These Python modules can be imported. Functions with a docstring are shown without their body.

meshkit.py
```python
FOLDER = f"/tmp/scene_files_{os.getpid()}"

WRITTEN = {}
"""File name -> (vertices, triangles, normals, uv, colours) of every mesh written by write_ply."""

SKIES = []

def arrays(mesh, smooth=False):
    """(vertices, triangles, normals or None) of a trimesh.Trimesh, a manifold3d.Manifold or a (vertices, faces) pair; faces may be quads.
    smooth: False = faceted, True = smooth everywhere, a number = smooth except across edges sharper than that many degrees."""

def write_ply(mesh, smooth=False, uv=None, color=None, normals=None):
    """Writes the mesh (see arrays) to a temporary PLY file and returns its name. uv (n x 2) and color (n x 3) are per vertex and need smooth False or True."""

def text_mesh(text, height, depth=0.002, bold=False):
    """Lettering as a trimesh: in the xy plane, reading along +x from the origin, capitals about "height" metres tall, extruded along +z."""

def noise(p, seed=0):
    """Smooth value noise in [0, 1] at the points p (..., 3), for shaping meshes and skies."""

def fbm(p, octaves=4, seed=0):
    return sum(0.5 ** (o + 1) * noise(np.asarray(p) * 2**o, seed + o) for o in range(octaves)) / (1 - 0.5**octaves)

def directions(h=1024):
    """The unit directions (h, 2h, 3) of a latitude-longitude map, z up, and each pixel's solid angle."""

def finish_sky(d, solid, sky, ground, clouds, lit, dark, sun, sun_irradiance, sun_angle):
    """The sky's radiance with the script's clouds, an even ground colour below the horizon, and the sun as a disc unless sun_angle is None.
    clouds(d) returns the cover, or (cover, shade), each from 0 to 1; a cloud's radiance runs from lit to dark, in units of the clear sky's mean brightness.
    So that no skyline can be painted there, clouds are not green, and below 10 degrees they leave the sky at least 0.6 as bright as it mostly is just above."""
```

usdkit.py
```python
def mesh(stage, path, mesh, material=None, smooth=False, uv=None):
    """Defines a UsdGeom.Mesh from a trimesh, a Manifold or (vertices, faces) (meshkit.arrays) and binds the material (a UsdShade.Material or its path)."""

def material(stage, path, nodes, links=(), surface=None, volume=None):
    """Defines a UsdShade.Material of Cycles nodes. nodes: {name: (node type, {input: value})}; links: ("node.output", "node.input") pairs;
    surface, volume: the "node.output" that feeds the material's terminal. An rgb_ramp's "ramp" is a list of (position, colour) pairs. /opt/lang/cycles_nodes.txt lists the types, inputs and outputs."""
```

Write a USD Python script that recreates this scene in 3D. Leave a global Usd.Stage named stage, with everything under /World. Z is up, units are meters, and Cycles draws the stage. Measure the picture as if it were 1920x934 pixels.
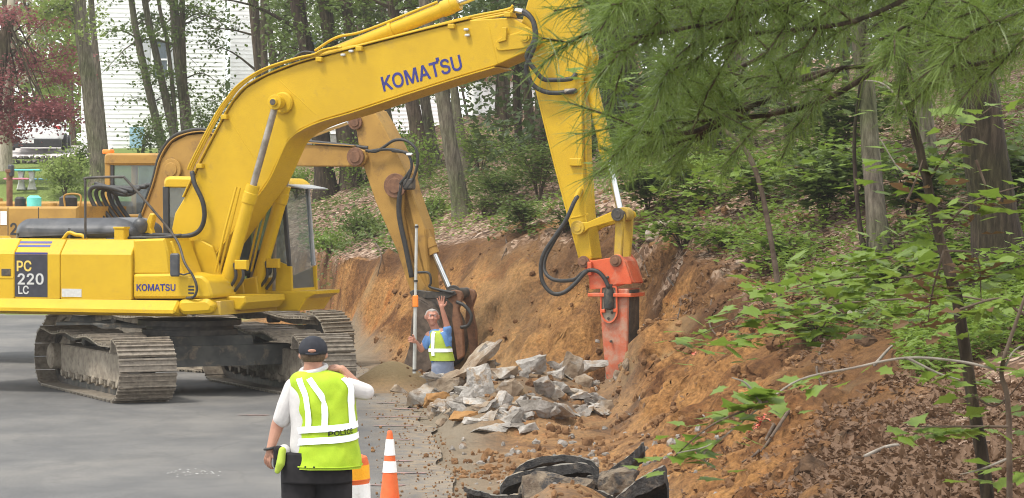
import math, random
import numpy as np, trimesh, usdkit, meshkit
import manifold3d as m3
import mapbox_earcut
from pxr import Usd, UsdGeom, UsdLux, UsdShade, Gf, Sdf, Vt

stage = Usd.Stage.CreateInMemory()
UsdGeom.SetStageUpAxis(stage, UsdGeom.Tokens.z)
UsdGeom.SetStageMetersPerUnit(stage, 1.0)
UsdGeom.Xform.Define(stage, '/World')
UsdGeom.Scope.Define(stage, '/World/Looks')
PI = math.pi
N = np.array

# ---------------------------------------------------------------- camera, sky, sun
FPX, EYE, PITCH = 5000.0, 2.8, math.atan(82 / 5000.0)      # a long lens, held just above the road bank
cam = UsdGeom.Camera.Define(stage, '/World/camera')
cam.CreateFocalLengthAttr(94.0)
cam.CreateHorizontalApertureAttr(94.0 * 1920 / FPX)
cam.CreateVerticalApertureAttr(94.0 * 934 / FPX)
cam.CreateClippingRangeAttr(Gf.Vec2f(0.1, 2000))
cam.CreateExposureAttr(0.95)
cam.CreateFStopAttr(20.0)
cam.CreateFocusDistanceAttr(34.0)
cam.AddTranslateOp().Set(Gf.Vec3d(0, 0, EYE))
cam.AddRotateXOp().Set(90 - math.degrees(PITCH))

SUN_AZ, SUN_EL = math.radians(-125), math.radians(62)       # azimuth from +y towards +x: behind the camera, to its left
sd = N([math.sin(SUN_AZ) * math.cos(SUN_EL), math.cos(SUN_AZ) * math.cos(SUN_EL), math.sin(SUN_EL)])
usdkit.material(stage, '/World/Looks/sky_look', {
    'sky': ('sky_texture', {'sky_type': 'single_scattering', 'sun_disc': False, 'sun_elevation': SUN_EL, 'sun_rotation': SUN_AZ, 'aerosol_density': 2.0}),
    'tc': ('texture_coordinate', {}),
    'nz': ('noise_texture', {'scale': 1.6, 'detail': 4.0, 'roughness': 0.55}),
    'rp': ('rgb_ramp', {'ramp': [(0.25, (0.72, 0.72, 0.72)), (0.7, (0.96, 0.96, 0.96))]}),
    'mx': ('mix', {'mix_type': 'mix', 'color2': (9.0, 9.2, 9.4)}),
    'bg': ('background_shader', {'strength': 0.12})},
    [('tc.generated', 'nz.vector'), ('nz.fac', 'rp.fac'), ('sky.color', 'mx.color1'), ('rp.color', 'mx.fac'), ('mx.color', 'bg.color')], surface='bg.background')
dome = UsdLux.DomeLight.Define(stage, '/World/sky')
UsdShade.MaterialBindingAPI.Apply(dome.GetPrim()).Bind(UsdShade.Material.Get(stage, '/World/Looks/sky_look'))
dome.GetPrim().SetCustomDataByKey('kind', 'structure')
sun = UsdLux.DistantLight.Define(stage, '/World/sun')
sun.CreateNormalizeAttr(True); sun.CreateIntensityAttr(0.55); sun.CreateAngleAttr(11.0); sun.CreateColorAttr(Gf.Vec3f(1, 0.95, 0.87))
zax = Gf.Vec3d(*map(float, sd))
sun.AddTransformOp().Set(Gf.Matrix4d(Gf.Rotation(Gf.Vec3d(0, 0, 1), zax), Gf.Vec3d(0, 0, 30)))

# ---------------------------------------------------------------- from a sight line to a place in the world
def ray(px, py):
    x, y = (px - 960) / FPX, (467 - py) / FPX
    return N([x, math.cos(PITCH) + y * math.sin(PITCH), -math.sin(PITCH) + y * math.cos(PITCH)])
def at(px, py, Y):
    d = ray(px, py); t = Y / d[1]
    return N([0, 0, EYE]) + d * t
def wx(px, Y): return (px - 960) / FPX * Y
class Frame:                                               # a thing's own axes: u forward, v to its left, w up
    def __init__(s, loc, rz):
        s.o, s.rz = N(loc, float), rz
        c, n = math.cos(rz), math.sin(rz)
        s.a, s.l = N([c, n, 0]), N([-n, c, 0])
    def uw(s, px, py, v):
        d = ray(px, py); p0 = N([0, 0, EYE]) - s.o
        t = (v - p0 @ s.l) / (d @ s.l); q = p0 + d * t
        return N([q @ s.a, q[2]])
    def poly(s, pts, v): return N([s.uw(x, y, v) for x, y in pts])
    def p3(s, px, py, v): q = s.uw(px, py, v); return N([q[0], v, q[1]])
    def loc(s, p):
        d = N(p) - s.o; return N([d @ s.a, d @ s.l, d[2]])

# ---------------------------------------------------------------- prims
_used = {}
def numbered(parent, name):
    k = (parent, name); n = _used.get(k, 0); _used[k] = n + 1
    return f'{parent}/{name}' + (f'_{n:03d}' if n else '')
def tag(p, label=None, cat=None, group=None, kind=None):
    p = p.GetPrim() if hasattr(p, 'GetPrim') else p
    for k, v in (('label', label), ('category', cat), ('group', group), ('kind', kind)):
        if v: p.SetCustomDataByKey(k, v)
    return p
def path_of(p): return p if isinstance(p, str) else str(p.GetPath())
def arr(m):
    if hasattr(m, 'to_mesh'):
        q = m.to_mesh(); return N(q.vert_properties[:, :3], float), N(q.tri_verts, int)
    if isinstance(m, (tuple, list)):
        v, f = N(m[0], float), N(m[1], int)
        if f.shape[1] == 4: f = np.vstack([f[:, [0, 1, 2]], f[:, [0, 2, 3]]])
        return v, f
    return N(m.vertices), N(m.faces)
def cat(*ms):
    vs, fs, n = [], [], 0
    for m in ms:
        v, f = arr(m); vs.append(v); fs.append(f + n); n += len(v)
    return np.vstack(vs), np.vstack(fs)
def obj(name, mesh, mat, parent='/World', smooth=False, label=None, cat=None, group=None, kind=None, attrs=None):
    path = numbered(path_of(parent), name)
    m = usdkit.mesh(stage, path, arr(mesh), M[mat], smooth=smooth)
    for k, a in (attrs or {}).items():
        a = np.asarray(a, np.float32)
        pv = UsdGeom.PrimvarsAPI(m).CreatePrimvar(k, Sdf.ValueTypeNames.Color3fArray, 'vertex')
        pv.Set(Vt.Vec3fArray.FromNumpy(a))
    return tag(m, label, cat, group, kind)
def thing(name, label, cat, loc=(0, 0, 0), rz=0.0, group=None):
    x = UsdGeom.Xform.Define(stage, numbered('/World', name))
    x.AddTranslateOp().Set(Gf.Vec3d(*map(float, loc)))
    if rz: x.AddRotateZOp().Set(math.degrees(rz))
    return tag(x, label, cat, group)

# ---------------------------------------------------------------- shapes
def inset(P, b):
    n = len(P); out = np.empty_like(P)
    for i in range(n):
        a, c, d = P[i - 1], P[i], P[(i + 1) % n]
        e1, e2 = c - a, d - c
        e1 = e1 / (np.linalg.norm(e1) + 1e-9); e2 = e2 / (np.linalg.norm(e2) + 1e-9)
        n1, n2 = N([-e1[1], e1[0]]), N([-e2[1], e2[0]])
        m = n1 + n2; k = max(0.35, 1 + n1 @ n2)
        out[i] = c + m * b / k
    return out
def area(P): x, y = P[:, 0], P[:, 1]; return 0.5 * np.sum(x * np.roll(y, -1) - np.roll(x, -1) * y)
def fixvol(v, f):
    a, b, c = v[f[:, 0]], v[f[:, 1]], v[f[:, 2]]
    return (v, f[:, ::-1]) if np.sum(a * np.cross(b, c)) < 0 else (v, f)
def prism(P, v0, v1, b=0.012):
    """outline in (u, w), thickness from v0 to v1, its two rims chamfered"""
    P = N(P, float)
    if area(P) < 0: P = P[::-1]
    b = min(b, abs(v1 - v0) * 0.45); n = len(P); Q = inset(P, b) if b > 0 else P
    lay = [(Q, v0), (P, v0 + b), (P, v1 - b), (Q, v1)] if b > 0 else [(P, v0), (P, v1)]
    V = np.vstack([np.c_[q[:, 0], np.full(n, y), q[:, 1]] for q, y in lay])
    cap = mapbox_earcut.triangulate_float64(Q, N([n], np.uint32)).reshape(-1, 3).astype(int)
    F = [cap, cap[:, ::-1] + n * (len(lay) - 1)]
    i = np.arange(n); j = (i + 1) % n
    for k in range(len(lay) - 1):
        A, B = k * n, (k + 1) * n
        F += [np.c_[A + i, B + j, A + j], np.c_[A + i, B + i, B + j]]
    return fixvol(V, np.vstack(F))
def prism_u(Pvw, u0, u1, b=0.012):
    v, f = prism(Pvw, u0, u1, b); return fixvol(v[:, [1, 0, 2]], f)
def prism_z(Pxy, z0, z1, b=0.0):
    v, f = prism(Pxy, z0, z1, b); return fixvol(v[:, [0, 2, 1]], f)
def box(u0, u1, v0, v1, w0, w1, b=0.012):
    return prism([(u0, w0), (u1, w0), (u1, w1), (u0, w1)], v0, v1, b)
def sph(p, r, n=12): return m3.Manifold.sphere(float(r), n).translate([float(t) for t in p])
def rbox(lo, hi, r=0.04, n=12):
    lo, hi = N(lo, float) + r, N(hi, float) - r
    return m3.Manifold.batch_hull([sph((x, y, z), r, n) for x in (lo[0], hi[0]) for y in (lo[1], hi[1]) for z in (lo[2], hi[2])])
def curve(pts, n=24):
    P = N(pts, float); m = len(P)
    if m < 3: return np.linspace(P[0], P[-1], n)
    Q = np.vstack([2 * P[0] - P[1], P, 2 * P[-1] - P[-2]]); out = []
    for t in np.linspace(0, m - 1 - 1e-9, n):
        i = int(t); s = t - i; a, b, c, d = Q[i:i + 4]
        out.append(0.5 * (2 * b + (c - a) * s + (2 * a - 5 * b + 4 * c - d) * s * s + (3 * b - a - 3 * c + d) * s ** 3))
    return N(out)
def tube(pts, r, n=8, cap=True):
    P = N(pts, float); k = len(P); r = np.broadcast_to(np.asarray(r, float), (k,)) if np.ndim(r) == 0 else np.interp(np.linspace(0, 1, k), np.linspace(0, 1, len(r)), r)
    T = np.gradient(P, axis=0); T /= np.linalg.norm(T, axis=1, keepdims=True) + 1e-12
    x = np.cross(T[0], [0, 0, 1.0])
    if np.linalg.norm(x) < 0.1: x = np.cross(T[0], [1.0, 0, 0])
    x /= np.linalg.norm(x); V = []; a = np.arange(n) * 2 * PI / n
    for i in range(k):
        x = x - T[i] * (x @ T[i]); x /= np.linalg.norm(x) + 1e-12; y = np.cross(T[i], x)
        V.append(P[i] + r[i] * (np.outer(np.cos(a), x) + np.outer(np.sin(a), y)))
    V = np.vstack(V); F = []; i = np.arange(n); j = (i + 1) % n
    for q in range(k - 1):
        A, B = q * n, q * n + n
        F += [np.c_[A + i, A + j, B + j], np.c_[A + i, B + j, B + i]]
    if cap:
        c0, c1 = len(V), len(V) + 1; V = np.vstack([V, P[0], P[-1]])
        F += [np.c_[np.full(n, c0), j, i], np.c_[np.full(n, c1), (k - 1) * n + i, (k - 1) * n + j]]
    return V, np.vstack(F)
def cyl(p, q, r, n=20, ch=0.006):
    p, q = N(p, float), N(q, float); d = q - p; L = np.linalg.norm(d); d /= L; ch = min(ch, L * 0.3, r * 0.5)
    P = [p, p + d * ch, q - d * ch, q]
    V, F = tube_exact(P, [r - ch, r, r, r - ch], d, n); return V, F
def tube_exact(P, R, d, n):
    x = np.cross(d, [0, 0, 1.0])
    if np.linalg.norm(x) < 0.1: x = np.cross(d, [1.0, 0, 0])
    x /= np.linalg.norm(x); y = np.cross(d, x); a = np.arange(n) * 2 * PI / n
    V = np.vstack([N(p) + r * (np.outer(np.cos(a), x) + np.outer(np.sin(a), y)) for p, r in zip(P, R)]); k = len(P)
    F = []; i = np.arange(n); j = (i + 1) % n
    for q in range(k - 1):
        A, B = q * n, q * n + n
        F += [np.c_[A + i, A + j, B + j], np.c_[A + i, B + j, B + i]]
    c0, c1 = len(V), len(V) + 1; V = np.vstack([V, N(P[0]), N(P[-1])])
    F += [np.c_[np.full(n, c0), j, i], np.c_[np.full(n, c1), (k - 1) * n + i, (k - 1) * n + j]]
    return V, np.vstack(F)
def lathe(p, d, prof, n=24):
    """profile of (along, radius) turned about the axis d through p"""
    d = N(d, float) / np.linalg.norm(d)
    return tube_exact([N(p) + d * a for a, _ in prof], [r for _, r in prof], d, n)
def ring_yw(P, r_out, r_in, v0, v1, n=20):
    a = np.arange(n) * 2 * PI / n
    o = np.c_[np.cos(a), np.sin(a)]
    V = np.vstack([np.c_[P[0] + o[:, 0] * r, np.full(n, v), P[1] + o[:, 1] * r] for r, v in ((r_out, v0), (r_out, v1), (r_in, v1), (r_in, v0))])
    i = np.arange(n); j = (i + 1) % n; F = []
    for k in range(4):
        A, B = k * n, ((k + 1) % 4) * n
        F += [np.c_[A + i, B + j, A + j], np.c_[A + i, B + i, B + j]]
    return V, np.vstack(F)
def roundpoly(P, r=0.05, n=4):
    """outline with its corners rounded"""
    P = N(P, float); out = []; m = len(P)
    for i in range(m):
        a, c, d = P[i - 1], P[i], P[(i + 1) % m]
        l1, l2 = np.linalg.norm(a - c), np.linalg.norm(d - c); k1, k2 = min(r, l1 * 0.45), min(r, l2 * 0.45)
        A, B = c + (a - c) / l1 * k1, c + (d - c) / l2 * k2
        for t in np.linspace(0, 1, n): out.append((1 - t) ** 2 * A + 2 * t * (1 - t) * c + t * t * B)
    return N(out)
def lettering(text, height, e1, o, ndir, depth=0.004, bold=True, width=None):
    """flat letters: baseline start o, reading along e1, standing proud along ndir"""
    m = meshkit.text_mesh(text, height, depth, bold); v = N(m.vertices)
    if width: v[:, 0] *= width / v[:, 0].max()
    e1 = N(e1, float) / np.linalg.norm(e1); nd = N(ndir, float) / np.linalg.norm(ndir); e2 = np.cross(nd, e1)
    return N(o) + v[:, :1] * e1 + v[:, 1:2] * e2 + v[:, 2:] * nd, N(m.faces)
def bones(L, edge=0.02, it=8, n=14):
    """one smooth skin over tapering bones (p, r, q, s)"""
    parts = [m3.Manifold.batch_hull([sph(p, r, n), sph(q, s, n)]) for p, r, q, s in L]
    m = m3.Manifold.batch_boolean(parts, m3.OpType.Add).refine_to_length(edge)
    v, f = arr(m); t = trimesh.Trimesh(v, f, process=True)
    trimesh.smoothing.filter_taubin(t, lamb=0.5, nu=0.52, iterations=it)
    return N(t.vertices), N(t.faces)

# ---------------------------------------------------------------- materials
M = {}
def mat(name, nodes, links, surface='p.BSDF', volume=None):
    M[name] = usdkit.material(stage, f'/World/Looks/{name}', nodes, links, surface=surface, volume=volume)
def noisy(name, c1, c2, scale=6, rough=0.6, spec=0.4, metal=0, detail=4, lo=0.35, hi=0.65, bump=0.0, bscale=40, c3=None, scale3=30, t3=(0.55, 0.7), coord='position', rrange=None):
    nodes = {'g': ('geometry', {}), 't': ('texture_coordinate', {}), 'n': ('noise_texture', {'scale': scale, 'detail': detail, 'roughness': 0.6}),
             'r': ('rgb_ramp', {'ramp': [(lo, c1), (hi, c2)]}),
             'p': ('principled_bsdf', {'roughness': rough, 'metallic': metal, 'specular_ior_level': spec})}
    src = 'g.position' if coord == 'position' else 't.object'
    links = [(src, 'n.vector'), ('n.fac', 'r.fac')]; last = 'r.color'
    if c3 is not None:
        nodes.update({'n3': ('noise_texture', {'scale': scale3, 'detail': 6.0, 'roughness': 0.7}), 'r3': ('rgb_ramp', {'ramp': [(t3[0], (0, 0, 0)), (t3[1], (1, 1, 1))]}), 'm3': ('mix', {'color2': c3})})
        links += [(src, 'n3.vector'), ('n3.fac', 'r3.fac'), (last, 'm3.color1'), ('r3.color', 'm3.fac')]; last = 'm3.color'
    links.append((last, 'p.base_color'))
    if bump:
        nodes.update({'nb': ('noise_texture', {'scale': bscale, 'detail': 4.0}), 'b': ('bump', {'strength': bump, 'distance': 0.02})})
        links += [(src, 'nb.vector'), ('nb.fac', 'b.height'), ('b.normal', 'p.normal')]
    if rrange:
        nodes['mr'] = ('map_range', {'from_min': 0.3, 'from_max': 0.7, 'to_min': rrange[0], 'to_max': rrange[1]}); links += [('n.fac', 'mr.value'), ('mr.result', 'p.roughness')]
    mat(name, nodes, links)
def leafy(name, c1, c2, c3, trans=0.35, rough=0.5):
    mat(name, {'g': ('geometry', {}), 'r': ('rgb_ramp', {'ramp': [(0, c1), (0.5, c2), (1, c3)]}),
               'p': ('principled_bsdf', {'roughness': rough, 'specular_ior_level': 0.35}), 'tr': ('translucent_bsdf', {}), 'mx': ('mix_closure', {'fac': trans})},
        [('g.random_per_island', 'r.fac'), ('r.color', 'p.base_color'), ('r.color', 'tr.color'), ('p.BSDF', 'mx.closure1'), ('tr.BSDF', 'mx.closure2')], surface='mx.closure')

Y1 = (0.66, 0.42, 0.012)
noisy('yellow_paint', (0.455, 0.282, 0.007), (0.525, 0.332, 0.009), 1.3, 0.42, 0.3, c3=(0.26, 0.165, 0.05), scale3=5.0, t3=(0.6, 0.9), rrange=(0.34, 0.6), bump=0.06, bscale=14)
noisy('yellow_paint_dusty', (0.40, 0.26, 0.03), (0.48, 0.31, 0.02), 4, 0.55, 0.4, c3=(0.33, 0.22, 0.08), scale3=5.0, t3=(0.5, 0.75))
noisy('tan_paint', (0.28, 0.155, 0.035), (0.37, 0.212, 0.046), 1.8, 0.6, 0.3, c3=(0.12, 0.07, 0.035), scale3=2.6, t3=(0.55, 0.76))
noisy('orange_paint', (0.50, 0.075, 0.022), (0.58, 0.105, 0.034), 5, 0.45, 0.4, c3=(0.42, 0.24, 0.15), scale3=4.0, t3=(0.5, 0.8))
noisy('orange_paint_worn', (0.36, 0.115, 0.065), (0.46, 0.1, 0.042), 6, 0.6, 0.3, c3=(0.36, 0.25, 0.18), scale3=7.0, t3=(0.42, 0.7))
noisy('dark_steel', (0.03, 0.028, 0.025), (0.075, 0.065, 0.055), 8, 0.55, 0.4, 0.2, c3=(0.16, 0.12, 0.08), scale3=6, t3=(0.55, 0.8))
noisy('undercarriage_steel', (0.035, 0.035, 0.033), (0.07, 0.068, 0.06), 4, 0.6, 0.3, 0.1, c3=(0.2, 0.155, 0.105), scale3=5, t3=(0.52, 0.75))
noisy('track_steel', (0.15, 0.125, 0.097), (0.27, 0.23, 0.18), 14, 0.5, 0.45, 0.3, c3=(0.075, 0.06, 0.05), scale3=9, t3=(0.55, 0.75))
noisy('dusty_steel', (0.2, 0.165, 0.125), (0.3, 0.26, 0.2), 7, 0.7, 0.2, c3=(0.1, 0.08, 0.06), scale3=12, t3=(0.5, 0.75))
noisy('rusty_steel', (0.12, 0.06, 0.035), (0.2, 0.1, 0.055), 12, 0.7, 0.3)
noisy('chrome', (0.62, 0.62, 0.62), (0.7, 0.7, 0.7), 4, 0.22, 0.5, 1.0)
noisy('rod_steel', (0.2, 0.175, 0.14), (0.38, 0.34, 0.29), 5, 0.4, 0.5, 0.7)
noisy('rubber', (0.018, 0.018, 0.018), (0.035, 0.033, 0.03), 20, 0.55, 0.4)
noisy('black_plastic', (0.03, 0.032, 0.035), (0.055, 0.056, 0.06), 5, 0.42, 0.5, c3=(0.12, 0.11, 0.1), scale3=3, t3=(0.55, 0.85))
noisy('grey_plastic', (0.25, 0.26, 0.27), (0.33, 0.34, 0.35), 6, 0.5, 0.4)
noisy('cab_black', (0.02, 0.02, 0.021), (0.035, 0.035, 0.036), 9, 0.5, 0.4)
noisy('decal_dark', (0.022, 0.022, 0.03), (0.035, 0.034, 0.045), 9, 0.45, 0.4)
noisy('decal_blue', (0.035, 0.04, 0.17), (0.05, 0.055, 0.2), 9, 0.45, 0.4)
noisy('logo_blue', (0.02, 0.02, 0.15), (0.03, 0.03, 0.19), 9, 0.5, 0.4)
noisy('decal_grey', (0.42, 0.42, 0.40), (0.5, 0.5, 0.48), 30, 0.5, 0.4)
noisy('decal_white', (0.62, 0.62, 0.6), (0.7, 0.7, 0.68), 30, 0.5, 0.4)
noisy('gold_text', (0.6, 0.42, 0.09), (0.66, 0.47, 0.1), 30, 0.5, 0.4)
noisy('beacon_orange', (0.8, 0.2, 0.02), (0.85, 0.24, 0.03), 30, 0.3, 0.5)
mat('cab_glass', {'tr': ('transparent_bsdf', {'color': (0.42, 0.49, 0.48)}), 'gl': ('glossy_bsdf', {'color': (0.9, 0.95, 0.95), 'roughness': 0.04}), 'f': ('fresnel', {'IOR': 1.6}), 'df': ('diffuse_bsdf', {'color': (0.24, 0.27, 0.27)}), 'm1': ('mix_closure', {}), 'm2': ('mix_closure', {'fac': 0.16})},
    [('tr.BSDF', 'm1.closure1'), ('gl.BSDF', 'm1.closure2'), ('f.fac', 'm1.fac'), ('m1.closure', 'm2.closure1'), ('df.BSDF', 'm2.closure2')], surface='m2.closure')
noisy('teal_paint', (0.10, 0.5, 0.46), (0.14, 0.58, 0.53), 6, 0.5, 0.4)
# ================================================================ THE SETTING
mat('ground_look', {
    'g': ('geometry', {}), 'mk': ('attribute', {'attribute': 'mask'}), 'tn': ('attribute', {'attribute': 'tone'}),
    'sm': ('separate_color', {}), 'st': ('separate_color', {}),
    'n1': ('noise_texture', {'scale': 0.75, 'distortion': 0.6, 'detail': 6.0, 'roughness': 0.65}), 'd1': ('rgb_ramp', {'ramp': [(0.30, (0.07, 0.03, 0.014)), (0.41, (0.13, 0.06, 0.024)), (0.5, (0.225, 0.112, 0.042)), (0.58, (0.29, 0.152, 0.055)), (0.66, (0.28, 0.112, 0.032)), (0.75, (0.19, 0.078, 0.03))]}),
    'n2': ('noise_texture', {'scale': 17.0, 'detail': 7.0, 'roughness': 0.72}), 'd2': ('rgb_ramp', {'ramp': [(0.3, (0.35, 0.32, 0.30)), (0.5, (0.95, 0.95, 0.95)), (0.72, (1.6, 1.55, 1.45))]}),
    'dm': ('mix', {'mix_type': 'multiply', 'fac': 1.0}), 'sand': ('mix', {'color2': (0.36, 0.265, 0.14)}), 'dark': ('mix', {'color2': (0.075, 0.042, 0.024)}), 'grey': ('mix', {'color2': (0.2, 0.165, 0.12)}),
    'v': ('voronoi_texture', {'scale': 13.0}), 'vs': ('separate_color', {}), 'lr': ('rgb_ramp', {'ramp': [(0, (0.06, 0.038, 0.026)), (0.45, (0.16, 0.10, 0.066)), (0.8, (0.31, 0.21, 0.15)), (1, (0.44, 0.34, 0.26))]}),
    'n4': ('noise_texture', {'scale': 24.0, 'detail': 5.0, 'roughness': 0.7}), 'gr': ('rgb_ramp', {'ramp': [(0.3, (0.08, 0.11, 0.03)), (0.55, (0.17, 0.22, 0.06)), (0.75, (0.24, 0.28, 0.1))]}),
    'm1': ('mix', {}), 'm2': ('mix', {}),
    'nb': ('noise_texture', {'scale': 11.0, 'detail': 8.0, 'roughness': 0.7}), 'b': ('bump', {'strength': 0.9, 'distance': 0.07}),
    'p': ('principled_bsdf', {'roughness': 0.95, 'specular_ior_level': 0.1})},
    [('g.position', 'n1.vector'), ('g.position', 'n2.vector'), ('g.position', 'v.vector'), ('g.position', 'n4.vector'), ('g.position', 'nb.vector'),
     ('n1.fac', 'd1.fac'), ('n2.fac', 'd2.fac'), ('d1.color', 'dm.color1'), ('d2.color', 'dm.color2'),
     ('mk.color', 'sm.color'), ('tn.color', 'st.color'), ('dm.color', 'sand.color1'), ('st.r', 'sand.fac'), ('sand.color', 'dark.color1'), ('st.g', 'dark.fac'), ('dark.color', 'grey.color1'), ('st.b', 'grey.fac'),
     ('v.color', 'vs.color'), ('vs.r', 'lr.fac'), ('n4.fac', 'gr.fac'),
     ('grey.color', 'm1.color1'), ('lr.color', 'm1.color2'), ('sm.g', 'm1.fac'), ('m1.color', 'm2.color1'), ('gr.color', 'm2.color2'), ('sm.b', 'm2.fac'),
     ('m2.color', 'p.base_color'), ('nb.fac', 'b.height'), ('b.normal', 'p.normal')])
mat('asphalt', {
    'g': ('geometry', {}), 'n': ('noise_texture', {'scale': 0.35, 'detail': 5.0, 'roughness': 0.6}), 'r': ('rgb_ramp', {'ramp': [(0.3, (0.066, 0.066, 0.067)), (0.5, (0.098, 0.096, 0.093)), (0.7, (0.14, 0.133, 0.122))]}),
    'mp': ('mapping', {'scale': (0.9, 0.45, 1)}), 'ns': ('noise_texture', {'scale': 1.2, 'detail': 4.0}), 'rs': ('rgb_ramp', {'ramp': [(0.42, (1.1, 1.08, 1.05)), (0.56, (0.72, 0.72, 0.73)), (0.66, (1.0, 0.98, 0.95))]}), 'm': ('mix', {'mix_type': 'multiply', 'fac': 0.5}),
    'nf': ('noise_texture', {'scale': 90.0, 'detail': 3.0}), 'rf': ('rgb_ramp', {'ramp': [(0.33, (0.55, 0.55, 0.55)), (0.67, (1.5, 1.5, 1.5))]}), 'm2': ('mix', {'mix_type': 'multiply', 'fac': 0.7}),
    'nw': ('noise_texture', {'scale': 1.1, 'detail': 3.0}), 'wv': ('mix', {'mix_type': 'add', 'fac': 0.6}), 'vc': ('voronoi_texture', {'feature': 'distance_to_edge', 'scale': 0.42}), 'rc': ('rgb_ramp', {'ramp': [(0, (0.5, 0.5, 0.5)), (0.004, (0.55, 0.55, 0.55)), (0.012, (1, 1, 1)), (1, (1, 1, 1))]}), 'mc': ('mix', {'mix_type': 'multiply', 'fac': 0.22}),
    'tn': ('attribute', {'attribute': 'tone'}), 'st': ('separate_color', {}), 'nd': ('noise_texture', {'scale': 5.0, 'detail': 6.0, 'roughness': 0.7}), 'rd': ('rgb_ramp', {'ramp': [(0.35, (0, 0, 0)), (0.62, (1, 1, 1))]}), 'md': ('mix', {'mix_type': 'multiply', 'fac': 1.0}), 'm3': ('mix', {'color2': (0.22, 0.165, 0.105)}),
    'p': ('principled_bsdf', {'roughness': 0.82, 'specular_ior_level': 0.3}), 'b': ('bump', {'strength': 0.35, 'distance': 0.006})},
    [('g.position', 'n.vector'), ('n.fac', 'r.fac'), ('g.position', 'mp.vector'), ('mp.vector', 'ns.vector'), ('ns.fac', 'rs.fac'), ('r.color', 'm.color1'), ('rs.color', 'm.color2'),
     ('g.position', 'nf.vector'), ('nf.fac', 'rf.fac'), ('m.color', 'm2.color1'), ('rf.color', 'm2.color2'), ('tn.color', 'st.color'), ('g.position', 'nd.vector'), ('nd.fac', 'rd.fac'),
     ('tn.color', 'md.color1'), ('rd.color', 'md.color2'), ('md.color', 'm3.fac'), ('g.position', 'nw.vector'), ('g.position', 'wv.color1'), ('nw.color', 'wv.color2'), ('wv.color', 'vc.vector'), ('vc.distance', 'rc.fac'), ('m2.color', 'mc.color1'), ('rc.color', 'mc.color2'), ('mc.color', 'm3.color1'), ('m3.color', 'p.base_color'), ('nf.fac', 'b.height'), ('b.normal', 'p.normal')])
noisy('red_spray', (0.24, 0.14, 0.122), (0.28, 0.165, 0.145), 20, 0.8, 0.2, c3=(0.12, 0.115, 0.11), scale3=8, t3=(0.42, 0.6))
noisy('pink_spray', (0.75, 0.09, 0.09), (0.8, 0.14, 0.13), 20, 0.8, 0.2, c3=(0.36, 0.18, 0.1), scale3=14, t3=(0.42, 0.55))
noisy('driveway_look', (0.42, 0.385, 0.37), (0.5, 0.47, 0.45), 2, 0.9, 0.2)

K_ = lambda Y, ys, vs: np.interp(Y, ys, vs)
XR_Y, XR_X = [-20, 15, 25.5, 33.7, 40.6, 46, 55, 62, 66, 69, 71, 72, 75], [0.5, 0.1, -0.51, -1.08, -1.7, -2.6, -3.8, -4.9, -8, -14, -25, -60, -300]
def road_edge(Y): return K_(Y, XR_Y, XR_X)
def toe(Y): return K_(Y, [-20, 15, 25, 31, 35, 38, 40.5, 43, 46, 50, 60, 75, 90], [1.2, 1.05, 1.15, 1.15, 1.3, 1.75, 1.45, -0.1, -1.5, -2.75, -4.5, -8, -14])
def edge_x(Y): return K_(Y, [-20, 0, 12, 17, 20, 24, 28, 30, 33, 36, 40, 44, 48, 52, 56, 62, 75, 90], [1.9, 1.7, 1.75, 2.2, 2.65, 3.3, 3.75, 3.65, 3.1, 2.75, 2.4, 1.35, 0.1, -1.65, -3.5, -5.6, -9.5, -16])
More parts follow.
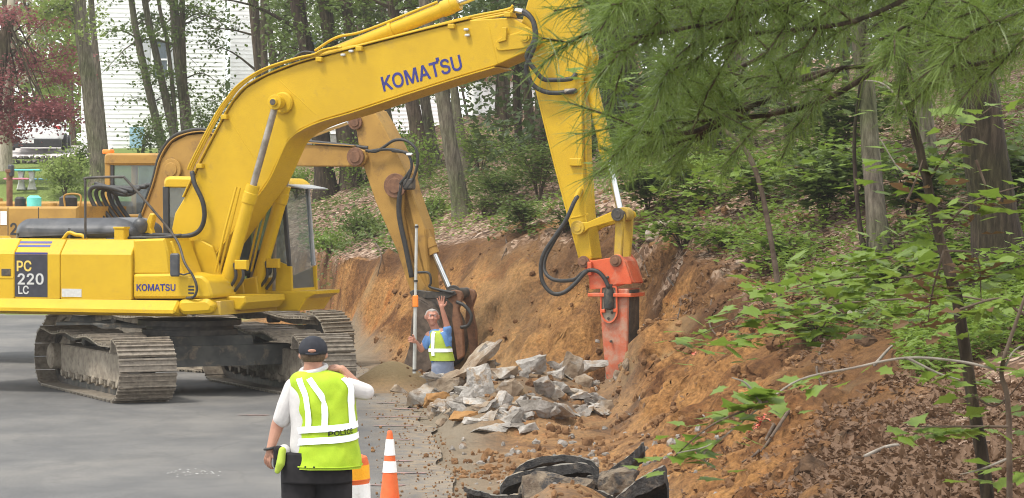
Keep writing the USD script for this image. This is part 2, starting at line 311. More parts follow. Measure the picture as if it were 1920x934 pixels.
def edge_z(Y): return K_(Y, [-20, 0, 12, 17, 20, 24, 28, 30, 33, 36, 40, 44, 48, 52, 56, 62, 75, 90], [0.9, 0.9, 0.9, 0.88, 0.9, 1.05, 1.2, 1.3, 1.55, 1.9, 2.28, 2.3, 2.2, 1.9, 1.55, 1.4, 1.4, 1.6])
def lawn_z(Y): return K_(Y, [60, 68, 72, 76, 80, 88, 95, 110, 140, 300], [0, 0, 0.7, 2.2, 3.2, 4.1, 4.75, 5.3, 6.2, 9])
def smooth01(t): t = np.clip(t, 0, 1); return t * t * (3 - 2 * t)
def g2(x, y, cx, cy, sx, sy): return np.exp(-((x - cx) / sx) ** 2 - ((y - cy) / sy) ** 2)
def fb(x, y, s, seed=0, o=4): return meshkit.fbm(np.stack([x * s, y * s, np.full_like(x, 3.7 + seed)], -1), o, seed) - 0.5
def terrain(x, Y):
    x, Y = np.broadcast_arrays(N(x, float), N(Y, float))
    xr, tx, ex, ez = road_edge(Y), toe(Y), edge_x(Y), edge_z(Y)
    wob = fb(x, Y, 0.45, 5) * 1.3 * smooth01((Y - 14) / 8) * (Y < 70); ex = ex + wob; tx = np.maximum(tx + 0.5 * wob, xr + 0.15)
    t = (x - tx) / np.maximum(ex - tx, 0.25)
    face = ez * (0.6 * np.clip(t, 0, 1) + 0.4 * smooth01(np.clip(t, 0, 1)))
    s = np.maximum(x - ex, 0)
    hill = 0.36 * np.minimum(s, 5) + 0.24 * np.clip(s - 5, 0, 12) + 0.15 * np.clip(s - 17, 0, 40)
    z = face + hill + 0.35 * fb(x, Y, 0.8, 14) * smooth01((t - 0.5) * 3) * smooth01((2.2 - t) * 2) * (Y > 30)
    inroad = smooth01((x - xr) / 0.5)
    onface = smooth01(t * 4) * smooth01((1.25 - t) * 4)
    z = z + onface * (fb(x, Y, 1.1, 1) * 0.55 + fb(x, Y, 3.2, 2) * 0.26 + fb(x, Y, 8.0, 12) * 0.13 + fb(x * 0.45, Y * 1.5, 2.6, 8) * 0.36 * (1 - 0.75 * smooth01((Y - 43) / 5)))
    rough = inroad * (1 - onface) * (t < 1)
    z = z + rough * (fb(x, Y, 1.6, 3) * 0.22 + fb(x, Y, 6, 4) * 0.10 - 0.05)
    z = z + smooth01((t - 1) * 2) * (fb(x, Y, 0.5, 6) * 0.5 + fb(x, Y, 2.5, 7) * 0.12)
    z = z + inroad * (0.62 * g2(x, Y, 0.25, 35.6, 1.15, 2.1) + 0.30 * g2(x, Y, -0.25, 33.6, 0.8, 1.3) - 0.55 * g2(x, Y, -1.0, 38.6, 0.55, 0.8) + 0.34 * g2(x, Y, 0.45, 23.6, 0.5, 1.2) + 0.62 * g2(x, Y, 1.72, 35.3, 0.42, 1.3))
    z = z + 0.42 * g2(x, Y, -1.85, 41.2, 0.55, 1.0)
    lz = lawn_z(Y); k = smooth01((Y - 62) / 10)
    z = np.maximum(z, np.where(Y > 62, lz + fb(x, Y, 0.3, 9) * 0.25 * k, -9))
    lev = smooth01((xr + 0.35 - x) / 0.3) * (Y < 72) * (1 - 0)
    bump = 0.42 * g2(x, Y, -1.85, 41.2, 0.55, 1.0)
    z = np.where(Y < 72, z * (1 - lev) + lev * (bump - 0.03), z)
    return z
def tz(x, Y): return float(terrain(N([x]), N([Y]))[0])
def hit(px, py, lo=8, hi=200):
    Y = np.linspace(lo, hi, 1600); d = ray(px, py); x = d[0] / d[1] * Y; z = EYE + d[2] / d[1] * Y
    k = np.nonzero(terrain(x, Y) >= z)[0]; k = k[0] if len(k) else len(Y) - 1
    return N([x[k], Y[k], z[k]])

gx = np.unique(np.concatenate([np.linspace(-160, -24, 18), np.linspace(-24, -5.5, 40), np.arange(-5.5, 5.2, 0.055), np.arange(5.2, 12, 0.22), np.linspace(12, 160, 60)]))
gy = np.unique(np.concatenate([np.linspace(-25, 12, 20), np.arange(12, 46, 0.065), np.arange(46, 60, 0.11), np.arange(60, 100, 0.5), np.linspace(100, 330, 40)]))
GX, GY = np.meshgrid(gx, gy)
GZ = terrain(GX, GY)
tt = (GX - np.maximum(toe(GY), road_edge(GY) + 0.15)) / np.maximum(edge_x(GY) - toe(GY), 0.25)
nse = fb(GX, GY, 1.3, 11)
litter = np.maximum(smooth01((tt + nse * 1.5 - 1.0) * 3.2), smooth01((GY - 63) / 4) * (GX > -12))
# bare soil scraped off the slope right of the cut, and dark topsoil along the cut's upper rim
scr = g2(GX, GY, 4.0, 27.6, 0.8, 2.0) + g2(GX, GY, 3.2, 25.2, 0.5, 1.3); litter = litter * (1 - np.clip(scr * 1.5 + nse, 0, 1))
grass = smooth01((-GX - 5.6 - 0.02 * (GY - 60)) / 1.6) * smooth01((GY - 60 - nse * 6) / 8) * smooth01((-GX * 1.0 + (GY - 60) * 0.05 + nse * 5) / 3)
rim = smooth01((tt + nse * 0.8 - 0.62) * 5) * smooth01((1.35 - tt) * 4)
sand = np.clip(1.2 * g2(GX, GY, -1.85, 41.2, 0.7, 1.2) + 0.7 * g2(GX, GY, -0.9, 45.0, 1.6, 3.0) * (nse + 0.5) + smooth01((nse - 0.13) * 9) * 0.45, 0, 1)
dust = smooth01((0.3 - tt) * 6) * np.clip(smooth01((road_edge(GY) + 1.1 - GX) / 0.9) * 0.75 + 0.45 * g2(GX, GY, 0.1, 35.5, 1.4, 3.0) + 0.3 * (nse + 0.5), 0, 1) * (GY < 62) * (1 - np.clip(sand * 1.4, 0, 1))
dsp = (1 - 0.65 * smooth01((GY - 44) / 5)) * (smooth01(tt * 4) * smooth01((1.3 - tt) * 4)) * (GX > -7) * (GX < 6) * (GY > 12)
px_ = GX + dsp * (fb(GX, GY + GZ, 1.4, 21) * 0.5 + fb(GX, GY + GZ * 2, 4, 22) * 0.3 + fb(GX + GZ, GY + GZ * 2, 9, 25) * 0.12)
py_ = GY + dsp * (fb(GX + GZ, GY, 1.4, 23) * 0.5 + fb(GX, GY - GZ * 2, 4, 24) * 0.3 + fb(GX - GZ, GY - GZ * 2, 9, 26) * 0.12)
nx_, ny_ = len(gx), len(gy)
ii = (np.arange(ny_ - 1)[:, None] * nx_ + np.arange(nx_ - 1)[None]).ravel()
GF = np.vstack([np.c_[ii, ii + 1, ii + nx_ + 1], np.c_[ii, ii + nx_ + 1, ii + nx_]])
obj('ground', (np.c_[px_.ravel(), py_.ravel(), GZ.ravel()], GF), 'ground_look', smooth=True, kind='structure',
    attrs={'mask': np.c_[np.zeros(GX.size), litter.ravel(), grass.ravel()], 'tone': np.c_[sand.ravel(), (rim * 0.6).ravel(), dust.ravel()]})
# the road: one asphalt sheet, its broken right edge under dust
ry = np.concatenate([np.arange(-20, 20, 2.0), np.arange(20, 66, 0.25), np.arange(66, 72.01, 0.3)])
rt = np.r_[np.linspace(0, 0.7, 12), np.linspace(0.73, 1, 16)]
RY, RT = np.meshgrid(ry, rt, indexing='ij')
ragged = (meshkit.fbm(np.stack([ry * 0.9, ry * 0 + 1.3, ry * 0 + 7.7], -1), 4, 3) - 0.5) * 0.55
RX1 = np.maximum(road_edge(RY) + ragged[:, None] * (RY < 62), -60); RX0 = RX1 - 10.5
RX = RX0 + (RX1 - RX0) * RT
RZ = np.full_like(RX, 0.004) + 0.02 * (RX - RX1) / 10
n_, m_ = RX.shape
ii = (np.arange(n_ - 1)[:, None] * m_ + np.arange(m_ - 1)[None]).ravel()
rtone = smooth01((RX - (RX1 - 1.15)) / 1.1) ** 1.5
road = obj('road', (np.c_[RX.ravel(), RY.ravel(), RZ.ravel()], np.vstack([np.c_[ii, ii + m_, ii + m_ + 1], np.c_[ii, ii + m_ + 1, ii + 1]])), 'asphalt', kind='structure', attrs={'tone': np.repeat(rtone.ravel()[:, None], 3, 1)})
# ---------------------------------------------------------------- leaves, trunks
DIA = (N([[0, 0, 0], [0.5, 0.34, 0.06], [1, 0, -0.05], [0.5, -0.34, 0.06]]), N([[0, 2, 1], [0, 3, 2]]))
_ml = N([[0, 0], [0.06, 0.30], [-0.02, 0.52], [0.28, 0.34], [0.42, 0.58], [0.62, 0.26], [1.0, 0.0]])
_ml = np.vstack([_ml, _ml[-2:0:-1] * [1, -1]])
MAPLE = (np.c_[_ml, -0.1 * np.abs(_ml[:, 1]) + 0.06 * _ml[:, 0]], mapbox_earcut.triangulate_float64(_ml, N([len(_ml)], np.uint32)).reshape(-1, 3).astype(int))
OAK = (N([[0, 0, 0], [0.25, 0.2, 0.1], [0.45, 0.1, 0.03], [0.6, 0.27, 0.14], [1, 0, 0.1], [0.6, -0.25, 0.12], [0.42, -0.1, 0.02], [0.22, -0.2, 0.1]]), N([[0, 2, 1], [0, 6, 2], [0, 7, 6], [2, 4, 3], [2, 6, 4], [6, 5, 4]]))
def leaves(P, size, rng, shape=DIA, up=0.7, aim=None, tilt=0.9):
    """one small leaf at each point, roughly facing the sky"""
    P = N(P, float); n = len(P); T, F = shape
    nrm = rng.normal(size=(n, 3)) * tilt + [0, 0, up * 2]; nrm /= np.linalg.norm(nrm, axis=1, keepdims=True)
    a = rng.normal(size=(n, 3)) if aim is None else N(aim) + rng.normal(size=(n, 3)) * 0.5
    x = a - nrm * np.sum(a * nrm, 1, keepdims=True); x /= np.linalg.norm(x, axis=1, keepdims=True) + 1e-9
    y = np.cross(nrm, x); s = (size * rng.uniform(0.65, 1.25, n))[:, None, None]
    V = P[:, None] + s * (T[None, :, :1] * x[:, None] + T[None, :, 1:2] * y[:, None] + T[None, :, 2:] * nrm[:, None])
    return V.reshape(-1, 3), (F[None] + (np.arange(n) * len(T))[:, None, None]).reshape(-1, 3)
rs = random.Random(4)
def paint(px0, px1, py, t=0.06, m='red_spray'):
    p, q = at(px0, py, 14000 / (py - 385)), at(px1, py, 14000 / (py - 385)); n = 7; V = []
    for i in range(n):
        a = p + (q - p) * i / (n - 1); w = t * (0.6 + 0.8 * rs.random()) * (0.4 if i in (0, n - 1) else 1)
        V += [(a[0], a[1] - w, 0.010), (a[0], a[1] + w, 0.010)]
    F = []
    for i in range(n - 1): F += [(2 * i, 2 * i + 2, 2 * i + 3), (2 * i, 2 * i + 3, 2 * i + 1)]
    obj('paint_mark', (N(V), N(F)), m, road)
for a in ((692, 800, 783), (700, 780, 800), (738, 775, 866), (715, 800, 889), (690, 760, 912), (735, 790, 768), (705, 745, 757), (745, 770, 826)): paint(*a)
paint(445, 505, 780, 0.05)
r_ = np.random.default_rng(6); P_ = N([at(x, y, 14000 / (y - 385)) for x, y in zip(r_.uniform(318, 410, 34), r_.normal(889, 4.0, 34))]); P_[:, 2] = 0.016
obj('paint_flecks', leaves(P_, 0.035, r_, DIA, up=6, tilt=0.1), 'decal_grey', road, kind='stuff')

leafy('leaf_green', (0.09, 0.13, 0.026), (0.155, 0.205, 0.042), (0.26, 0.31, 0.07))
leafy('leaf_bright', (0.14, 0.21, 0.03), (0.215, 0.30, 0.05), (0.33, 0.41, 0.09), 0.42)
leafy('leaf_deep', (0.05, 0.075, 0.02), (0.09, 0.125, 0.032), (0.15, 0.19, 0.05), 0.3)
leafy('leaf_sunny', (0.2, 0.26, 0.06), (0.31, 0.38, 0.09), (0.43, 0.49, 0.16), 0.45)
leafy('leaf_red', (0.24, 0.075, 0.08), (0.40, 0.15, 0.15), (0.52, 0.25, 0.23), 0.4)
leafy('leaf_dead', (0.12, 0.068, 0.036), (0.40, 0.27, 0.165), (0.74, 0.60, 0.44), 0.1, 0.7)
leafy('leaf_withered', (0.13, 0.075, 0.035), (0.2, 0.13, 0.065), (0.27, 0.2, 0.12), 0.25, 0.7)
leafy('needle_green', (0.12, 0.175, 0.034), (0.19, 0.26, 0.05), (0.28, 0.35, 0.08), 0.4, 0.4)
def bark(name, c1, c2, scale=1.0):
    mat(name, {'g': ('geometry', {}), 'mp': ('mapping', {'scale': (9 * scale, 9 * scale, 1.4 * scale)}), 'n': ('noise_texture', {'scale': 2.2, 'detail': 7.0, 'roughness': 0.7}), 'r': ('rgb_ramp', {'ramp': [(0.33, tuple(0.45 * c for c in c1)), (0.48, c1), (0.68, c2)]}),
               'n2': ('noise_texture', {'scale': 1.1, 'detail': 3.0}), 'r2': ('rgb_ramp', {'ramp': [(0.42, (1, 1, 1)), (0.7, (0.75, 0.92, 0.62))]}), 'm': ('mix', {'mix_type': 'multiply', 'fac': 1.0}),
               'b': ('bump', {'strength': 0.9, 'distance': 0.03}), 'p': ('principled_bsdf', {'roughness': 0.9, 'specular_ior_level': 0.2})},
        [('g.position', 'mp.vector'), ('mp.vector', 'n.vector'), ('n.fac', 'r.fac'), ('g.position', 'n2.vector'), ('n2.fac', 'r2.fac'), ('r.color', 'm.color1'), ('r2.color', 'm.color2'), ('m.color', 'p.base_color'), ('n.fac', 'b.height'), ('b.normal', 'p.normal')])
bark('bark_grey', (0.12, 0.10, 0.075), (0.225, 0.19, 0.145))
bark('bark_brown', (0.075, 0.054, 0.038), (0.145, 0.11, 0.08))
bark('bark_dark', (0.036, 0.025, 0.018), (0.085, 0.06, 0.044))
bark('bark_pale', (0.33, 0.29, 0.23), (0.48, 0.43, 0.36))
noisy('twig', (0.06, 0.04, 0.028), (0.12, 0.09, 0.065), 12, 0.85, 0.2)
noisy('twig_grey', (0.17, 0.145, 0.12), (0.27, 0.24, 0.2), 12, 0.85, 0.2)

def grow(root, P, r0, rng, n_limb, n_leaf, leaf, size, h0, spread, shape=DIA, bark_='bark_grey', top=14.0, limb_r=0.25, high=0):
    """trunk along P (world points), limbs off it, leaves in clusters along the limbs"""
    base = P[0].copy(); L = P - base
    h = L[:, 2] / L[-1, 2]; R = r0 * (1 - 0.55 * h) * (1 + 0.5 * np.exp(-L[:, 2] / 0.35))
    L = np.vstack([L[0] - [0, 0, 0.5], L]); R = np.r_[R[0] * 1.1, R]
    v, f = tube(L, R, 14)
    v = v + (meshkit.noise(v * 3.1, 3)[:, None] - 0.5) * 0.12 * r0 * np.c_[np.ones(len(v)), np.ones(len(v)), np.zeros(len(v))]
    obj('trunk', (v, f), bark_, root, smooth=True)
    limbs, pts = [], []
    for k in range(n_limb):
        z = h0 + (L[-1, 2] - h0) * rng.random() ** 0.9
        p = N([np.interp(z, L[:, 2], L[:, i]) for i in range(3)]); az = rng.uniform(0, 2 * PI); ln = spread * rng.uniform(0.5, 1.15)
        d = N([math.cos(az), math.sin(az), rng.uniform(-0.1, 0.5)])
        C = curve([p, p + d * ln * 0.5 + [0, 0, 0.1 * ln], p + d * ln + [0, 0, rng.uniform(-0.35, 0.1) * ln]], 7)
        limbs.append(tube(C, [max(0.018, r0 * limb_r * rng.uniform(0.5, 1)), 0.006], 5))
        for q in range(3):
            c0 = C[rng.integers(2, 7)]; d2 = rng.normal(size=3) * [1, 1, 0.35]; d2 /= np.linalg.norm(d2); l2 = ln * rng.uniform(0.2, 0.45)
            C2 = curve([c0, c0 + d2 * l2 * 0.6, c0 + d2 * l2 + [0, 0, -0.15 * l2]], 5); limbs.append(tube(C2, [0.012, 0.004], 4, False))
            pts.append(C2)
        pts.append(C[3:])
    if limbs: obj('limbs', cat(*limbs), bark_, root, smooth=True, kind='stuff')
    if high:                                                        # the tree's upper crown, above the picture
        c = base * 0 + L[-1]; hp = rng.normal(size=(high, 3)) * N([2.2, 2.2, 1.3]) + c + [0, 0, 2.2]
        obj('upper_crown', leaves(hp, 0.34, rng, DIA, up=0.8), leaf, root)
    if n_leaf:
        A = np.vstack(pts); cl = A[rng.integers(0, len(A), n_leaf)] + rng.normal(size=(n_leaf, 3)) * [0.28, 0.28, 0.13]
        obj('crown', leaves(cl, size, rng, shape), leaf, root)
def tree_px(name, label, pts, wpx, leaf='leaf_green', n_limb=16, n_leaf=2200, size=0.14, h0=3.0, spread=1.8, bark_='bark_grey', Y=None, seed=1, top=9.5, cat_='tree', group=None):
    bx, by = pts[-1]
    b = hit(bx, by) if Y is None else at(bx, by, Y)
    Y = b[1]; b[2] = tz(b[0], Y)
    P = [b] + [at(x, y, Y) for x, y in pts[-2::-1]]
    P = [p for i, p in enumerate(P) if i == 0 or p[2] > b[2] + 0.15]
    d = P[-1] - P[-2] if len(P) > 1 else N([0, 0, 1.0]); d = d / d[2]
    e = P[-1] + d * max(1.0, b[2] + top - P[-1][2]) * N([0.6, 0.6, 1])
    C = curve(P + [e], 22); C[:, 1] += 0.12 * np.sin(np.linspace(0, 5, 22) + seed); C[:, 1] -= C[0, 1] - Y
    root = thing(name, label, cat_, C[0], group=group)
    grow(root, C, wpx / 2 / FPX * Y, np.random.default_rng(seed), n_limb, n_leaf, leaf, size, h0, spread, bark_=bark_, high=(1500 if bx > 900 and wpx > 12 else 0))
    return root, C
TR = [
 ('slim_tree', 'thick grey trunk standing left of the old excavator cab, leafy to the left', [(150, 0), (168, 150), (186, 300), (190, 350)], 37, dict(leaf='leaf_sunny', n_leaf=2600, spread=1.6, h0=3.5)),
 ('slim_tree', 'thin trunk close behind the thick one left of the old cab', [(172, 0), (186, 150), (196, 280), (199, 325)], 16, dict(n_leaf=900, spread=1.2, h0=4)),
 ('slim_tree', 'leaning slim tree before the white house, leftmost of the cluster', [(246, 0), (262, 90), (285, 190), (310, 278)], 17, dict(Y=92, n_leaf=2600, spread=2.3, h0=1.0)),
 ('slim_tree', 'leaning slim tree before the white house, second from left, crossing its window', [(270, 0), (289, 90), (312, 190), (335, 275)], 17, dict(Y=92, n_leaf=2300, spread=2.3, h0=1.0)),
 ('slim_tree', 'very thin leaning tree just right of the house window', [(296, 0), (312, 80), (324, 180), (332, 268)], 10, dict(Y=92, n_leaf=1200, spread=1.8, h0=1)),
 ('slim_tree', 'straight grey tree before the white house with its twin stem behind it', [(326, 0), (334, 110), (346, 200), (354, 268)], 24, dict(Y=92, n_leaf=2600, spread=2.4, h0=1.0)),
 ('slim_tree', 'darker twin stem right behind the straight grey tree', [(343, 0), (344, 110), (348, 200), (356, 266)], 15, dict(Y=92, n_leaf=500, spread=1.5, h0=3, bark_='bark_brown')),
 ('slim_tree', 'brown tree at the corner of the white house above the boom bend', [(478, 0), (488, 130), (498, 300)], 23, dict(Y=92, n_leaf=2200, spread=2.4, h0=2.4, bark_='bark_brown')),
 ('woodland_tree', 'dark sturdy tree rising behind the base of the yellow arm cylinder', [(556, 0), (578, 100), (600, 240), (612, 368)], 38, dict(n_leaf=2600, spread=2.6, h0=3.2, bark_='bark_dark')),
 ('woodland_tree', 'sturdy brown tree right of the dark one, behind the old boom end', [(608, 0), (626, 120), (645, 240), (660, 350)], 36, dict(n_leaf=2200, spread=2.4, h0=3.2, bark_='bark_brown')),
 ('woodland_tree', 'brown tree behind the top of the old tan arm', [(648, 0), (664, 100), (690, 240), (706, 340)], 30, dict(n_leaf=2000, spread=2.4, h0=3.4, bark_='bark_brown')),
 ('woodland_tree', 'grey brown tree just right of the old tan arm top', [(684, 0), (705, 120), (728, 240), (740, 318)], 24, dict(n_leaf=1900, spread=2.4, h0=3.4)),
 ('woodland_tree', 'dark trunk under the letters on the yellow boom, left of a close pair', [(735, 0), (758, 130), (778, 220), (795, 335)], 30, dict(n_leaf=2200, spread=2.4, h0=3.4, bark_='bark_brown')),
 ('woodland_tree', 'lighter trunk right of the close pair under the boom letters', [(770, 0), (788, 130), (802, 220), (816, 312)], 22, dict(n_leaf=1500, spread=2.2, h0=3.4)),
 ('woodland_tree', 'leaning tree with grey bark standing at the top of the cut bank', [(796, 0), (826, 160), (846, 280), (868, 402)], 31, dict(n_leaf=2200, spread=2.0, h0=3.0)),
 ('woodland_tree', 'thin tree behind the leaning tree at the top of the bank', [(826, 0), (850, 160), (864, 260), (876, 330)], 19, dict(n_leaf=1600, spread=2.0, h0=3.2)),
 ('woodland_tree', 'thin brown tree under the tip of the yellow boom', [(935, 0), (942, 150), (947, 290)], 16, dict(n_leaf=2200, spread=2.4, h0=2.2, bark_='bark_brown')),
 ('woodland_tree', 'thin dark tree just left of the yellow arm', [(968, 0), (968, 150), (974, 290)], 15, dict(n_leaf=2200, spread=2.4, h0=2.0, bark_='bark_dark')),
 ('woodland_tree', 'dark brown trunk close behind the right side of the yellow arm', [(1118, 0), (1140, 100), (1160, 300)], 42, dict(n_leaf=2500, spread=2.6, h0=2.6, bark_='bark_dark')),
 ('woodland_tree', 'grooved brown trunk right of the yellow arm among pine needles', [(1150, 0), (1180, 120), (1205, 290)], 34, dict(n_leaf=2300, spread=2.6, h0=2.6, bark_='bark_brown')),
 ('woodland_tree', 'thin grey tree on the hill behind the pine boughs', [(1390, 0), (1394, 150), (1398, 270)], 15, dict(n_leaf=2600, spread=2.6, h0=1.6)),
 ('woodland_tree', 'slim tree on the hill right of the thin grey one', [(1468, 0), (1475, 200), (1480, 290)], 16, dict(n_leaf=2600, spread=2.6, h0=1.4, bark_='bark_dark')),
 ('woodland_tree', 'smooth grey trunk standing in the leaf litter of the slope', [(1612, 0), (1626, 140), (1636, 320), (1650, 488)], 37, dict(n_leaf=1500, spread=2.0, h0=2.4)),
 ('woodland_tree', 'pencil thin dark stem beside the smooth grey trunk', [(1618, 140), (1606, 260), (1612, 400), (1624, 500)], 9, dict(n_leaf=200, n_limb=5, spread=0.9, h0=1.6, top=4, bark_='bark_dark')),
 ('woodland_tree', 'pale brown trunk half hidden left of the big dark trunk', [(1722, 0), (1732, 160), (1745, 330)], 32, dict(n_leaf=2600, spread=2.4, h0=1.0)),
 ('big_tree', 'big dark trunk with grooved bark on the right of the slope', [(1800, 0), (1832, 200), (1862, 400), (1882, 520)], 88, dict(n_leaf=1800, spread=2.6, h0=3.2, bark_='bark_dark')),
]
TREES = {}
for i, (nm, lb, pts, w, kw) in enumerate(TR):
    TREES[i] = tree_px(nm, lb, pts, w, seed=20 + i, **kw)

# far wood: one mass of leaves and stems beyond the house and up the hill
rng = np.random.default_rng(77)
def woods(n, px0, px1, Y0, Y1, z0, z1, size, leaf, label, seed, gap=0.42, stems=30):
    rng = np.random.default_rng(seed)
    Yv = rng.uniform(Y0, Y1, n * 3); xv = rng.uniform(px0, px1, n * 3); x = (xv - 960) / FPX * Yv
    h = z0 + (z1 - z0) * rng.random(n * 3)
    keep = meshkit.fbm(np.stack([x * 0.55, Yv * 0.25, h * 0.8], -1), 3, seed) > gap
    x, Yv, h = x[keep][:n], Yv[keep][:n], h[keep][:n]
    P = np.c_[x, Yv, terrain(x, Yv) + h]
    x0 = thing('far_wood', label, 'wood'); tag(x0, kind='stuff')
    obj('foliage', leaves(P, size, rng), leaf, x0, kind='stuff')
    st = []
    for k in range(stems):
        Y = rng.uniform(Y0, Y1); xx = wx(rng.uniform(px0, px1), Y); g = tz(xx, Y); lean = rng.normal() * 0.4
        st.append(tube([(xx, Y, g - 0.3), (xx + lean, Y, g + 5), (xx + 2 * lean, Y, g + 13)], [rng.uniform(0.07, 0.2), 0.06], 6))
    obj('stems', cat(*st), 'bark_brown', x0, smooth=True, kind='stuff')

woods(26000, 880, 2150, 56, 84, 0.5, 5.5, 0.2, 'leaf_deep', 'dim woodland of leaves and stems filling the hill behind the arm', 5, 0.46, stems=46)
woods(20000, 500, 1010, 84, 97, 1.2, 7.0, 0.17, 'leaf_green', 'leafy woodland in front of the far white houses', 6, 0.49, 18)
woods(15000, -150, 170, 104, 124, 0.3, 9, 0.26, 'leaf_sunny', 'sunlit yellow green trees beyond the parked car', 7, 0.46, 20)
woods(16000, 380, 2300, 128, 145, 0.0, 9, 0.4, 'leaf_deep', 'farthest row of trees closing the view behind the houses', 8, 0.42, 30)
# ================================================================ UNDERGROWTH
def shrub(name, label, px, py, wpx, hpx, leaf, n, size, seed, shape=DIA, cat_='shrub', group=None, Y=None, layer=False, stems=7):
    if px > 880: layer = True
    if px > 1200: shape, size, wpx = MAPLE, size * 1.35, wpx * 1.25; n = int(n * 0.6)
    b = hit(px, py) if Y is None else at(px, py, Y); b[2] = tz(b[0], b[1]) - 0.05
    k = b[1] / FPX; w, h = wpx * k / 2, hpx * k; r = np.random.default_rng(seed)
    root = thing(name, label, cat_, b, group=group); st, pts = [], []
    for i in range(stems):
        a = r.uniform(0, 2 * PI); q = r.uniform(0.25, 1.0)
        C = curve([(0, 0, 0), (0.35 * w * q * math.cos(a), 0.35 * w * q * math.sin(a), h * 0.5), (w * q * math.cos(a), w * q * math.sin(a), h * r.uniform(0.65, 1.0))], 8)
        st.append(tube(C, [0.012 + 0.004 * h, 0.004], 5)); pts.append(C[3:])
        for j in range(3):
            c0 = C[r.integers(3, 7)]; d = r.normal(size=3) * [1, 1, 0.3]; d /= np.linalg.norm(d); C2 = N([c0, c0 + d * w * 0.3, c0 + d * w * 0.5 + [0, 0, -0.05]])
            st.append(tube(C2, [0.006, 0.003], 4, False)); pts.append(curve(C2, 4))
    obj('stems', cat(*st), 'twig', root, smooth=True)
    A = np.vstack(pts); P = A[r.integers(0, len(A), n)] + r.normal(size=(n, 3)) * N([0.24 * w + 0.05, 0.24 * w + 0.05, 0.05 + 0.04 * h if layer else 0.15 * h])
    P[:, 2] = np.maximum(P[:, 2], 0.04)
    obj('foliage', leaves(P, size, r, shape, up=1.0 if layer else 0.6, tilt=0.45 if layer else 0.9), leaf, root)
    return root
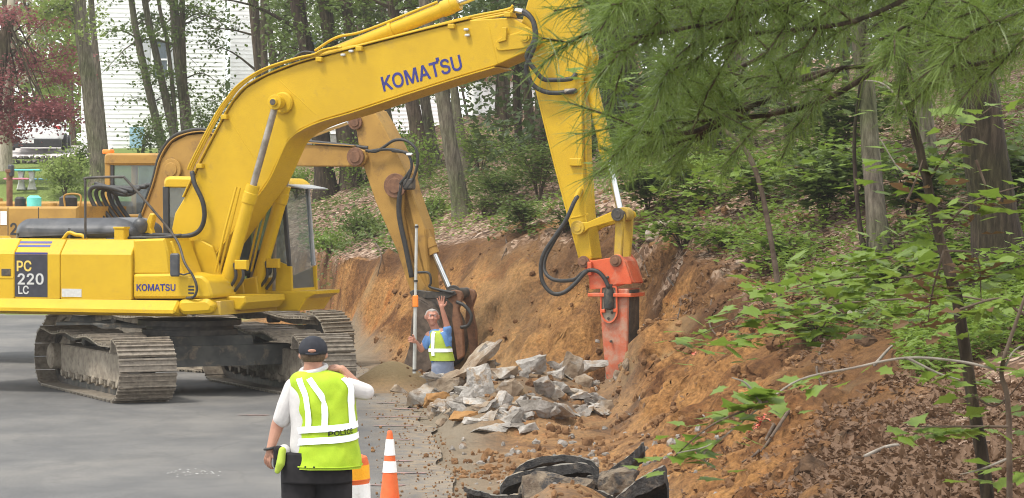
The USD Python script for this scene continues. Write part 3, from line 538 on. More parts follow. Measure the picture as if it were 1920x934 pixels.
SH = [
 ('shrub', 'low leafy plant on the rim of the bank behind the cab front', 618, 478, 70, 45, 'leaf_bright', 420, 0.09),
 ('shrub', 'leafy plants crowding the rim left of the old arm', 668, 452, 80, 60, 'leaf_green', 600, 0.09),
 ('shrub', 'leafy plant on the rim between the old arm and the rod top', 790, 425, 70, 50, 'leaf_green', 500, 0.09),
 ('shrub', 'spreading bush on the bank rim right of the leaning tree', 905, 412, 110, 60, 'leaf_green', 800, 0.09),
 ('shrub', 'bush overhanging the rim just left of the breaker hose', 985, 435, 100, 70, 'leaf_green', 900, 0.09),
 ('shrub', 'bush on the rim directly behind the foot of the yellow arm', 1060, 440, 110, 70, 'leaf_green', 800, 0.09),
 ('shrub', 'broad low maple shrub spreading over the rim above the breaker', 1280, 470, 150, 70, 'leaf_bright', 600, 0.085),
 ('shrub', 'airy maple shrub on the upper slope behind the smooth grey trunk', 1620, 380, 200, 120, 'leaf_bright', 1100, 0.09),
 ('shrub', 'airy maple shrub high on the slope under the pine', 1480, 350, 220, 110, 'leaf_bright', 1300, 0.09),
 ('shrub', 'pale shrub up the slope right of the yellow arm', 1260, 330, 160, 120, 'leaf_bright', 1300, 0.09),
 ('shrub', 'leafy shrub at the right edge in front of the big dark trunk', 1890, 560, 170, 120, 'leaf_bright', 600, 0.085),
 ('shrub', 'leafy shrub left of the foot of the big dark trunk', 1770, 520, 150, 110, 'leaf_bright', 600, 0.085),
 ('shrub', 'thin leafed bush in the wood left of the leaning tree', 770, 360, 120, 110, 'leaf_bright', 1300, 0.1),
 ('shrub', 'thin leafed bush in the wood behind the leaning tree', 900, 340, 150, 130, 'leaf_bright', 1600, 0.1),
 ('shrub', 'bushy light green shrub on the lawn left of the old cab', 122, 372, 95, 85, 'leaf_sunny', 1500, 0.11),
 ('shrub', 'small pale shrub by the end of the low stone wall', 152, 330, 50, 70, 'leaf_bright', 500, 0.11),
 ('shrub', 'leafy bush against the white siding near the blue door', 262, 305, 110, 95, 'leaf_green', 700, 0.13),
 ('shrub', 'bush between the slim trees and the house corner', 380, 300, 110, 120, 'leaf_green', 900, 0.13),
 ('shrub', 'dense bush behind the old boom left of the dark sturdy tree', 555, 372, 90, 60, 'leaf_bright', 900, 0.1),
 ('shrub', 'green bush under the old boom right of the sturdy tree', 668, 352, 120, 95, 'leaf_bright', 1100, 0.1),
 ('shrub', 'bush hiding the foot of the white wall under the boom letters', 722, 330, 130, 90, 'leaf_green', 1300, 0.11),
 ('shrub', 'low bush right of the leaning tree on the bank', 935, 390, 120, 80, 'leaf_green', 1200, 0.1),
 ('shrub', 'waist high bush hugging the left side of the yellow arm', 1010, 380, 150, 130, 'leaf_green', 1900, 0.1),
 ('shrub', 'small bright bush at the foot of the leaning tree', 815, 410, 60, 45, 'leaf_bright', 420, 0.08),
 ('shrub', 'upright fern like plant at the left of the old arm', 692, 445, 40, 40, 'leaf_sunny', 240, 0.09),
 ('shrub', 'bush behind the bucket cylinder of the yellow arm', 1215, 400, 130, 110, 'leaf_green', 1400, 0.09),
 ('shrub', 'pale leafed bush growing under the lowest pine bough', 1300, 400, 160, 120, 'leaf_bright', 1500, 0.085),
 ('shrub', 'wide bush in the middle of the slope below the pine', 1420, 400, 190, 130, 'leaf_bright', 1900, 0.085),
 ('shrub', 'bush left of the smooth grey trunk', 1545, 420, 150, 140, 'leaf_green', 1700, 0.085),
 ('shrub', 'bush between the smooth grey trunk and the big dark trunk', 1705, 430, 150, 160, 'leaf_green', 1500, 0.085),
 ('shrub', 'tall dim bush far up the hill behind the pine needles', 1330, 300, 220, 170, 'leaf_deep', 2200, 0.11),
 ('shrub', 'tall dim bush high on the hill left of the big dark trunk', 1560, 320, 240, 200, 'leaf_green', 2200, 0.11),
 ('shrub', 'dim bush at the right edge behind the big dark trunk', 1900, 420, 170, 200, 'leaf_green', 1500, 0.1),
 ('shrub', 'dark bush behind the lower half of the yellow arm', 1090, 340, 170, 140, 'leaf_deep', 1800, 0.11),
 ('shrub', 'low green plant on the rim of the cut above the breaker', 1215, 450, 60, 40, 'leaf_bright', 300, 0.07),
 ('shrub', 'tuft of leaves hanging over the dark hollow in the bank', 1530, 640, 70, 60, 'leaf_bright', 150, 0.1),
 ('shrub', 'low leafy plant on the litter below the smooth grey trunk', 1640, 540, 120, 60, 'leaf_bright', 420, 0.085),
 ('shrub', 'low bright plant on the litter left of the smooth grey trunk', 1470, 500, 170, 75, 'leaf_bright', 700, 0.085),
 ('shrub', 'low bright plant at the rim of the slope right of the breaker', 1360, 470, 130, 60, 'leaf_bright', 500, 0.08),
]
for i, s in enumerate(SH): shrub(*s, seed=200 + i)
# seedlings and litter: nobody could count them
def scatter(n, seed, ymin, ymax, dens, zoff, side=(0, 1e9)):
    r = np.random.default_rng(seed); k = n * 6
    u = r.random(k); Y = 1 / (1 / ymin + u * (1 / ymax - 1 / ymin)); px = r.uniform(560, 1990, k); x = (px - 960) / FPX * Y
    t = x - edge_x(Y); d = meshkit.fbm(np.stack([x * 0.9, Y * 0.6, Y * 0 + seed], -1), 3, seed)
    keep = (t > side[0]) & (t < side[1]) & dens(x, Y, t, d); x, Y = x[keep][:n], Y[keep][:n]
    return np.c_[x, Y, terrain(x, Y) + zoff(r, len(x))]
P = scatter(25000, 31, 13, 46, lambda x, Y, t, d: (d > 0.36) & (g2(x, Y, 4.0, 27.6, 0.8, 2.0) + g2(x, Y, 3.2, 25.2, 0.5, 1.3) < 0.4 + d * 0.5), lambda r, n: r.uniform(0.0, 0.05, n), (-0.55, 1e9))
obj('leaf_litter', leaves(P, 0.086, np.random.default_rng(32), OAK, up=0.8, tilt=0.8), 'leaf_dead', kind='stuff', label='brown and tan fallen leaves covering the wooded slope', cat='leaf litter')
P = scatter(2200, 35, 15, 40, lambda x, Y, t, d: d > 0.5, lambda r, n: r.uniform(0.0, 0.04, n), (-1.9, -0.4))
obj('leaf_litter', leaves(P, 0.075, np.random.default_rng(36), OAK, up=0.8, tilt=0.8), 'leaf_dead', kind='stuff', label='scattered dead leaves slid down over the bare cut', cat='leaf litter')
P = scatter(26000, 33, 24, 75, lambda x, Y, t, d: d > 0.5, lambda r, n: r.uniform(0.06, 0.38, n), (0.25, 1e9))
obj('ground_cover', leaves(P, 0.095, np.random.default_rng(34), DIA, up=1.0, tilt=0.5), 'leaf_bright', kind='stuff', label='low green seedlings spread over the woodland floor', cat='ground cover')
r = np.random.default_rng(41); n = 17000; Y = 1 / r.uniform(1 / 84, 1 / 47, n); x = (r.uniform(560, 1010, n) - 960) / FPX * Y; k = (x > edge_x(Y) + 0.1) & (meshkit.fbm(np.stack([x * 0.8, Y * 0.5, Y * 0], -1), 3, 5) > 0.44); x, Y = x[k], Y[k]
obj('ground_cover', leaves(np.c_[x, Y, terrain(x, Y) + r.uniform(0.03, 0.3, len(x))], 0.12, r, DIA, up=1.0, tilt=0.6), 'leaf_green', kind='stuff', label='green weeds on the bank top under the old boom', cat='ground cover')
# fallen sticks on the slope
r = random.Random(9)
for lb, a, b in (('long thin stick lying down the slope below the smooth grey trunk', (1515, 350), (1555, 372)), ('fallen grey stick in the litter at the lower right', (1620, 865), (1720, 845)), ('bare stick on the scraped soil right of the hollow', (1640, 690), (1700, 640))):
    p, q = hit(*a), hit(*b); p[2] += 0.03; q[2] += 0.04
    obj('fallen_stick', tube(curve([p, (p + q) / 2 + [0, 0, 0.04], q], 8), [0.018, 0.008], 6), 'twig_grey', smooth=True, label=lb, cat='stick')

# ---------------------------------------------------------------- saplings close to the camera
def spray(parent, pts, Y, n, size, leaf, seed, twig='twig', width=0.10, r0=0.006, shape=MAPLE, droop=0.02):
    """a leafy twig: points in sight lines at depth Y (a number, or one per point)"""
    r = np.random.default_rng(seed); Ys = np.broadcast_to(np.asarray(Y, float), (len(pts),))
    o = PORG[path_of(parent)]
    C = curve([at(x, y, d) - o for (x, y), d in zip(pts, Ys)], 4 + 4 * len(pts))
    br = obj('branch', tube(C, [r0, r0 * 0.35], 6), twig, parent, smooth=True)
    k = r.integers(2, len(C), n); P = C[k] + np.c_[r.normal(size=n) * width, r.normal(size=n) * width, r.normal(size=n) * width * 0.35 - droop]
    obj('leaves', leaves(P, size, r, shape, up=1.0, tilt=0.5, aim=np.c_[r.normal(size=n), -np.ones(n) * 0.4, -0.5 * np.ones(n)]), leaf, br)
PORG = {}
def sapling(label, stem, Ys, wpx, sprays, bark_, seed, leaf='leaf_bright', size=0.085):
    base = at(*stem[0], Ys[0] if np.ndim(Ys) else Ys); base[2] = tz(base[0], base[1]) - 0.1
    Yv = np.broadcast_to(np.asarray(Ys, float), (len(stem),))
    root = thing('sapling', label, 'sapling', base); PORG[path_of(root)] = base
    C = curve([N([0, 0, 0])] + [at(x, y, d) - base for (x, y), d in zip(stem[1:], Yv[1:])], 30)
    rr = wpx / 2 / FPX * Yv.mean()
    v, f = tube(C, [rr * 1.15, rr, rr * 0.75, rr * 0.5], 10); v = v + (meshkit.noise(v * 14, 2)[:, None] - 0.5) * rr * 0.35
    obj('trunk', (v, f), bark_, root, smooth=True)
    for i, (pts, Y, n, w) in enumerate(sprays):
        spray(root, pts, Y, n, size, leaf, seed * 50 + i, width=w, twig=('twig_grey' if n < 22 else 'twig'))
    return root
sapling('dark crooked sapling trunk crossing the right side from top to bottom', [(1872, 1300), (1852, 934), (1822, 740), (1796, 570), (1760, 440), (1738, 340), (1712, 225), (1690, 130), (1684, -60)], 11.0, 23, [
    ([(1712, 225), (1660, 160), (1600, 150)], 11, 14, 0.09), ([(1760, 440), (1820, 380), (1910, 350)], 10.6, 44, 0.09), ([(1780, 500), (1700, 520), (1600, 520), (1480, 545)], 11.2, 100, 0.12),
    ([(1790, 540), (1850, 520), (1940, 490)], 10.6, 46, 0.11), ([(1770, 470), (1690, 480), (1560, 500)], 11.6, 80, 0.14), ([(1800, 580), (1880, 560), (1950, 600)], 10.4, 36, 0.1),
    ([(1740, 340), (1800, 250), (1860, 200)], 11, 30, 0.1), ([(1738, 330), (1690, 320), (1650, 260)], 11.4, 20, 0.1), ([(1822, 740), (1870, 760), (1930, 700)], 10.8, 26, 0.1)], 'bark_dark', 3)
sapling('thin forked stem at the right edge with a long grey branch arching left', [(1893, 1250), (1893, 930), (1890, 760), (1878, 696), (1900, 620), (1935, 520)], 10.0, 11, [
    ([(1880, 696), (1800, 678), (1700, 671), (1600, 690), (1500, 712), (1430, 760), (1340, 830), (1270, 850)], [10, 10, 9.9, 9.8, 9.6, 9.5, 9.4, 9.3], 19, 0.045),
    ([(1440, 752), (1400, 768), (1330, 800), (1262, 858)], 9.4, 34, 0.055), ([(1430, 760), (1400, 720), (1372, 708)], 9.4, 10, 0.03), ([(1345, 828), (1320, 850), (1328, 876)], 9.4, 7, 0.03), ([(1700, 671), (1760, 700), (1800, 712)], 9.8, 9, 0.04),
    ([(1890, 800), (1780, 800), (1700, 800)], 9.9, 24, 0.06), ([(1880, 696), (1900, 660), (1930, 640)], 10, 16, 0.07), ([(1890, 860), (1840, 880), (1800, 890)], 10.2, 10, 0.07)], 'twig', 4)
sapling('low young maple reaching left over the cut bank with bright leaves', [(1990, 760), (1940, 640), (1900, 575)], 13.5, 12, [
    ([(1900, 575), (1800, 556), (1700, 560), (1600, 566), (1520, 586)], 13.4, 22, 0.05), ([(1700, 560), (1560, 570), (1430, 580), (1300, 632)], 13.2, 90, 0.1), ([(1560, 575), (1450, 620), (1330, 650)], 13, 40, 0.08),
    ([(1640, 556), (1520, 520), (1420, 540)], 13.4, 50, 0.12), ([(1560, 575), (1545, 610), (1525, 640)], 13.2, 30, 0.08), ([(1900, 575), (1950, 560), (1990, 570)], 13.4, 20, 0.1), ([(1780, 556), (1700, 590), (1640, 600)], 13.4, 24, 0.08)], 'twig', 5, size=0.095)
sapling('young maple behind the pine with a row of light leaves beside the arm', [(1475, 430), (1420, 330), (1340, 230), (1240, 180)], 31, 10, [
    ([(1330, 240), (1260, 190), (1180, 160), (1105, 128)], 27, 90, 0.16), ([(1340, 250), (1270, 300), (1180, 290)], 27, 60, 0.2), ([(1300, 220), (1240, 240), (1190, 200)], 27, 60, 0.18), ([(1420, 330), (1340, 340), (1250, 350)], 31, 60, 0.2), ([(1420, 330), (1470, 310), (1530, 320)], 31, 60, 0.2)], 'twig', 6, size=0.14)
# withered brown leaves hanging on a broken twig before the big trunk
r = np.random.default_rng(55)
w = thing('broken_branch', 'withered brown leaves hanging in front of the big dark trunk', 'branch', at(1760, 420, 10.5)); PORG[path_of(w)] = at(1760, 420, 10.5)
for i, (pts, n) in enumerate((([(1770, 470), (1750, 540), (1740, 600)], 26), ([(1700, 380), (1716, 340), (1730, 300)], 12), ([(1770, 470), (1830, 480), (1840, 560)], 16), ([(1830, 300), (1850, 360), (1840, 400)], 10))):
    spray(w, pts, 10.6, n, 0.1, 'leaf_withered', 700 + i, width=0.05, shape=OAK, droop=0.05)

# ---------------------------------------------------------------- the pine whose boughs hang in from the upper right
pine = thing('pine_tree', 'long needled pine with boughs hanging across the upper right corner', 'tree', (2.6, 8.6, tz(2.6, 8.6)))
PO = N([2.6, 8.6, tz(2.6, 8.6)])
v, f = tube(curve([(0, 0, -0.4), (0.05, 0, 3), (0, 0.05, 7), (0, 0, 12)], 14), [0.2, 0.16, 0.12, 0.05], 12); obj('trunk', (v, f), 'bark_dark', pine, smooth=True)
def tufts(T, D, r, nn, L):
    """bundles of long needles at the points T, fanned about the directions D"""
    n = len(T); c = np.repeat(T, nn, 0); d = np.repeat(D, nn, 0)
    c = c - d * r.uniform(0, 0.07, (n * nn, 1)); k = d * r.uniform(0.2, 1.5, (n * nn, 1)) + r.normal(size=(n * nn, 3)) * 0.62; k /= np.linalg.norm(k, axis=1, keepdims=True); k[:, 2] -= 0.12
    ln = L * r.uniform(0.6, 1.1, (n * nn, 1)); s = np.cross(k, r.normal(size=(n * nn, 3))); s /= np.linalg.norm(s, axis=1, keepdims=True) + 1e-9
    w = 0.0011; mid = c + k * ln * 0.55; tip = c + k * ln + [0, 0, -0.008]
    V = np.stack([c - s * w, c + s * w, mid + s * w, mid - s * w, tip], 1).reshape(-1, 3)
    F = N([[0, 1, 2], [0, 2, 3], [3, 2, 4]]); F = (F[None] + (np.arange(n * nn) * 5)[:, None, None]).reshape(-1, 3)
    return V, F
def bough(pts, Ys, seed, twigs, L=0.105, r0=0.011, per=25, tl=0.36):
    r = np.random.default_rng(seed); Yv = np.linspace(Ys[0], Ys[1], len(pts))
    C = curve([at(x, y, d) - PO for (x, y), d in zip(pts, Yv)], 26)
    b = obj('bough', tube(C, [r0, r0 * 0.35], 7), 'bark_dark', pine, smooth=True)
    tw, T, D = [], [C[-1]], [C[-1] - C[-2]]
    for i in range(twigs):
        k = 5 + int((len(C) - 6) * (i + 0.5) / twigs); t = C[k] - C[k - 1]; t /= np.linalg.norm(t); sd_ = 1 if i % 2 else -1
        side = np.cross(t, [0, 0.8, 0.6]); side /= np.linalg.norm(side) + 1e-9
        d = t * 0.75 + side * sd_ * r.uniform(0.4, 0.95) + r.normal(size=3) * 0.25; d /= np.linalg.norm(d); ln = tl * r.uniform(0.55, 1.2) * (1 - 0.45 * k / len(C))
        Q = curve([C[k], C[k] + d * ln * 0.5 + [0, 0, 0.012], C[k] + d * ln], 6); tw.append(tube(Q, [0.0042, 0.0022], 5, False))
        for j in (2, 3, 4, 5): T.append(Q[j]); D.append(Q[j] - Q[j - 1])
        e = d + side * -sd_ * 0.7 + r.normal(size=3) * 0.2; e /= np.linalg.norm(e); Q2 = N([Q[2], Q[2] + e * ln * 0.25, Q[2] + e * ln * 0.5]); tw.append(tube(Q2, [0.003, 0.002], 4, False))
        T += [Q2[1], Q2[2]]; D += [e, e]
    obj('twigs', cat(*tw), 'bark_brown', b, smooth=True, kind='stuff')
    T, D = N(T), N(D); D = D / (np.linalg.norm(D, axis=1, keepdims=True) + 1e-9)
    obj('needles', tufts(T, D, r, per, L), 'needle_green', b)
BG = [([(2150, -230), (1920, -30), (1800, 45), (1740, 82), (1640, 122), (1560, 132), (1430, 190), (1330, 245), (1240, 278)], (8.2, 7.4), 3),
      ([(2100, -300), (1800, -160), (1600, -40), (1430, 20), (1300, 50), (1190, 70)], (8, 6.8), 14),
      ([(1900, -300), (1600, -150), (1420, -60), (1340, 10), (1290, 95), (1240, 165)], (8, 7), 9),
      ([(2100, -200), (1920, -80), (1760, -30), (1600, 40), (1440, 60), (1330, 75)], (8, 7.2), 12),
      ([(2150, -150), (1960, -20), (1860, 10), (1740, 30), (1650, 75)], (7.8, 7), 9),
      ([(2150, 0), (2000, 60), (1900, 100), (1840, 118), (1780, 125)], (7.6, 7), 8),
      ([(2000, -300), (1700, -180), (1500, -90), (1380, -40), (1260, -10), (1150, 10)], (8, 6.8), 13),
      ([(1900, -160), (1700, -60), (1550, 20), (1420, 110), (1330, 150), (1260, 190)], (8.4, 7.8), 10),
      ([(1430, 190), (1380, 205), (1320, 240), (1280, 250), (1230, 250), (1185, 245)], (7.6, 7.2), 6),
      ([(1700, 90), (1560, 180), (1440, 215), (1330, 225), (1240, 235)], (7.8, 7.4), 9),
      ([(2150, -60), (1990, 10), (1900, 30), (1820, 60)], (7.2, 6.8), 8),
      ([(1800, -200), (1500, -110), (1340, -70), (1250, -40), (1180, -10)], (7.4, 6.6), 10),
      ([(1420, -80), (1260, 0), (1150, 42), (1085, 70)], (7.2, 7.0), 4),
      ([(1560, 132), (1480, 150), (1400, 150), (1330, 190), (1290, 215)], (8.0, 7.8), 7), ([(1330, 250), (1260, 275), (1200, 292), (1160, 300)], (7.7, 7.6), 3)]
for i, (p, y, t) in enumerate(BG): bough(p, y, 900 + i, t)
# ================================================================ THE EXCAVATORS
def stadium(L=1.93, r=0.40, zc=0.45, sag=0.05, n=400):
    """a crawler's loop (s, z): flat on the ground, round both ends, sagging between its top rollers"""
    s1 = np.linspace(-L, L, 90); a = np.linspace(-PI / 2, PI / 2, 50)[1:-1]; s2 = np.linspace(L, -L, 90)
    P = np.vstack([np.c_[s1, np.full(90, zc - r)], np.c_[L + r * np.cos(a), zc + r * np.sin(a)],
                   np.c_[s2, zc + r - sag * np.sin((s2 + L) / (2 * L) * 3 * PI) ** 2 - 0.03 * np.clip(s2, 0, 9) ** 2], np.c_[-L - r * np.cos(a), zc - r * np.sin(a)]])
    P = np.vstack([P, P[:1]]); l = np.r_[0, np.cumsum(np.linalg.norm(np.diff(P, axis=0), axis=1))]
    return P, l
def crawler(parent, to, side, W, G, L, r, zc, pitch=0.205, joined=False, steel='track_steel', zoff=0.0):
    """one track; to() carries (along, across, up) of the undercarriage to the thing's axes"""
    P, l = stadium(L, r, zc); n = int(round(l[-1] / pitch)); c = side * G / 2
    def put(m):
        v, f = arr(m); return to(v + [0, c, zoff]), f
    ch = []
    for k in range(n):
        t = (k + 0.5) / n * l[-1]; p = N([np.interp(t, l, P[:, i]) for i in (0, 1)]); q = N([np.interp((t + 0.02) % l[-1], l, P[:, i]) for i in (0, 1)]); d = q - p; d /= np.linalg.norm(d)
        nn = N([d[1], -d[0]])                                        # outward
        def bar(a0, a1, h0, h1, w):
            C = [p + d * a0 + nn * h0, p + d * a1 + nn * h0, p + d * a1 + nn * h1, p + d * a0 + nn * h1]
            return prism(C, -w, w, 0)
        h = pitch * 0.485
        shoe = [bar(-h, h, 0.012, 0.028, W / 2), bar(-h * 0.95, -h * 0.72, 0.028, 0.058, W / 2), bar(-0.1 * h, 0.1 * h, 0.028, 0.05, W / 2), bar(h * 0.68, h * 0.9, 0.028, 0.058, W / 2)]
        ch += [prism([p - d * h + nn * 0.012, p + d * h + nn * 0.012, p + d * h - nn * 0.09, p - d * h - nn * 0.09], s - 0.025, s + 0.025, 0) for s in (-0.09, 0.09)]
        if joined: ch += shoe
        else: SH_.append((k, put(cat(*shoe))))
    tr = obj('crawler_chain', put(cat(*ch)), 'dark_steel' if not joined else steel, parent)
    if not joined:
        for k, m in SH_: obj('track_shoe', m, steel, tr)
    SH_.clear()
    o = 1 if side > 0 else -1
    fr = [prism([(-L + 0.35, zc - 0.22), (L - 0.35, zc - 0.22), (L - 0.2, zc + 0.02), (L - 0.5, zc + 0.2), (-L + 0.3, zc + 0.2)], -0.2, 0.2, 0.02)]
    obj('track_frame', put(cat(*fr)), 'dusty_steel', parent)
    obj('idler', put(cat(lathe((L, -0.1, zc), (0, 1, 0), [(0, r - 0.12), (0, r - 0.05), (0.06, r - 0.02), (0.14, r - 0.02), (0.2, r - 0.05), (0.2, r - 0.12)], 24))), 'dark_steel', parent, smooth=30)
    sp = lathe((-L, -0.17, zc), (0, 1, 0), [(0, 0.19), (0.04, 0.2), (0.1, 0.27), (0.13, r - 0.05), (0.21, r - 0.05), (0.24, 0.27), (0.3, 0.2), (0.34, 0.19)], 24)
    obj('sprocket', put(sp), 'dusty_steel', parent, smooth=30)
    obj('final_drive', put(lathe((-L, -0.3, zc), (0, 1, 0), [(0, 0.16), (0.03, 0.2), (0.14, 0.2), (0.14, 0.1)], 24)), 'dusty_steel', parent, smooth=30)
    for k in range(8):
        obj('roller', put(lathe((-L + 0.42 + k * (2 * L - 0.84) / 7, -0.22, zc - r + 0.17), (0, 1, 0), [(0, 0.05), (0.02, 0.06), (0.05, 0.06), (0.06, 0.1), (0.38, 0.1), (0.39, 0.06), (0.44, 0.05)], 14)), 'dusty_steel', parent, smooth=30)
    for s in (-L / 3, L / 3):
        obj('carrier_roller', put(lathe((s, -0.12, zc + r - 0.12), (0, 1, 0), [(0, 0.05), (0.02, 0.075), (0.24, 0.075), (0.26, 0.05)], 14)), 'dark_steel', parent, smooth=30)
SH_ = []
def cylinder(parent, name, p, q, r, rod_r, cut, paint, rod='chrome', lines=True, sidev=None):
    """hydraulic cylinder from p to q; the barrel ends at the fraction cut, where the rod comes out"""
    p, q = N(p), N(q); d = (q - p) / np.linalg.norm(q - p); c = p + (q - p) * cut; L = np.linalg.norm(c - p)
    b = obj(name, lathe(p, d, [(-r * 0.9, r * 0.5), (-r * 0.7, r * 0.95), (r, r * 1.0), (r * 1.2, r), (L - 0.28, r), (L - 0.27, r * 1.14), (L - 0.12, r * 1.14), (L - 0.11, r * 1.04), (L, r * 1.04), (L, rod_r * 1.1)], 24), paint, parent, smooth=30)
    obj('rod', lathe(c, d, [(0, rod_r), (np.linalg.norm(q - c), rod_r)], 18), rod, b, smooth=30)
    return b
def decal_text(parent, fr, txt, px0, px1, v, mtl, h, name='lettering', label=None):
    a, b = fr.p3(*px0, v), fr.p3(*px1, v)
    return obj(name, lettering(txt, h, b - a, a, (0, -1, 0), 0.004, True, np.linalg.norm(b - a)), mtl, parent, label=label)

noisy('bucket_steel', (0.05, 0.038, 0.03), (0.13, 0.10, 0.078), 7, 0.6, 0.3, 0.2)
# ---------------------------------------------------------------- the yellow one with the breaker
F1 = Frame((-4.867, 40.245, 0.0), -0.36)
ex = thing('excavator', 'bright yellow crawler excavator with an orange breaker on its arm', 'excavator', F1.o, F1.rz)
ROT = -(PI / 2 - 0.427) - F1.rz
cR, sR = math.cos(ROT), math.sin(ROT)
def under(v): v = N(v); return np.c_[v[:, 0] * cR - v[:, 1] * sR, v[:, 0] * sR + v[:, 1] * cR, v[:, 2]]
for sd_ in (-1, 1): crawler(ex, under, sd_, 0.84, 2.72, 1.93, 0.405, 0.465)
def U(m): v, f = arr(m); return under(v), f
cb = cat(prism([(-0.95, 0.42), (0.95, 0.42), (0.75, 0.86), (-0.75, 0.86)], -0.75, 0.75, 0.03), box(0.35, 0.9, -1.3, 1.3, 0.42, 0.72, 0.03), box(-0.9, -0.35, -1.3, 1.3, 0.42, 0.72, 0.03))
obj('car_body', U(cb), 'undercarriage_steel', ex)
obj('turntable', lathe((0, 0, 0.84), (0, 0, 1), [(0, 0.5), (0, 0.72), (0.1, 0.72), (0.1, 0.66), (0.16, 0.66), (0.16, 0.78), (0.24, 0.78), (0.24, 0.4)], 40), 'dark_steel', ex, smooth=30)
q = lambda x, y, v: F1.uw(x, y, v)
VS = -1.36                                                         # the side we see
uL, uR = q(-140, 500, VS)[0], q(385, 500, VS)[0]
wT, wB, wK = q(100, 449, VS + 0.2)[1], q(100, 561, VS)[1], q(100, 477, VS)[1]
# slewing frame under everything, the long skirt
obj('slewing_frame', cat(box(uL - 0.35, q(430, 500, -1)[0], -1.28, 1.28, wB - 0.2, wB, 0.01), box(q(420, 500, 0)[0], q(470, 500, 0)[0], -0.75, 1.3, wB - 0.2, wB + 0.02, 0.01)), 'yellow_paint_dusty', ex)
wS = q(100, 578, VS - 0.13)[1]; wS2 = q(100, 590, VS)[1]
sk = [(VS - 0.003, wB + 0.004), (VS - 0.14, wS), (VS - 0.14, wS - 0.05), (VS + 0.05, wS2), (VS + 0.3, wS2), (VS + 0.3, wB + 0.004)]
obj('side_skirt', prism_u(sk, uL, q(336, 575, VS)[0], 0.03), 'yellow_paint', ex)
fc = F1.poly([(338, 562), (392, 560), (404, 572), (398, 587), (345, 590), (334, 580)], VS)
obj('corner_step', prism(roundpoly(fc, 0.05), VS - 0.05, VS + 0.9, 0.05), 'yellow_paint', ex, smooth=35)
def panel(name, x0, x1, mt, extra=0.0, parent=ex, wt=None):
    t = [(VS - extra, wB + 0.006), (VS - extra, wK), (VS + 0.035 - extra, wK + 0.055), (VS + 0.19, wT), (VS + 0.42, wT + 0.012), (VS + 0.42, wB + 0.006)]
    return obj(name, prism_u(t, q(x0, 500, VS)[0] + 0.004, q(x1, 500, VS)[0] - 0.004, 0.012), mt, parent)
rp = panel('rear_panel', -140, 27, 'yellow_paint')
obj('latch', box(q(3, 505, VS)[0], q(20, 505, VS)[0], VS - 0.012, VS + 0.01, q(0, 517, VS)[1], q(0, 504, VS)[1], 0.004), 'dark_steel', rp)
obj('panel_step', box(q(-140, 505, VS)[0], q(25, 505, VS)[0], VS - 0.008, VS + 0.01, q(0, 522, VS)[1], q(0, 519, VS)[1], 0.003), 'yellow_paint', rp)
dp = panel('decal_panel', 27, 113, 'yellow_paint')
nb = obj('model_plate', box(q(28, 500, VS)[0], q(89, 500, VS)[0], VS - 0.004, VS + 0.004, q(0, 556, VS)[1], wK - 0.01, 0), 'decal_dark', dp)
for txt, a, b, mt_, h in (('PC', (30, 508), (59, 508), 'gold_text', 19), ('220', (31, 533), (82, 533), 'decal_grey', 20), ('LC', (33, 551), (54, 551), 'decal_grey', 15)):
    decal_text(nb, F1, txt, a, b, VS - 0.004, mt_, h * 38.9 / 5000)
for w0 in (0.30, 0.62):
    e = N([VS + 0.035, wK + 0.055]); g_ = N([VS + 0.19, wT]); A, B = e + (g_ - e) * w0, e + (g_ - e) * (w0 + 0.2); nr = N([-(g_ - e)[1], (g_ - e)[0]]); nr /= np.linalg.norm(nr)
    obj('stripe', prism_u([A + nr * 0.003, B + nr * 0.003, B - nr * 0.004, A - nr * 0.004], q(28, 460, VS)[0], q(88, 460, VS)[0], 0), 'decal_blue', dp)
obj('stripe', box(q(28, 470, VS)[0], q(89, 470, VS)[0], VS - 0.004, VS + 0.004, wK - 0.004, wK + 0.028, 0), 'decal_blue', dp)
dr = panel('engine_door', 113, 247, 'yellow_paint')
obj('notice_plate', box(q(116, 545, VS)[0], q(153, 545, VS)[0], VS - 0.005, VS + 0.004, q(0, 555, VS)[1], q(0, 540, VS)[1], 0), 'decal_grey', dr)
# front tank and tool box
ft = F1.poly([(249, 449), (308, 447), (314, 470), (320, 515), (249, 515)], VS + 0.05)
obj('tank_box', prism(ft, VS + 0.05, VS + 0.85, 0.03), 'yellow_paint', ex)
ft2 = F1.poly([(300, 452), (322, 452), (345, 515), (300, 515)], VS + 0.2)
obj('tank_bracket', prism(ft2, VS + 0.2, VS + 0.8, 0.02), 'yellow_paint', ex)
tb = F1.poly([(249, 514), (338, 513), (352, 517), (378, 517), (390, 528), (398, 553), (396, 560), (249, 560)], VS)
tbo = obj('tool_box', prism(roundpoly(tb, 0.04), VS, VS + 0.8, 0.035), 'yellow_paint', ex, smooth=40)
decal_text(tbo, F1, 'KOMATSU', (255, 545), (329, 545), VS - 0.001, 'logo_blue', 12 * 38.9 / 5000)
s_ = F1.p3(307, 534.5, VS - 0.001); obj('lettering', box(s_[0], s_[0] + 0.02, VS - 0.004, VS, s_[2], s_[2] + 0.02, 0), 'logo_blue', tbo)
for y in (533, 539, 545): obj('vent_slot', box(q(353, y, VS)[0], q(364, y, VS)[0], VS - 0.004, VS + 0.004, q(0, y + 1.6, VS)[1], q(0, y - 1.6, VS)[1], 0), 'cab_black', tbo)
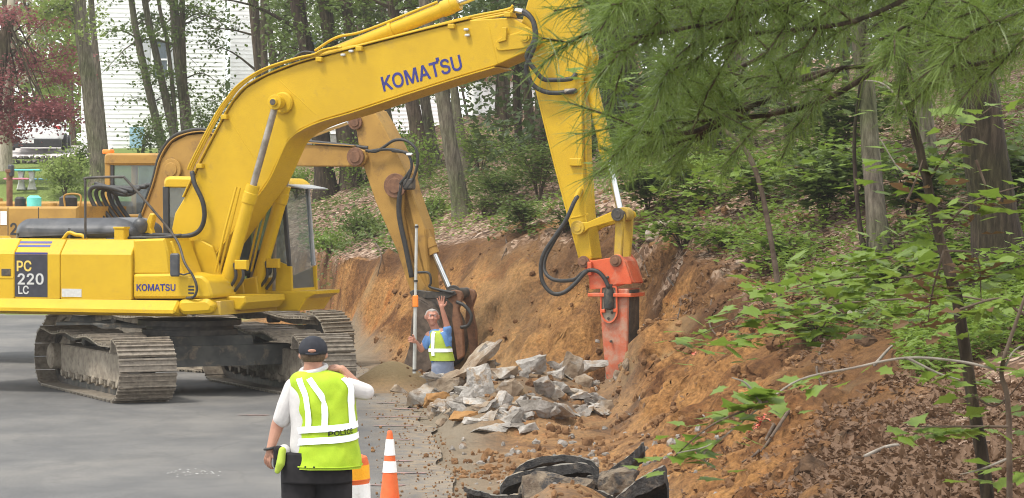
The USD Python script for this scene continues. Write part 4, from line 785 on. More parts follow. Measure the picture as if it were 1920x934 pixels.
# hood, counterweight, deck
vh0, vh1 = -0.92, 0.1
hw0, hw1 = wT - 0.05, q(100, 409, vh0)[1]
hd = roundpoly(F1.poly([(20, 455), (22, 424), (40, 410), (215, 408), (236, 415), (252, 426), (252, 455)], vh0), 0.08)
obj('engine_hood', prism(hd, vh0, vh1, 0.14), 'black_plastic', ex, smooth=50)
obj('hood_seam', cat(*[box(q(128, 430, vh0)[0], q(132, 430, vh0)[0], vh0 - 0.004, vh0 + 0.03, wT, hw1 - 0.15, 0.002)]), 'cab_black', ex)
obj('top_deck', box(uL, q(330, 500, -1)[0], VS + 0.44, 0.32, wB + 0.01, wT - 0.015, 0.01), 'yellow_paint', ex)
cwp = [(uL - 0.02, -1.3), (uL - 0.35, -1.1), (uL - 0.5, -0.5), (uL - 0.5, 0.5), (uL - 0.35, 1.1), (uL - 0.02, 1.3)]
obj('counterweight', prism_z(roundpoly(N(cwp), 0.2), wB - 0.15, wT + 0.02, 0.05), 'yellow_paint', ex)
obj('left_side_box', box(uL, q(290, 500, 0.4)[0], 0.34, 1.34, wB + 0.01, wT - 0.05, 0.03), 'yellow_paint', ex)
cp = F1.p3(228, 449, -1.05); obj('filler_cap', cat(box(cp[0] - 0.085, cp[0] + 0.085, -1.13, -0.97, wT - 0.01, wT + 0.16, 0.012), box(cp[0] - 0.095, cp[0] + 0.095, -1.14, -0.96, wT + 0.16, wT + 0.19, 0.008)), 'yellow_paint', ex)
lp = F1.p3(140, 449, -1.1); obj('hood_latch', tube(curve([lp + [-0.2, 0, 0.0], lp + [-0.1, 0, 0.1], lp + [0.02, 0, 0.07], lp + [0.12, 0, 0.06], lp + [0.2, 0, 0.0]], 14), 0.028, 8), 'yellow_paint', ex, smooth=True)
# precleaner and bracket behind the boom foot
pc = F1.p3(263, 445, -0.7)
obj('air_cleaner', lathe(pc, (0, 0, 1), [(0, 0.05), (0.05, 0.05), (0.1, 0.1), (0.2, 0.12), (0.26, 0.09), (0.29, 0.03), (0.36, 0.02)], 16), 'black_plastic', ex, smooth=40)
obj('hose_clamp_bracket', prism(F1.poly([(256, 446), (262, 428), (274, 424), (284, 400), (292, 402), (286, 428), (292, 446)], -0.62), -0.68, -0.56, 0.015), 'yellow_paint', ex)
# handrail with its lower leg down the front corner
hv = -1.12
rail = [F1.p3(160, 447, hv), F1.p3(160, 340, hv), F1.p3(163, 334, hv), F1.p3(226, 332, hv), F1.p3(236, 336, hv), F1.p3(282, 388, hv), F1.p3(330, 448, hv), F1.p3(346, 492, VS - 0.05), F1.p3(362, 518, VS - 0.08), F1.p3(369, 540, VS - 0.08), F1.p3(364, 556, VS - 0.06), F1.p3(350, 559, VS + 0.01)]
obj('handrail', tube(np.vstack([curve(rail[k:k + 2], 6) for k in range(0, 1)] + [curve(rail[1:], 60)]), 0.02, 8), 'dark_steel', ex, smooth=True)
mc = F1.p3(328, 497, VS - 0.12)
mr = obj('mirror', rbox(mc + [-0.075, -0.03, -0.17], mc + [0.075, 0.03, 0.17], 0.028), 'black_plastic', ex, smooth=40)
obj('mirror_arm', tube([mc + [0.03, 0.0, -0.12], mc + [0.12, 0.04, -0.14], F1.p3(360, 511, VS - 0.02)], 0.014, 6), 'dark_steel', mr, smooth=True)
# cab, on the far side
VC0, VC1 = 0.62, 1.55
cx = lambda x, y, v=VC0: q(x, y, v)
A_ = {k: cx(*p) for k, p in dict(rb=(306, 545), rt=(304, 345), rt2=(312, 331), ft=(524, 336), fm=(538, 352), fb=(548, 545)).items()}
wF = cx(500, 548)[1]
obj('cab_base', prism([cx(440, 583), cx(560, 583), cx(575, 560), cx(590, 552), cx(590, 546), cx(440, 546)], VC0 - 0.02, VC1, 0.02), 'yellow_paint', ex)
slab = [(q(430, 560, -0.3)[0], wB - 0.14), (q(480, 560, -0.3)[0], wB - 0.14), (q(492, 560, -0.3)[0], wB - 0.03), (q(490, 560, -0.3)[0], wB + 0.06), (q(430, 560, -0.3)[0], wB + 0.06)]
obj('front_deck', prism(slab, -0.85, VC0 - 0.12, 0.02), 'yellow_paint', ex)
cab = obj('cab', cat(prism([A_['rb'], A_['rb'] + [0.5, 0], A_['rb'] + [0.5, 0.75], A_['rb'] + [0, 0.75]], VC0, VC1, 0.02),
 ), 'yellow_paint', ex)
obj('door_panel', prism([cx(470, 548), cx(548, 548), cx(546, 500), cx(522, 490), cx(510, 520), cx(470, 520)], VC0, VC0 + 0.05, 0.01), 'yellow_paint', cab)
obj('door_panel', prism([cx(470, 548), cx(548, 548), cx(546, 500), cx(500, 520), cx(470, 520)], VC1 - 0.05, VC1, 0.01), 'yellow_paint', cab)
roof = roundpoly(F1.poly([(305, 348), (306, 336), (314, 330), (522, 334), (536, 345), (538, 352), (305, 352)], VC0), 0.06)
obj('roof', prism(roof, VC0 - 0.01, VC1 + 0.01, 0.05), 'yellow_paint', cab, smooth=40)
def pillar(a, b, v, w=0.05, d=0.05, mt_='cab_black', nm='pillar'):
    a, b = N(a), N(b); t = (b - a) / np.linalg.norm(b - a); n = N([-t[1], t[0]]) * w / 2
    return obj(nm, prism([a - n, b - n, b + n, a + n], v, v + d, 0.008), mt_, cab)
for v in (VC0, VC1 - 0.06):
    pillar(cx(312, 545), cx(310, 350), v, 0.1, 0.06); pillar(cx(420, 545), cx(412, 350), v, 0.09, 0.06); pillar(cx(541, 500), cx(529, 350), v, 0.06, 0.06, 'grey_plastic' if v > VC0 else 'cab_black')
uF0, wF0, uF1, wF1 = cx(543, 545)[0], cx(543, 545)[1], cx(530, 350)[0], cx(530, 350)[1]
for w_ in (0.0, 1.0):
    z = wF0 + (wF1 - wF0) * w_; u = uF0 + (uF1 - uF0) * w_
    obj('windshield_bar', box(u - 0.04, u + 0.02, VC0, VC1, z - 0.03, z + 0.03, 0.008), 'cab_black' if w_ else 'yellow_paint', cab)
obj('windshield', (N([[uF0, VC0 + 0.05, wF0], [uF0, VC1 - 0.05, wF0], [uF1, VC1 - 0.05, wF1], [uF1, VC0 + 0.05, wF1]]), N([[0, 1, 2], [0, 2, 3]])), 'cab_glass', cab)
def glass(pts, v): P_ = F1.poly(pts, v); return np.c_[P_[:, 0], np.full(len(P_), v), P_[:, 1]], N([[0, 1, 2], [0, 2, 3]])
obj('side_window', glass([(424, 520), (540, 500), (528, 352), (416, 352)], VC0 + 0.03), 'cab_glass', cab)
obj('side_window', glass([(316, 470), (416, 470), (410, 352), (313, 352)], VC0 + 0.03), 'cab_glass', cab)
obj('side_window', glass([(424, 540), (540, 540), (528, 352), (416, 352)], VC1 - 0.03), 'cab_glass', cab)
obj('rear_window', (N([[A_['rb'][0] + 0.02, VC0 + 0.06, cx(310, 470)[1]], [A_['rb'][0] + 0.02, VC1 - 0.06, cx(310, 470)[1]], [A_['rt'][0] + 0.04, VC1 - 0.06, cx(310, 352)[1]], [A_['rt'][0] + 0.04, VC0 + 0.06, cx(310, 352)[1]]]), N([[0, 1, 2], [0, 2, 3]])), 'cab_glass', cab)
vz = cx(534, 349); obj('sun_visor', prism([vz + [0, 0.03], vz + [0.30, -0.03], vz + [0.30, -0.045], vz + [0, 0.0]], VC0 + 0.02, VC1 - 0.02, 0.004), 'grey_plastic', cab)
st_ = cx(445, 500); obj('operator_seat', cat(rbox((st_[0] - 0.25, 0.85, st_[1] - 0.15), (st_[0] + 0.25, 1.35, st_[1] + 0.05), 0.05), rbox((st_[0] - 0.32, 0.87, st_[1]), (st_[0] - 0.16, 1.33, st_[1] + 0.62), 0.05)), 'cab_black', cab, smooth=40)
obj('console', rbox((st_[0] + 0.25, 0.68, st_[1] - 0.3), (st_[0] + 0.42, 0.85, st_[1] + 0.25), 0.03), 'cab_black', cab, smooth=40)
for v in (VC0 - 0.02,):   # pale guard strips before the cab
    for x0, y0, x1, y1 in ((484, 345, 472, 545), (521, 330, 515, 545)): pillar(cx(x1, y1), cx(x0, y0), v - 0.02, 0.05, 0.02, 'dusty_steel', 'guard_strip')
# boom
VB0, VB1 = -0.36, 0.26
bm = [(322, 430), (328, 400), (345, 372), (372, 315), (415, 232), (438, 192), (462, 165), (500, 143), (560, 120), (640, 98), (800, 57), (880, 38), (958, 33), (972, 40), (990, 50), (1010, 62), (1012, 78), (1002, 90), (985, 98), (928, 123), (860, 143), (760, 175), (660, 208), (602, 225), (562, 243), (540, 262), (526, 290), (505, 335), (470, 385), (430, 440), (402, 478), (388, 490), (352, 487), (334, 470)]
bmo = obj('boom', prism(F1.poly(bm, VB0), VB0, VB1, 0.012), 'yellow_paint', ex)
def edge_strip(pts, v0, v1, t=0.02, lift=0.0, name='boom_flange', mt_='yellow_paint', parent=bmo):
    P_ = curve(np.c_[F1.poly(pts, VB0), np.zeros(len(pts))], 40)[:, :2]; T_ = np.gradient(P_, axis=0); T_ /= np.linalg.norm(T_, axis=1, keepdims=True); n_ = np.c_[-T_[:, 1], T_[:, 0]]
    return obj(name, prism(np.vstack([P_ + n_ * lift, (P_ + n_ * (lift + t))[::-1]]), v0, v1, 0.004), mt_, parent)
edge_strip([(345, 370), (372, 313), (415, 230), (438, 190), (462, 163), (500, 141), (560, 118), (640, 96), (800, 55), (880, 36)], VB0 - 0.035, VB1 + 0.035)
edge_strip([(402, 480), (470, 387), (505, 337), (526, 292), (540, 264), (562, 245), (602, 227), (660, 210), (760, 177), (860, 145), (928, 125)], VB0 - 0.035, VB1 + 0.035, 0.02, -0.02)
for a, b in (((522, 150), (592, 216)), ((428, 222), (478, 300)), ((915, 45), (932, 120))):
    edge_strip([a, ((a[0] + b[0]) / 2, (a[1] + b[1]) / 2), b], VB0 - 0.004, VB0 + 0.01, 0.012, name='weld_seam')
pl = roundpoly(F1.poly([(930, 78), (945, 68), (976, 60), (986, 50), (1003, 56), (1006, 78), (996, 88), (975, 92), (938, 96), (930, 92)], VB0), 0.05)
obj('boom_tip_plate', prism(pl, VB0 - 0.03, VB0 + 0.02, 0.01), 'yellow_paint', bmo)
pt = F1.uw(987, 70, VB0); obj('pin', cat(cyl((pt[0], VB0 - 0.07, pt[1]), (pt[0], VB1 + 0.1, pt[1]), 0.075), cyl((pt[0], VB0 - 0.085, pt[1]), (pt[0], VB0 - 0.07, pt[1]), 0.045)), 'yellow_paint', bmo, smooth=30)
a, b = F1.p3(717, 172, VB0 - 0.001), F1.p3(868, 129, VB0 - 0.001)
decal_text(bmo, F1, 'KOMATSU', (717, 172), (868, 129), VB0 - 0.001, 'logo_blue', 27 * 38 / 5000)
e1 = (b - a) / np.linalg.norm(b - a); e2 = np.cross((0, -1, 0), e1); s_ = F1.p3(818, 116, VB0 - 0.001)
obj('lettering', (N([s_ + e1 * i + e2 * j + N([0, -k, 0]) for k in (0, 0.004) for i, j in ((0, 0), (0.05, 0), (0.05, 0.055), (0, 0.055))]), N([[0, 1, 2], [0, 2, 3], [4, 5, 6], [4, 6, 7]])), 'logo_blue', bmo)
# boom cylinders and their pins
for v, tag_ in ((-0.62, 0), (0.44, 1)):
    base = q(416, 560, -0.62); tip = q(518, 192, -0.62); hl = q(468, 345, -0.62)
    p, t_ = (base[0], v, base[1]), (tip[0], v, tip[1]); cut = np.linalg.norm(hl - base) / np.linalg.norm(tip - base)
    c_ = cylinder(ex, 'boom_cylinder', p, t_, 0.098, 0.052, cut, 'yellow_paint', 'rod_steel')
    obj('rod_eye', cyl((tip[0], v - 0.07, tip[1]), (tip[0], v + 0.07, tip[1]), 0.11), 'yellow_paint', c_, smooth=30)
    for k, o_ in ((0, -0.14), (1, -0.185)):
        d_ = (tip - base) / np.linalg.norm(tip - base); n_ = N([-d_[1], d_[0]])
        P0, P1 = base + d_ * 0.35 + n_ * -o_, hl - d_ * 0.1 + n_ * -o_ * (1 if k else 0.9)
        obj('oil_pipe', tube([(P0[0], v - 0.02 - 0.05 * k, P0[1]), ((P0[0] + P1[0]) / 2, v - 0.02 - 0.05 * k, (P0[1] + P1[1]) / 2), (P1[0], v - 0.02, P1[1])], 0.019, 8), 'yellow_paint', c_, smooth=True)
    for k in range(2):
        h0_ = q(440 + 14 * k, 500, -0.62); obj('hose', tube(curve([(h0_[0], v - 0.05, h0_[1] + 0.1), (h0_[0] + 0.05, v - 0.06, h0_[1] - 0.15), (h0_[0] - 0.12, v, h0_[1] - 0.36)], 10), 0.024, 8), 'rubber', c_, smooth=True)
    obj('cylinder_clamp', box(q(456, 495, -.62)[0] - 0.1, q(456, 495, -.62)[0] + 0.1, v - 0.09, v + 0.0, q(456, 495, -.62)[1] - 0.08, q(456, 495, -.62)[1] + 0.06, 0.01), 'yellow_paint', c_)
pp = q(518, 192, -0.62)
obj('boom_cylinder_pin', cat(cyl((pp[0], -0.74, pp[1]), (pp[0], 0.56, pp[1]), 0.058), cyl((pp[0], VB0 - 0.07, pp[1]), (pp[0], VB0, pp[1]), 0.16, 24, 0.03)), 'yellow_paint', bmo, smooth=30)
obj('pin_head', cyl((pp[0], -0.75, pp[1]), (pp[0], -0.735, pp[1]), 0.045), 'dark_steel', bmo, smooth=30)
obj('foot_bracket', prism(F1.poly([(398, 562), (440, 562), (436, 520), (404, 528)], -0.5), -0.78, -0.44, 0.02), 'yellow_paint', ex)
obj('foot_bracket', prism(F1.poly([(398, 562), (440, 562), (436, 520), (404, 528)], -0.5), 0.3, 0.58, 0.02), 'yellow_paint', ex)
obj('boom_mount', prism(F1.poly([(325, 500), (338, 460), (372, 448), (398, 462), (412, 505), (418, 560), (325, 560)], VB0 - 0.08), VB0 - 0.08, VB0 - 0.02, 0.015), 'yellow_paint', ex)
obj('boom_mount', prism(F1.poly([(325, 500), (338, 460), (372, 448), (398, 462), (412, 505), (418, 560), (325, 560)], VB0 - 0.08), VB1 + 0.02, VB1 + 0.08, 0.015), 'yellow_paint', ex)
# arm cylinder on the boom's back
bp = F1.p3(606, 109, -0.04); tp = F1.p3(1016, -58, -0.04)
ac = cylinder(ex, 'arm_cylinder', bp, tp, 0.105, 0.055, 0.63, 'yellow_paint', 'chrome')
obj('cylinder_bracket', cat(*[prism(roundpoly(F1.poly([(556, 121), (590, 102), (604, 97), (616, 104), (622, 116), (600, 124)], VB0), 0.03), v, v + 0.05, 0.01) for v in (-0.24, 0.1)]), 'yellow_paint', ex)
obj('pin_head', cyl((bp[0], -0.26, bp[2]), (bp[0], -0.24, bp[2]), 0.06), 'dark_steel', ac, smooth=30)
dd = N(tp - bp); dd /= np.linalg.norm(dd); up_ = N([-dd[2], 0, dd[0]])
obj('oil_pipe', tube(curve([bp + dd * -0.05 + up_ * 0.13 + [0, -0.1, 0], bp + dd * 0.35 + up_ * 0.19 + [0, -0.1, 0], bp + dd * 0.8 + up_ * 0.13 + [0, -0.06, 0], bp + dd * 2.0 + up_ * 0.12 + [0, -0.06, 0]], 20), 0.02, 8), 'yellow_paint', ac, smooth=True)
obj('pipe_clip', lathe(bp + dd * 1.15, dd, [(0, 0.1), (0, 0.125), (0.05, 0.125), (0.05, 0.1)], 20), 'yellow_paint', ac, smooth=30)
# hard pipes along the boom top and up its back
for k, (dy, v) in enumerate(((0, -0.30), (5, -0.2), (9, -0.33))):
    obj('boom_pipe', tube(curve([F1.p3(x, y - 8 + dy, v) for x, y in ((622, 110), (650, 98), (680, 92), (780, 66), (880, 40), (950, 26), (962, 18))], 24), 0.02, 8), 'yellow_paint', bmo, smooth=True)
    obj('boom_pipe', tube(curve([F1.p3(x - 4 * k, y - 4, v - 0.1) for x, y in ((362, 322), (364, 312), (408, 226), (432, 190), (456, 162), (500, 134), (560, 114), (596, 106), (612, 98), (640, 92))], 30), 0.016, 8), 'yellow_paint', bmo, smooth=True)
for x, y in ((673, 92), (846, 50), (952, 28), (598, 112), (420, 220), (374, 312)): obj('pipe_clamp', rbox(F1.p3(x, y, -0.42) - [0.05, 0.02, 0.03], F1.p3(x, y, -0.42) + [0.05, 0.25, 0.04], 0.012), 'yellow_paint', bmo, smooth=40)
for x, y in ((643, 103), (658, 96), (874, 55), (876, 66)): obj('clamp_bolt', rbox(F1.p3(x, y, -0.40) - [0.035, 0.02, 0.018], F1.p3(x, y, -0.40) + [0.035, 0.03, 0.018], 0.012), 'decal_grey', bmo, smooth=40)
obj('hose_bracket', prism(F1.poly([(943, 52), (952, 52), (950, 76), (936, 80), (934, 76), (943, 70)], VB0 - 0.03), VB0 - 0.07, VB0 - 0.03, 0.006), 'yellow_paint', bmo)
# arm
VA0, VA1 = -0.25, 0.20
am = [(985, -70), (1000, -98), (1040, -98), (1075, -60), (1082, -10), (1092, 72), (1104, 104), (1100, 118), (1088, 150), (1091, 290), (1098, 400), (1110, 484), (1104, 492), (1090, 492), (1084, 484), (1060, 394), (1035, 299), (1006, 180), (984, 100), (974, 70), (976, 50), (990, 0)]
amo = obj('arm', prism(F1.poly(am, VA0), VA0, VA1, 0.012), 'yellow_paint', ex)
for a_ in ([(1086, 160), (1088, 300), (1095, 400), (1106, 480)], [(1006, 180), (1035, 299), (1060, 394), (1083, 480)]):
    edge_strip(a_, VA0 - 0.008, VA0 + 0.01, 0.025, -0.03, 'weld_seam', 'yellow_paint', amo)
edge_strip([(1066, 410), (1082, 407), (1098, 403)], VA0 - 0.008, VA0 + 0.01, 0.02, 0, 'weld_seam', 'yellow_paint', amo)
obj('cylinder_lug', cat(*[prism(roundpoly(F1.poly([(1082, 60), (1098, 78), (1108, 102), (1104, 122), (1090, 140), (1080, 120)], VA0), 0.03), v, v + 0.05, 0.01) for v in (-0.16, 0.08)]), 'yellow_paint', amo)
bc0, bc1 = F1.p3(1098, 112, -0.025), F1.p3(1164, 400, -0.025)
bcy = cylinder(ex, 'bucket_cylinder', bc0, bc1, 0.092, 0.05, 0.66, 'yellow_paint', 'chrome')
for k in (0, 1): obj('oil_pipe', tube(curve([F1.p3(1088 + 8 * k, 190, -0.16), F1.p3(1090 + 8 * k, 250, -0.16), F1.p3(1092 + 7 * k, 300, -0.16), F1.p3(1094 + 10 * k, 345, -0.16)], 10), 0.02, 8), 'yellow_paint', bcy, smooth=True)
obj('pipe_block', rbox(F1.p3(1081, 305, VA0) - [0.09, 0.06, 0.05], F1.p3(1081, 305, VA0) + [0.09, 0.01, 0.06], 0.015), 'yellow_paint', amo, smooth=40)
lv = F1.poly([(1078, 428), (1082, 418), (1092, 416), (1104, 417), (1150, 397), (1160, 393), (1170, 397), (1172, 406), (1164, 412), (1108, 428), (1096, 438), (1084, 438)], VA0)
obj('tipping_lever', cat(*[prism(roundpoly(lv, 0.03), v, v + 0.06, 0.01) for v in (VA0 - 0.09, VA1 + 0.03)]), 'yellow_paint', ex)
lk = F1.poly([(1154, 400), (1162, 394), (1170, 402), (1168, 440), (1164, 486), (1158, 494), (1151, 488), (1153, 440)], VA0)
obj('bucket_link', cat(*[prism(roundpoly(lk, 0.03), v, v + 0.07, 0.01) for v in (VA0 - 0.01, VA1 - 0.06)]), 'yellow_paint_dusty', ex)
for nm_, x, y, rr, mt_ in (('lever_pin', 1087, 427, 0.06, 'yellow_paint_dusty'), ('link_pin', 1162, 402, 0.055, 'dark_steel')):
    P_ = F1.uw(x, y, VA0); obj(nm_, cat(cyl((P_[0], VA0 - 0.12, P_[1]), (P_[0], VA1 + 0.12, P_[1]), rr), cyl((P_[0], VA0 - 0.11, P_[1]), (P_[0], VA0 - 0.085, P_[1]), rr * 1.7)), mt_, ex, smooth=30)
P_ = F1.uw(1162, 402, VA0); obj('rod_eye', cyl((P_[0], -0.14, P_[1]), (P_[0], 0.09, P_[1]), 0.1), 'yellow_paint_dusty', bcy, smooth=30)
# breaker
VK0, VK1 = -0.30, 0.25
brk = thing  # (the breaker is a part: a mesh with sub-parts of its own)
bp_ = F1.poly([(1087, 489), (1092, 483), (1100, 483), (1108, 489), (1146, 483), (1152, 477), (1163, 478), (1171, 490), (1184, 528), (1184, 533), (1157, 533), (1132, 541), (1105, 543), (1104, 520), (1096, 502)], VK0)
bk = obj('hydraulic_breaker', cat(*[prism(roundpoly(bp_, 0.02, 3), v, v + 0.05, 0.008) for v in (VK0, VK1 - 0.05)], box(q(1104, 540, VK0)[0], q(1185, 540, VK0)[0], VK0 - 0.05, VK1 + 0.05, q(0, 542, VK0)[1], q(0, 536, VK0)[1], 0.008),
      prism(F1.poly([(1164, 482), (1172, 490), (1186, 530), (1178, 530)], VK0), VK0 + 0.05, VK1 - 0.05, 0.01)), 'orange_paint', ex)
hs = F1.poly([(1124, 542), (1178, 542), (1177, 610), (1176, 680), (1172, 735), (1140, 740), (1133, 680), (1128, 620)], VK0 + 0.02)
obj('breaker_housing', prism(hs, VK0 + 0.02, VK1 - 0.02, 0.015), 'orange_paint_worn', bk, label='orange housing of the breaker, dusty toward its tip')
obj('breaker_side', prism(F1.poly([(1176.5, 544), (1182, 544), (1181, 640), (1176.5, 720)], VK0 + 0.06), VK0 + 0.07, VK1 - 0.07, 0.004), 'dark_steel', bk)
slot = roundpoly(F1.poly([(1127, 536), (1158, 536), (1159, 590), (1152, 603), (1142, 607), (1132, 601), (1126, 588)], VK0), 0.05)
obj('slot_plate', prism(slot, VK0 - 0.005, VK0 + 0.03, 0), 'dusty_steel', bk)
so, si = slot, inset(slot if area(slot) > 0 else slot[::-1], 0.022); so = so if area(so) > 0 else so[::-1]
n_ = len(so); V_ = np.vstack([np.c_[so[:, 0], np.full(n_, VK0 - 0.03), so[:, 1]], np.c_[si[:, 0], np.full(n_, VK0 - 0.03), si[:, 1]], np.c_[so[:, 0], np.full(n_, VK0 + 0.02), so[:, 1]], np.c_[si[:, 0], np.full(n_, VK0 + 0.02), si[:, 1]]])
i_ = np.arange(n_); j_ = (i_ + 1) % n_
obj('slot_rim', (V_, np.vstack([np.c_[i_, j_, j_ + n_], np.c_[i_, j_ + n_, i_ + n_], np.c_[i_, i_ + 2 * n_, j_ + 2 * n_], np.c_[i_, j_ + 2 * n_, j_], np.c_[i_ + n_, j_ + n_, j_ + 3 * n_], np.c_[i_ + n_, j_ + 3 * n_, i_ + 3 * n_]])), 'orange_paint', bk)
ca = F1.p3(1143, 562, VK0); obj('accumulator', cat(lathe(ca + [0, -0.02, -0.14], (0, 0, 1), [(0, 0.03), (0.02, 0.075), (0.24, 0.075), (0.3, 0.05), (0.36, 0.05)], 16)), 'undercarriage_steel', bk, smooth=40)
for x, y in ((1132, 583), (1154, 582)): obj('lug', rbox(F1.p3(x, y, VK0) + [-0.03, -0.035, -0.025], F1.p3(x, y, VK0) + [0.03, 0.01, 0.025], 0.01), 'orange_paint', bk, smooth=40)
for x, y in ((1141, 597), (1148, 586), (1136, 572), (1140, 520), (1146, 640)): obj('bolt', cyl(F1.p3(x, y, VK0) + [0, -0.03, 0], F1.p3(x, y, VK0) + [0, 0.01, 0], 0.018, 10), 'dark_steel', bk, smooth=30)
for x, y in ((1095, 491), (1155, 489)):
    P_ = F1.uw(x, y, VK0); obj('breaker_pin', cat(cyl((P_[0], VK0 - 0.06, P_[1]), (P_[0], VK1 + 0.06, P_[1]), 0.05), cyl((P_[0], VK0 - 0.035, P_[1]), (P_[0], VK0, P_[1]), 0.085)), 'rusty_steel', bk, smooth=30)
obj('hose_clip', rbox(F1.p3(1107, 504, VK0 - 0.03) - [0.035, 0.04, 0.09], F1.p3(1107, 504, VK0) + [0.035, 0.0, 0.1], 0.012), 'orange_paint', bk, smooth=40)
c_ = F1.p3(1135, 700, -0.02); obj('chisel', lathe(F1.p3(1145, 690, -0.02), (-0.04, 0, -1), [(0, 0.07), (0.4, 0.07), (0.62, 0.02)], 16), 'rod_steel', bk, smooth=40)
# hoses
def hose(pts, r, parent=ex, n=28, mt_='rubber'): return obj('hose', tube(curve([F1.p3(*p) for p in pts], n), r, 9), mt_, parent, smooth=True)
for o_ in (0, 1):
    hose([(966 + o_ * 4, 20 + 6 * o_, -0.34), (985, 22 + 4 * o_, -0.42), (1001 - o_, 42, -0.46), (1005 - 3 * o_, 75, -0.48), (995 - 8 * o_, 105, -0.48), (986 + 16 * o_, 130, -0.46), (1000 + 18 * o_, 160 - 12 * o_, -0.42), (1030 + 6 * o_, 174 - 24 * o_, -0.38), (1070, 172 - 24 * o_, -0.33), (1080, 170 - 32 * o_, -0.28)], 0.034, amo)
obj('hose_fitting', cyl(F1.p3(1058, 172, -0.345), F1.p3(1078, 171, -0.29), 0.042), 'rod_steel', amo, smooth=30)
obj('hose_fitting', cyl(F1.p3(968, 20, -0.35), F1.p3(982, 22, -0.41), 0.042), 'chrome', amo, smooth=30)
hose([(1083, 368, -0.34), (1076, 380, -0.4), (1060, 415, -0.44), (1036, 450, -0.46), (1020, 475, -0.46), (1014, 500, -0.46), (1018, 530, -0.46), (1036, 550, -0.46), (1058, 548, -0.44), (1080, 530, -0.4), (1100, 509, -0.36), (1118, 508, -0.36), (1132, 520, -0.36), (1142, 540, -0.36)], 0.03, ex, 50)
hose([(1083, 368, 0.1), (1070, 400, 0.12), (1040, 450, 0.1), (1022, 485, 0.05), (1022, 510, 0.0), (1040, 525, -0.1), (1075, 525, -0.25), (1092, 512, -0.34), (1106, 506, -0.37)], 0.028, ex, 40)
obj('hose_fitting', cyl(F1.p3(1089, 352, VA0 - 0.04), F1.p3(1080, 372, VA0 - 0.09), 0.04), 'yellow_paint', amo, smooth=30)
hose([(360, 322, -0.46), (365, 345, -0.5), (380, 378, -0.5), (383, 410, -0.48), (372, 434, -0.46), (345, 443, -0.5), (300, 441, -0.62), (262, 442, -0.7), (244, 447, -0.72)], 0.036, ex, 40)
hose([(340, 441, -0.8), (300, 446, -0.9), (255, 446, -1.0), (200, 450, -0.98)], 0.026, ex, 20)
for k in range(5): hose([(560 - k, 116 + k, -0.1 + 0.07 * k), (548, 112 + 2 * k, -0.12 + 0.07 * k), (568, 98, -0.12 + 0.07 * k), (592, 100 + k, -0.1 + 0.07 * k), (604, 104, -0.1 + 0.07 * k)], 0.018, bmo, 18)

# ---------------------------------------------------------------- the older tan one behind it, with a bucket
G2Y = 47.5
F2 = Frame((wx(262, G2Y), G2Y, 0.0), -0.40); ROT2 = -0.35
def under2(v): v = N(v); return np.c_[v[:, 0] * math.cos(ROT2) - v[:, 1] * math.sin(ROT2) + 1.15, v[:, 0] * math.sin(ROT2) + v[:, 1] * math.cos(ROT2), v[:, 2]]
e2 = thing('excavator', 'older tan yellow crawler excavator behind, its bucket lowered by the waving worker', 'excavator', F2.o, F2.rz)
r2 = lambda x, y, v: F2.uw(x, y, v)
id_ = lambda v: N(v)
for sd_ in (-1, 1): crawler(e2, under2, sd_, 0.7, 2.5, 1.9, 0.42, 0.48, joined=True, steel='dusty_steel')
obj('car_body', cat(prism([(-1.1, 0.45), (1.1, 0.45), (0.8, 0.95), (-0.8, 0.95)], -0.9, 0.9, 0.03), box(-1.0, 1.0, -1.2, 1.2, 0.5, 0.75, 0.03)), 'undercarriage_steel', e2)
obj('turntable', lathe((0, 0, 0.9), (0, 0, 1), [(0, 0.5), (0, 0.8), (0.3, 0.8), (0.3, 0.4)], 32), 'dark_steel', e2, smooth=30)
vz2 = -1.45; dk = r2(80, 387, vz2)[1]
obj('body', box(r2(-160, 400, vz2)[0], r2(146, 400, vz2)[0], vz2, 0.2, 1.2, dk, 0.04), 'tan_paint', e2)
obj('body_side', cat(box(r2(149, 400, vz2)[0], r2(330, 400, vz2)[0], vz2 + 0.1, 0.2, 1.2, dk - 0.55, 0.04)), 'tan_paint', e2)
obj('door_seam', cat(*[box(r2(x, 400, vz2)[0] - 0.006, r2(x, 400, vz2)[0] + 0.006, vz2 - 0.004, vz2 + 0.01, 1.3, dk - 0.02, 0) for x in (15, 72)]), 'cab_black', e2)
obj('notice_plate', box(r2(1, 400, vz2)[0], r2(13, 400, vz2)[0], vz2 - 0.006, vz2, r2(0, 422, vz2)[1], r2(0, 396, vz2)[1], 0), 'decal_white', e2)
obj('lettering', lettering('2', 0.2, (1, 0, 0), F2.p3(17, 440, vz2 - 0.001), (0, -1, 0)), 'cab_black', e2)
obj('body_far_side', box(r2(-120, 400, 0.3)[0], r2(190, 400, 0.3)[0], 0.22, 1.4, 1.2, r2(150, 388, 0.3)[1] + 0.1, 0.04), 'tan_paint', e2)
obj('counterweight', box(r2(-160, 400, vz2)[0] - 0.5, r2(-160, 400, vz2)[0] - 0.01, vz2, 1.45, 1.15, dk + 0.15, 0.1), 'tan_paint', e2)
ep = F2.p3(18, 387, -0.9); obj('exhaust_post', cat(cyl(ep, ep + [0, 0, 0.62], 0.055), cyl(ep + [0, 0, 0.6], ep + [0, 0, 0.66], 0.075)), 'rusty_steel', e2, smooth=30)
mp_ = F2.p3(20, 332, -0.9); obj('mirror', rbox(mp_ + [-0.04, -0.05, 0.0], mp_ + [0.06, 0.05, 0.22], 0.03), 'black_plastic', e2, smooth=40)
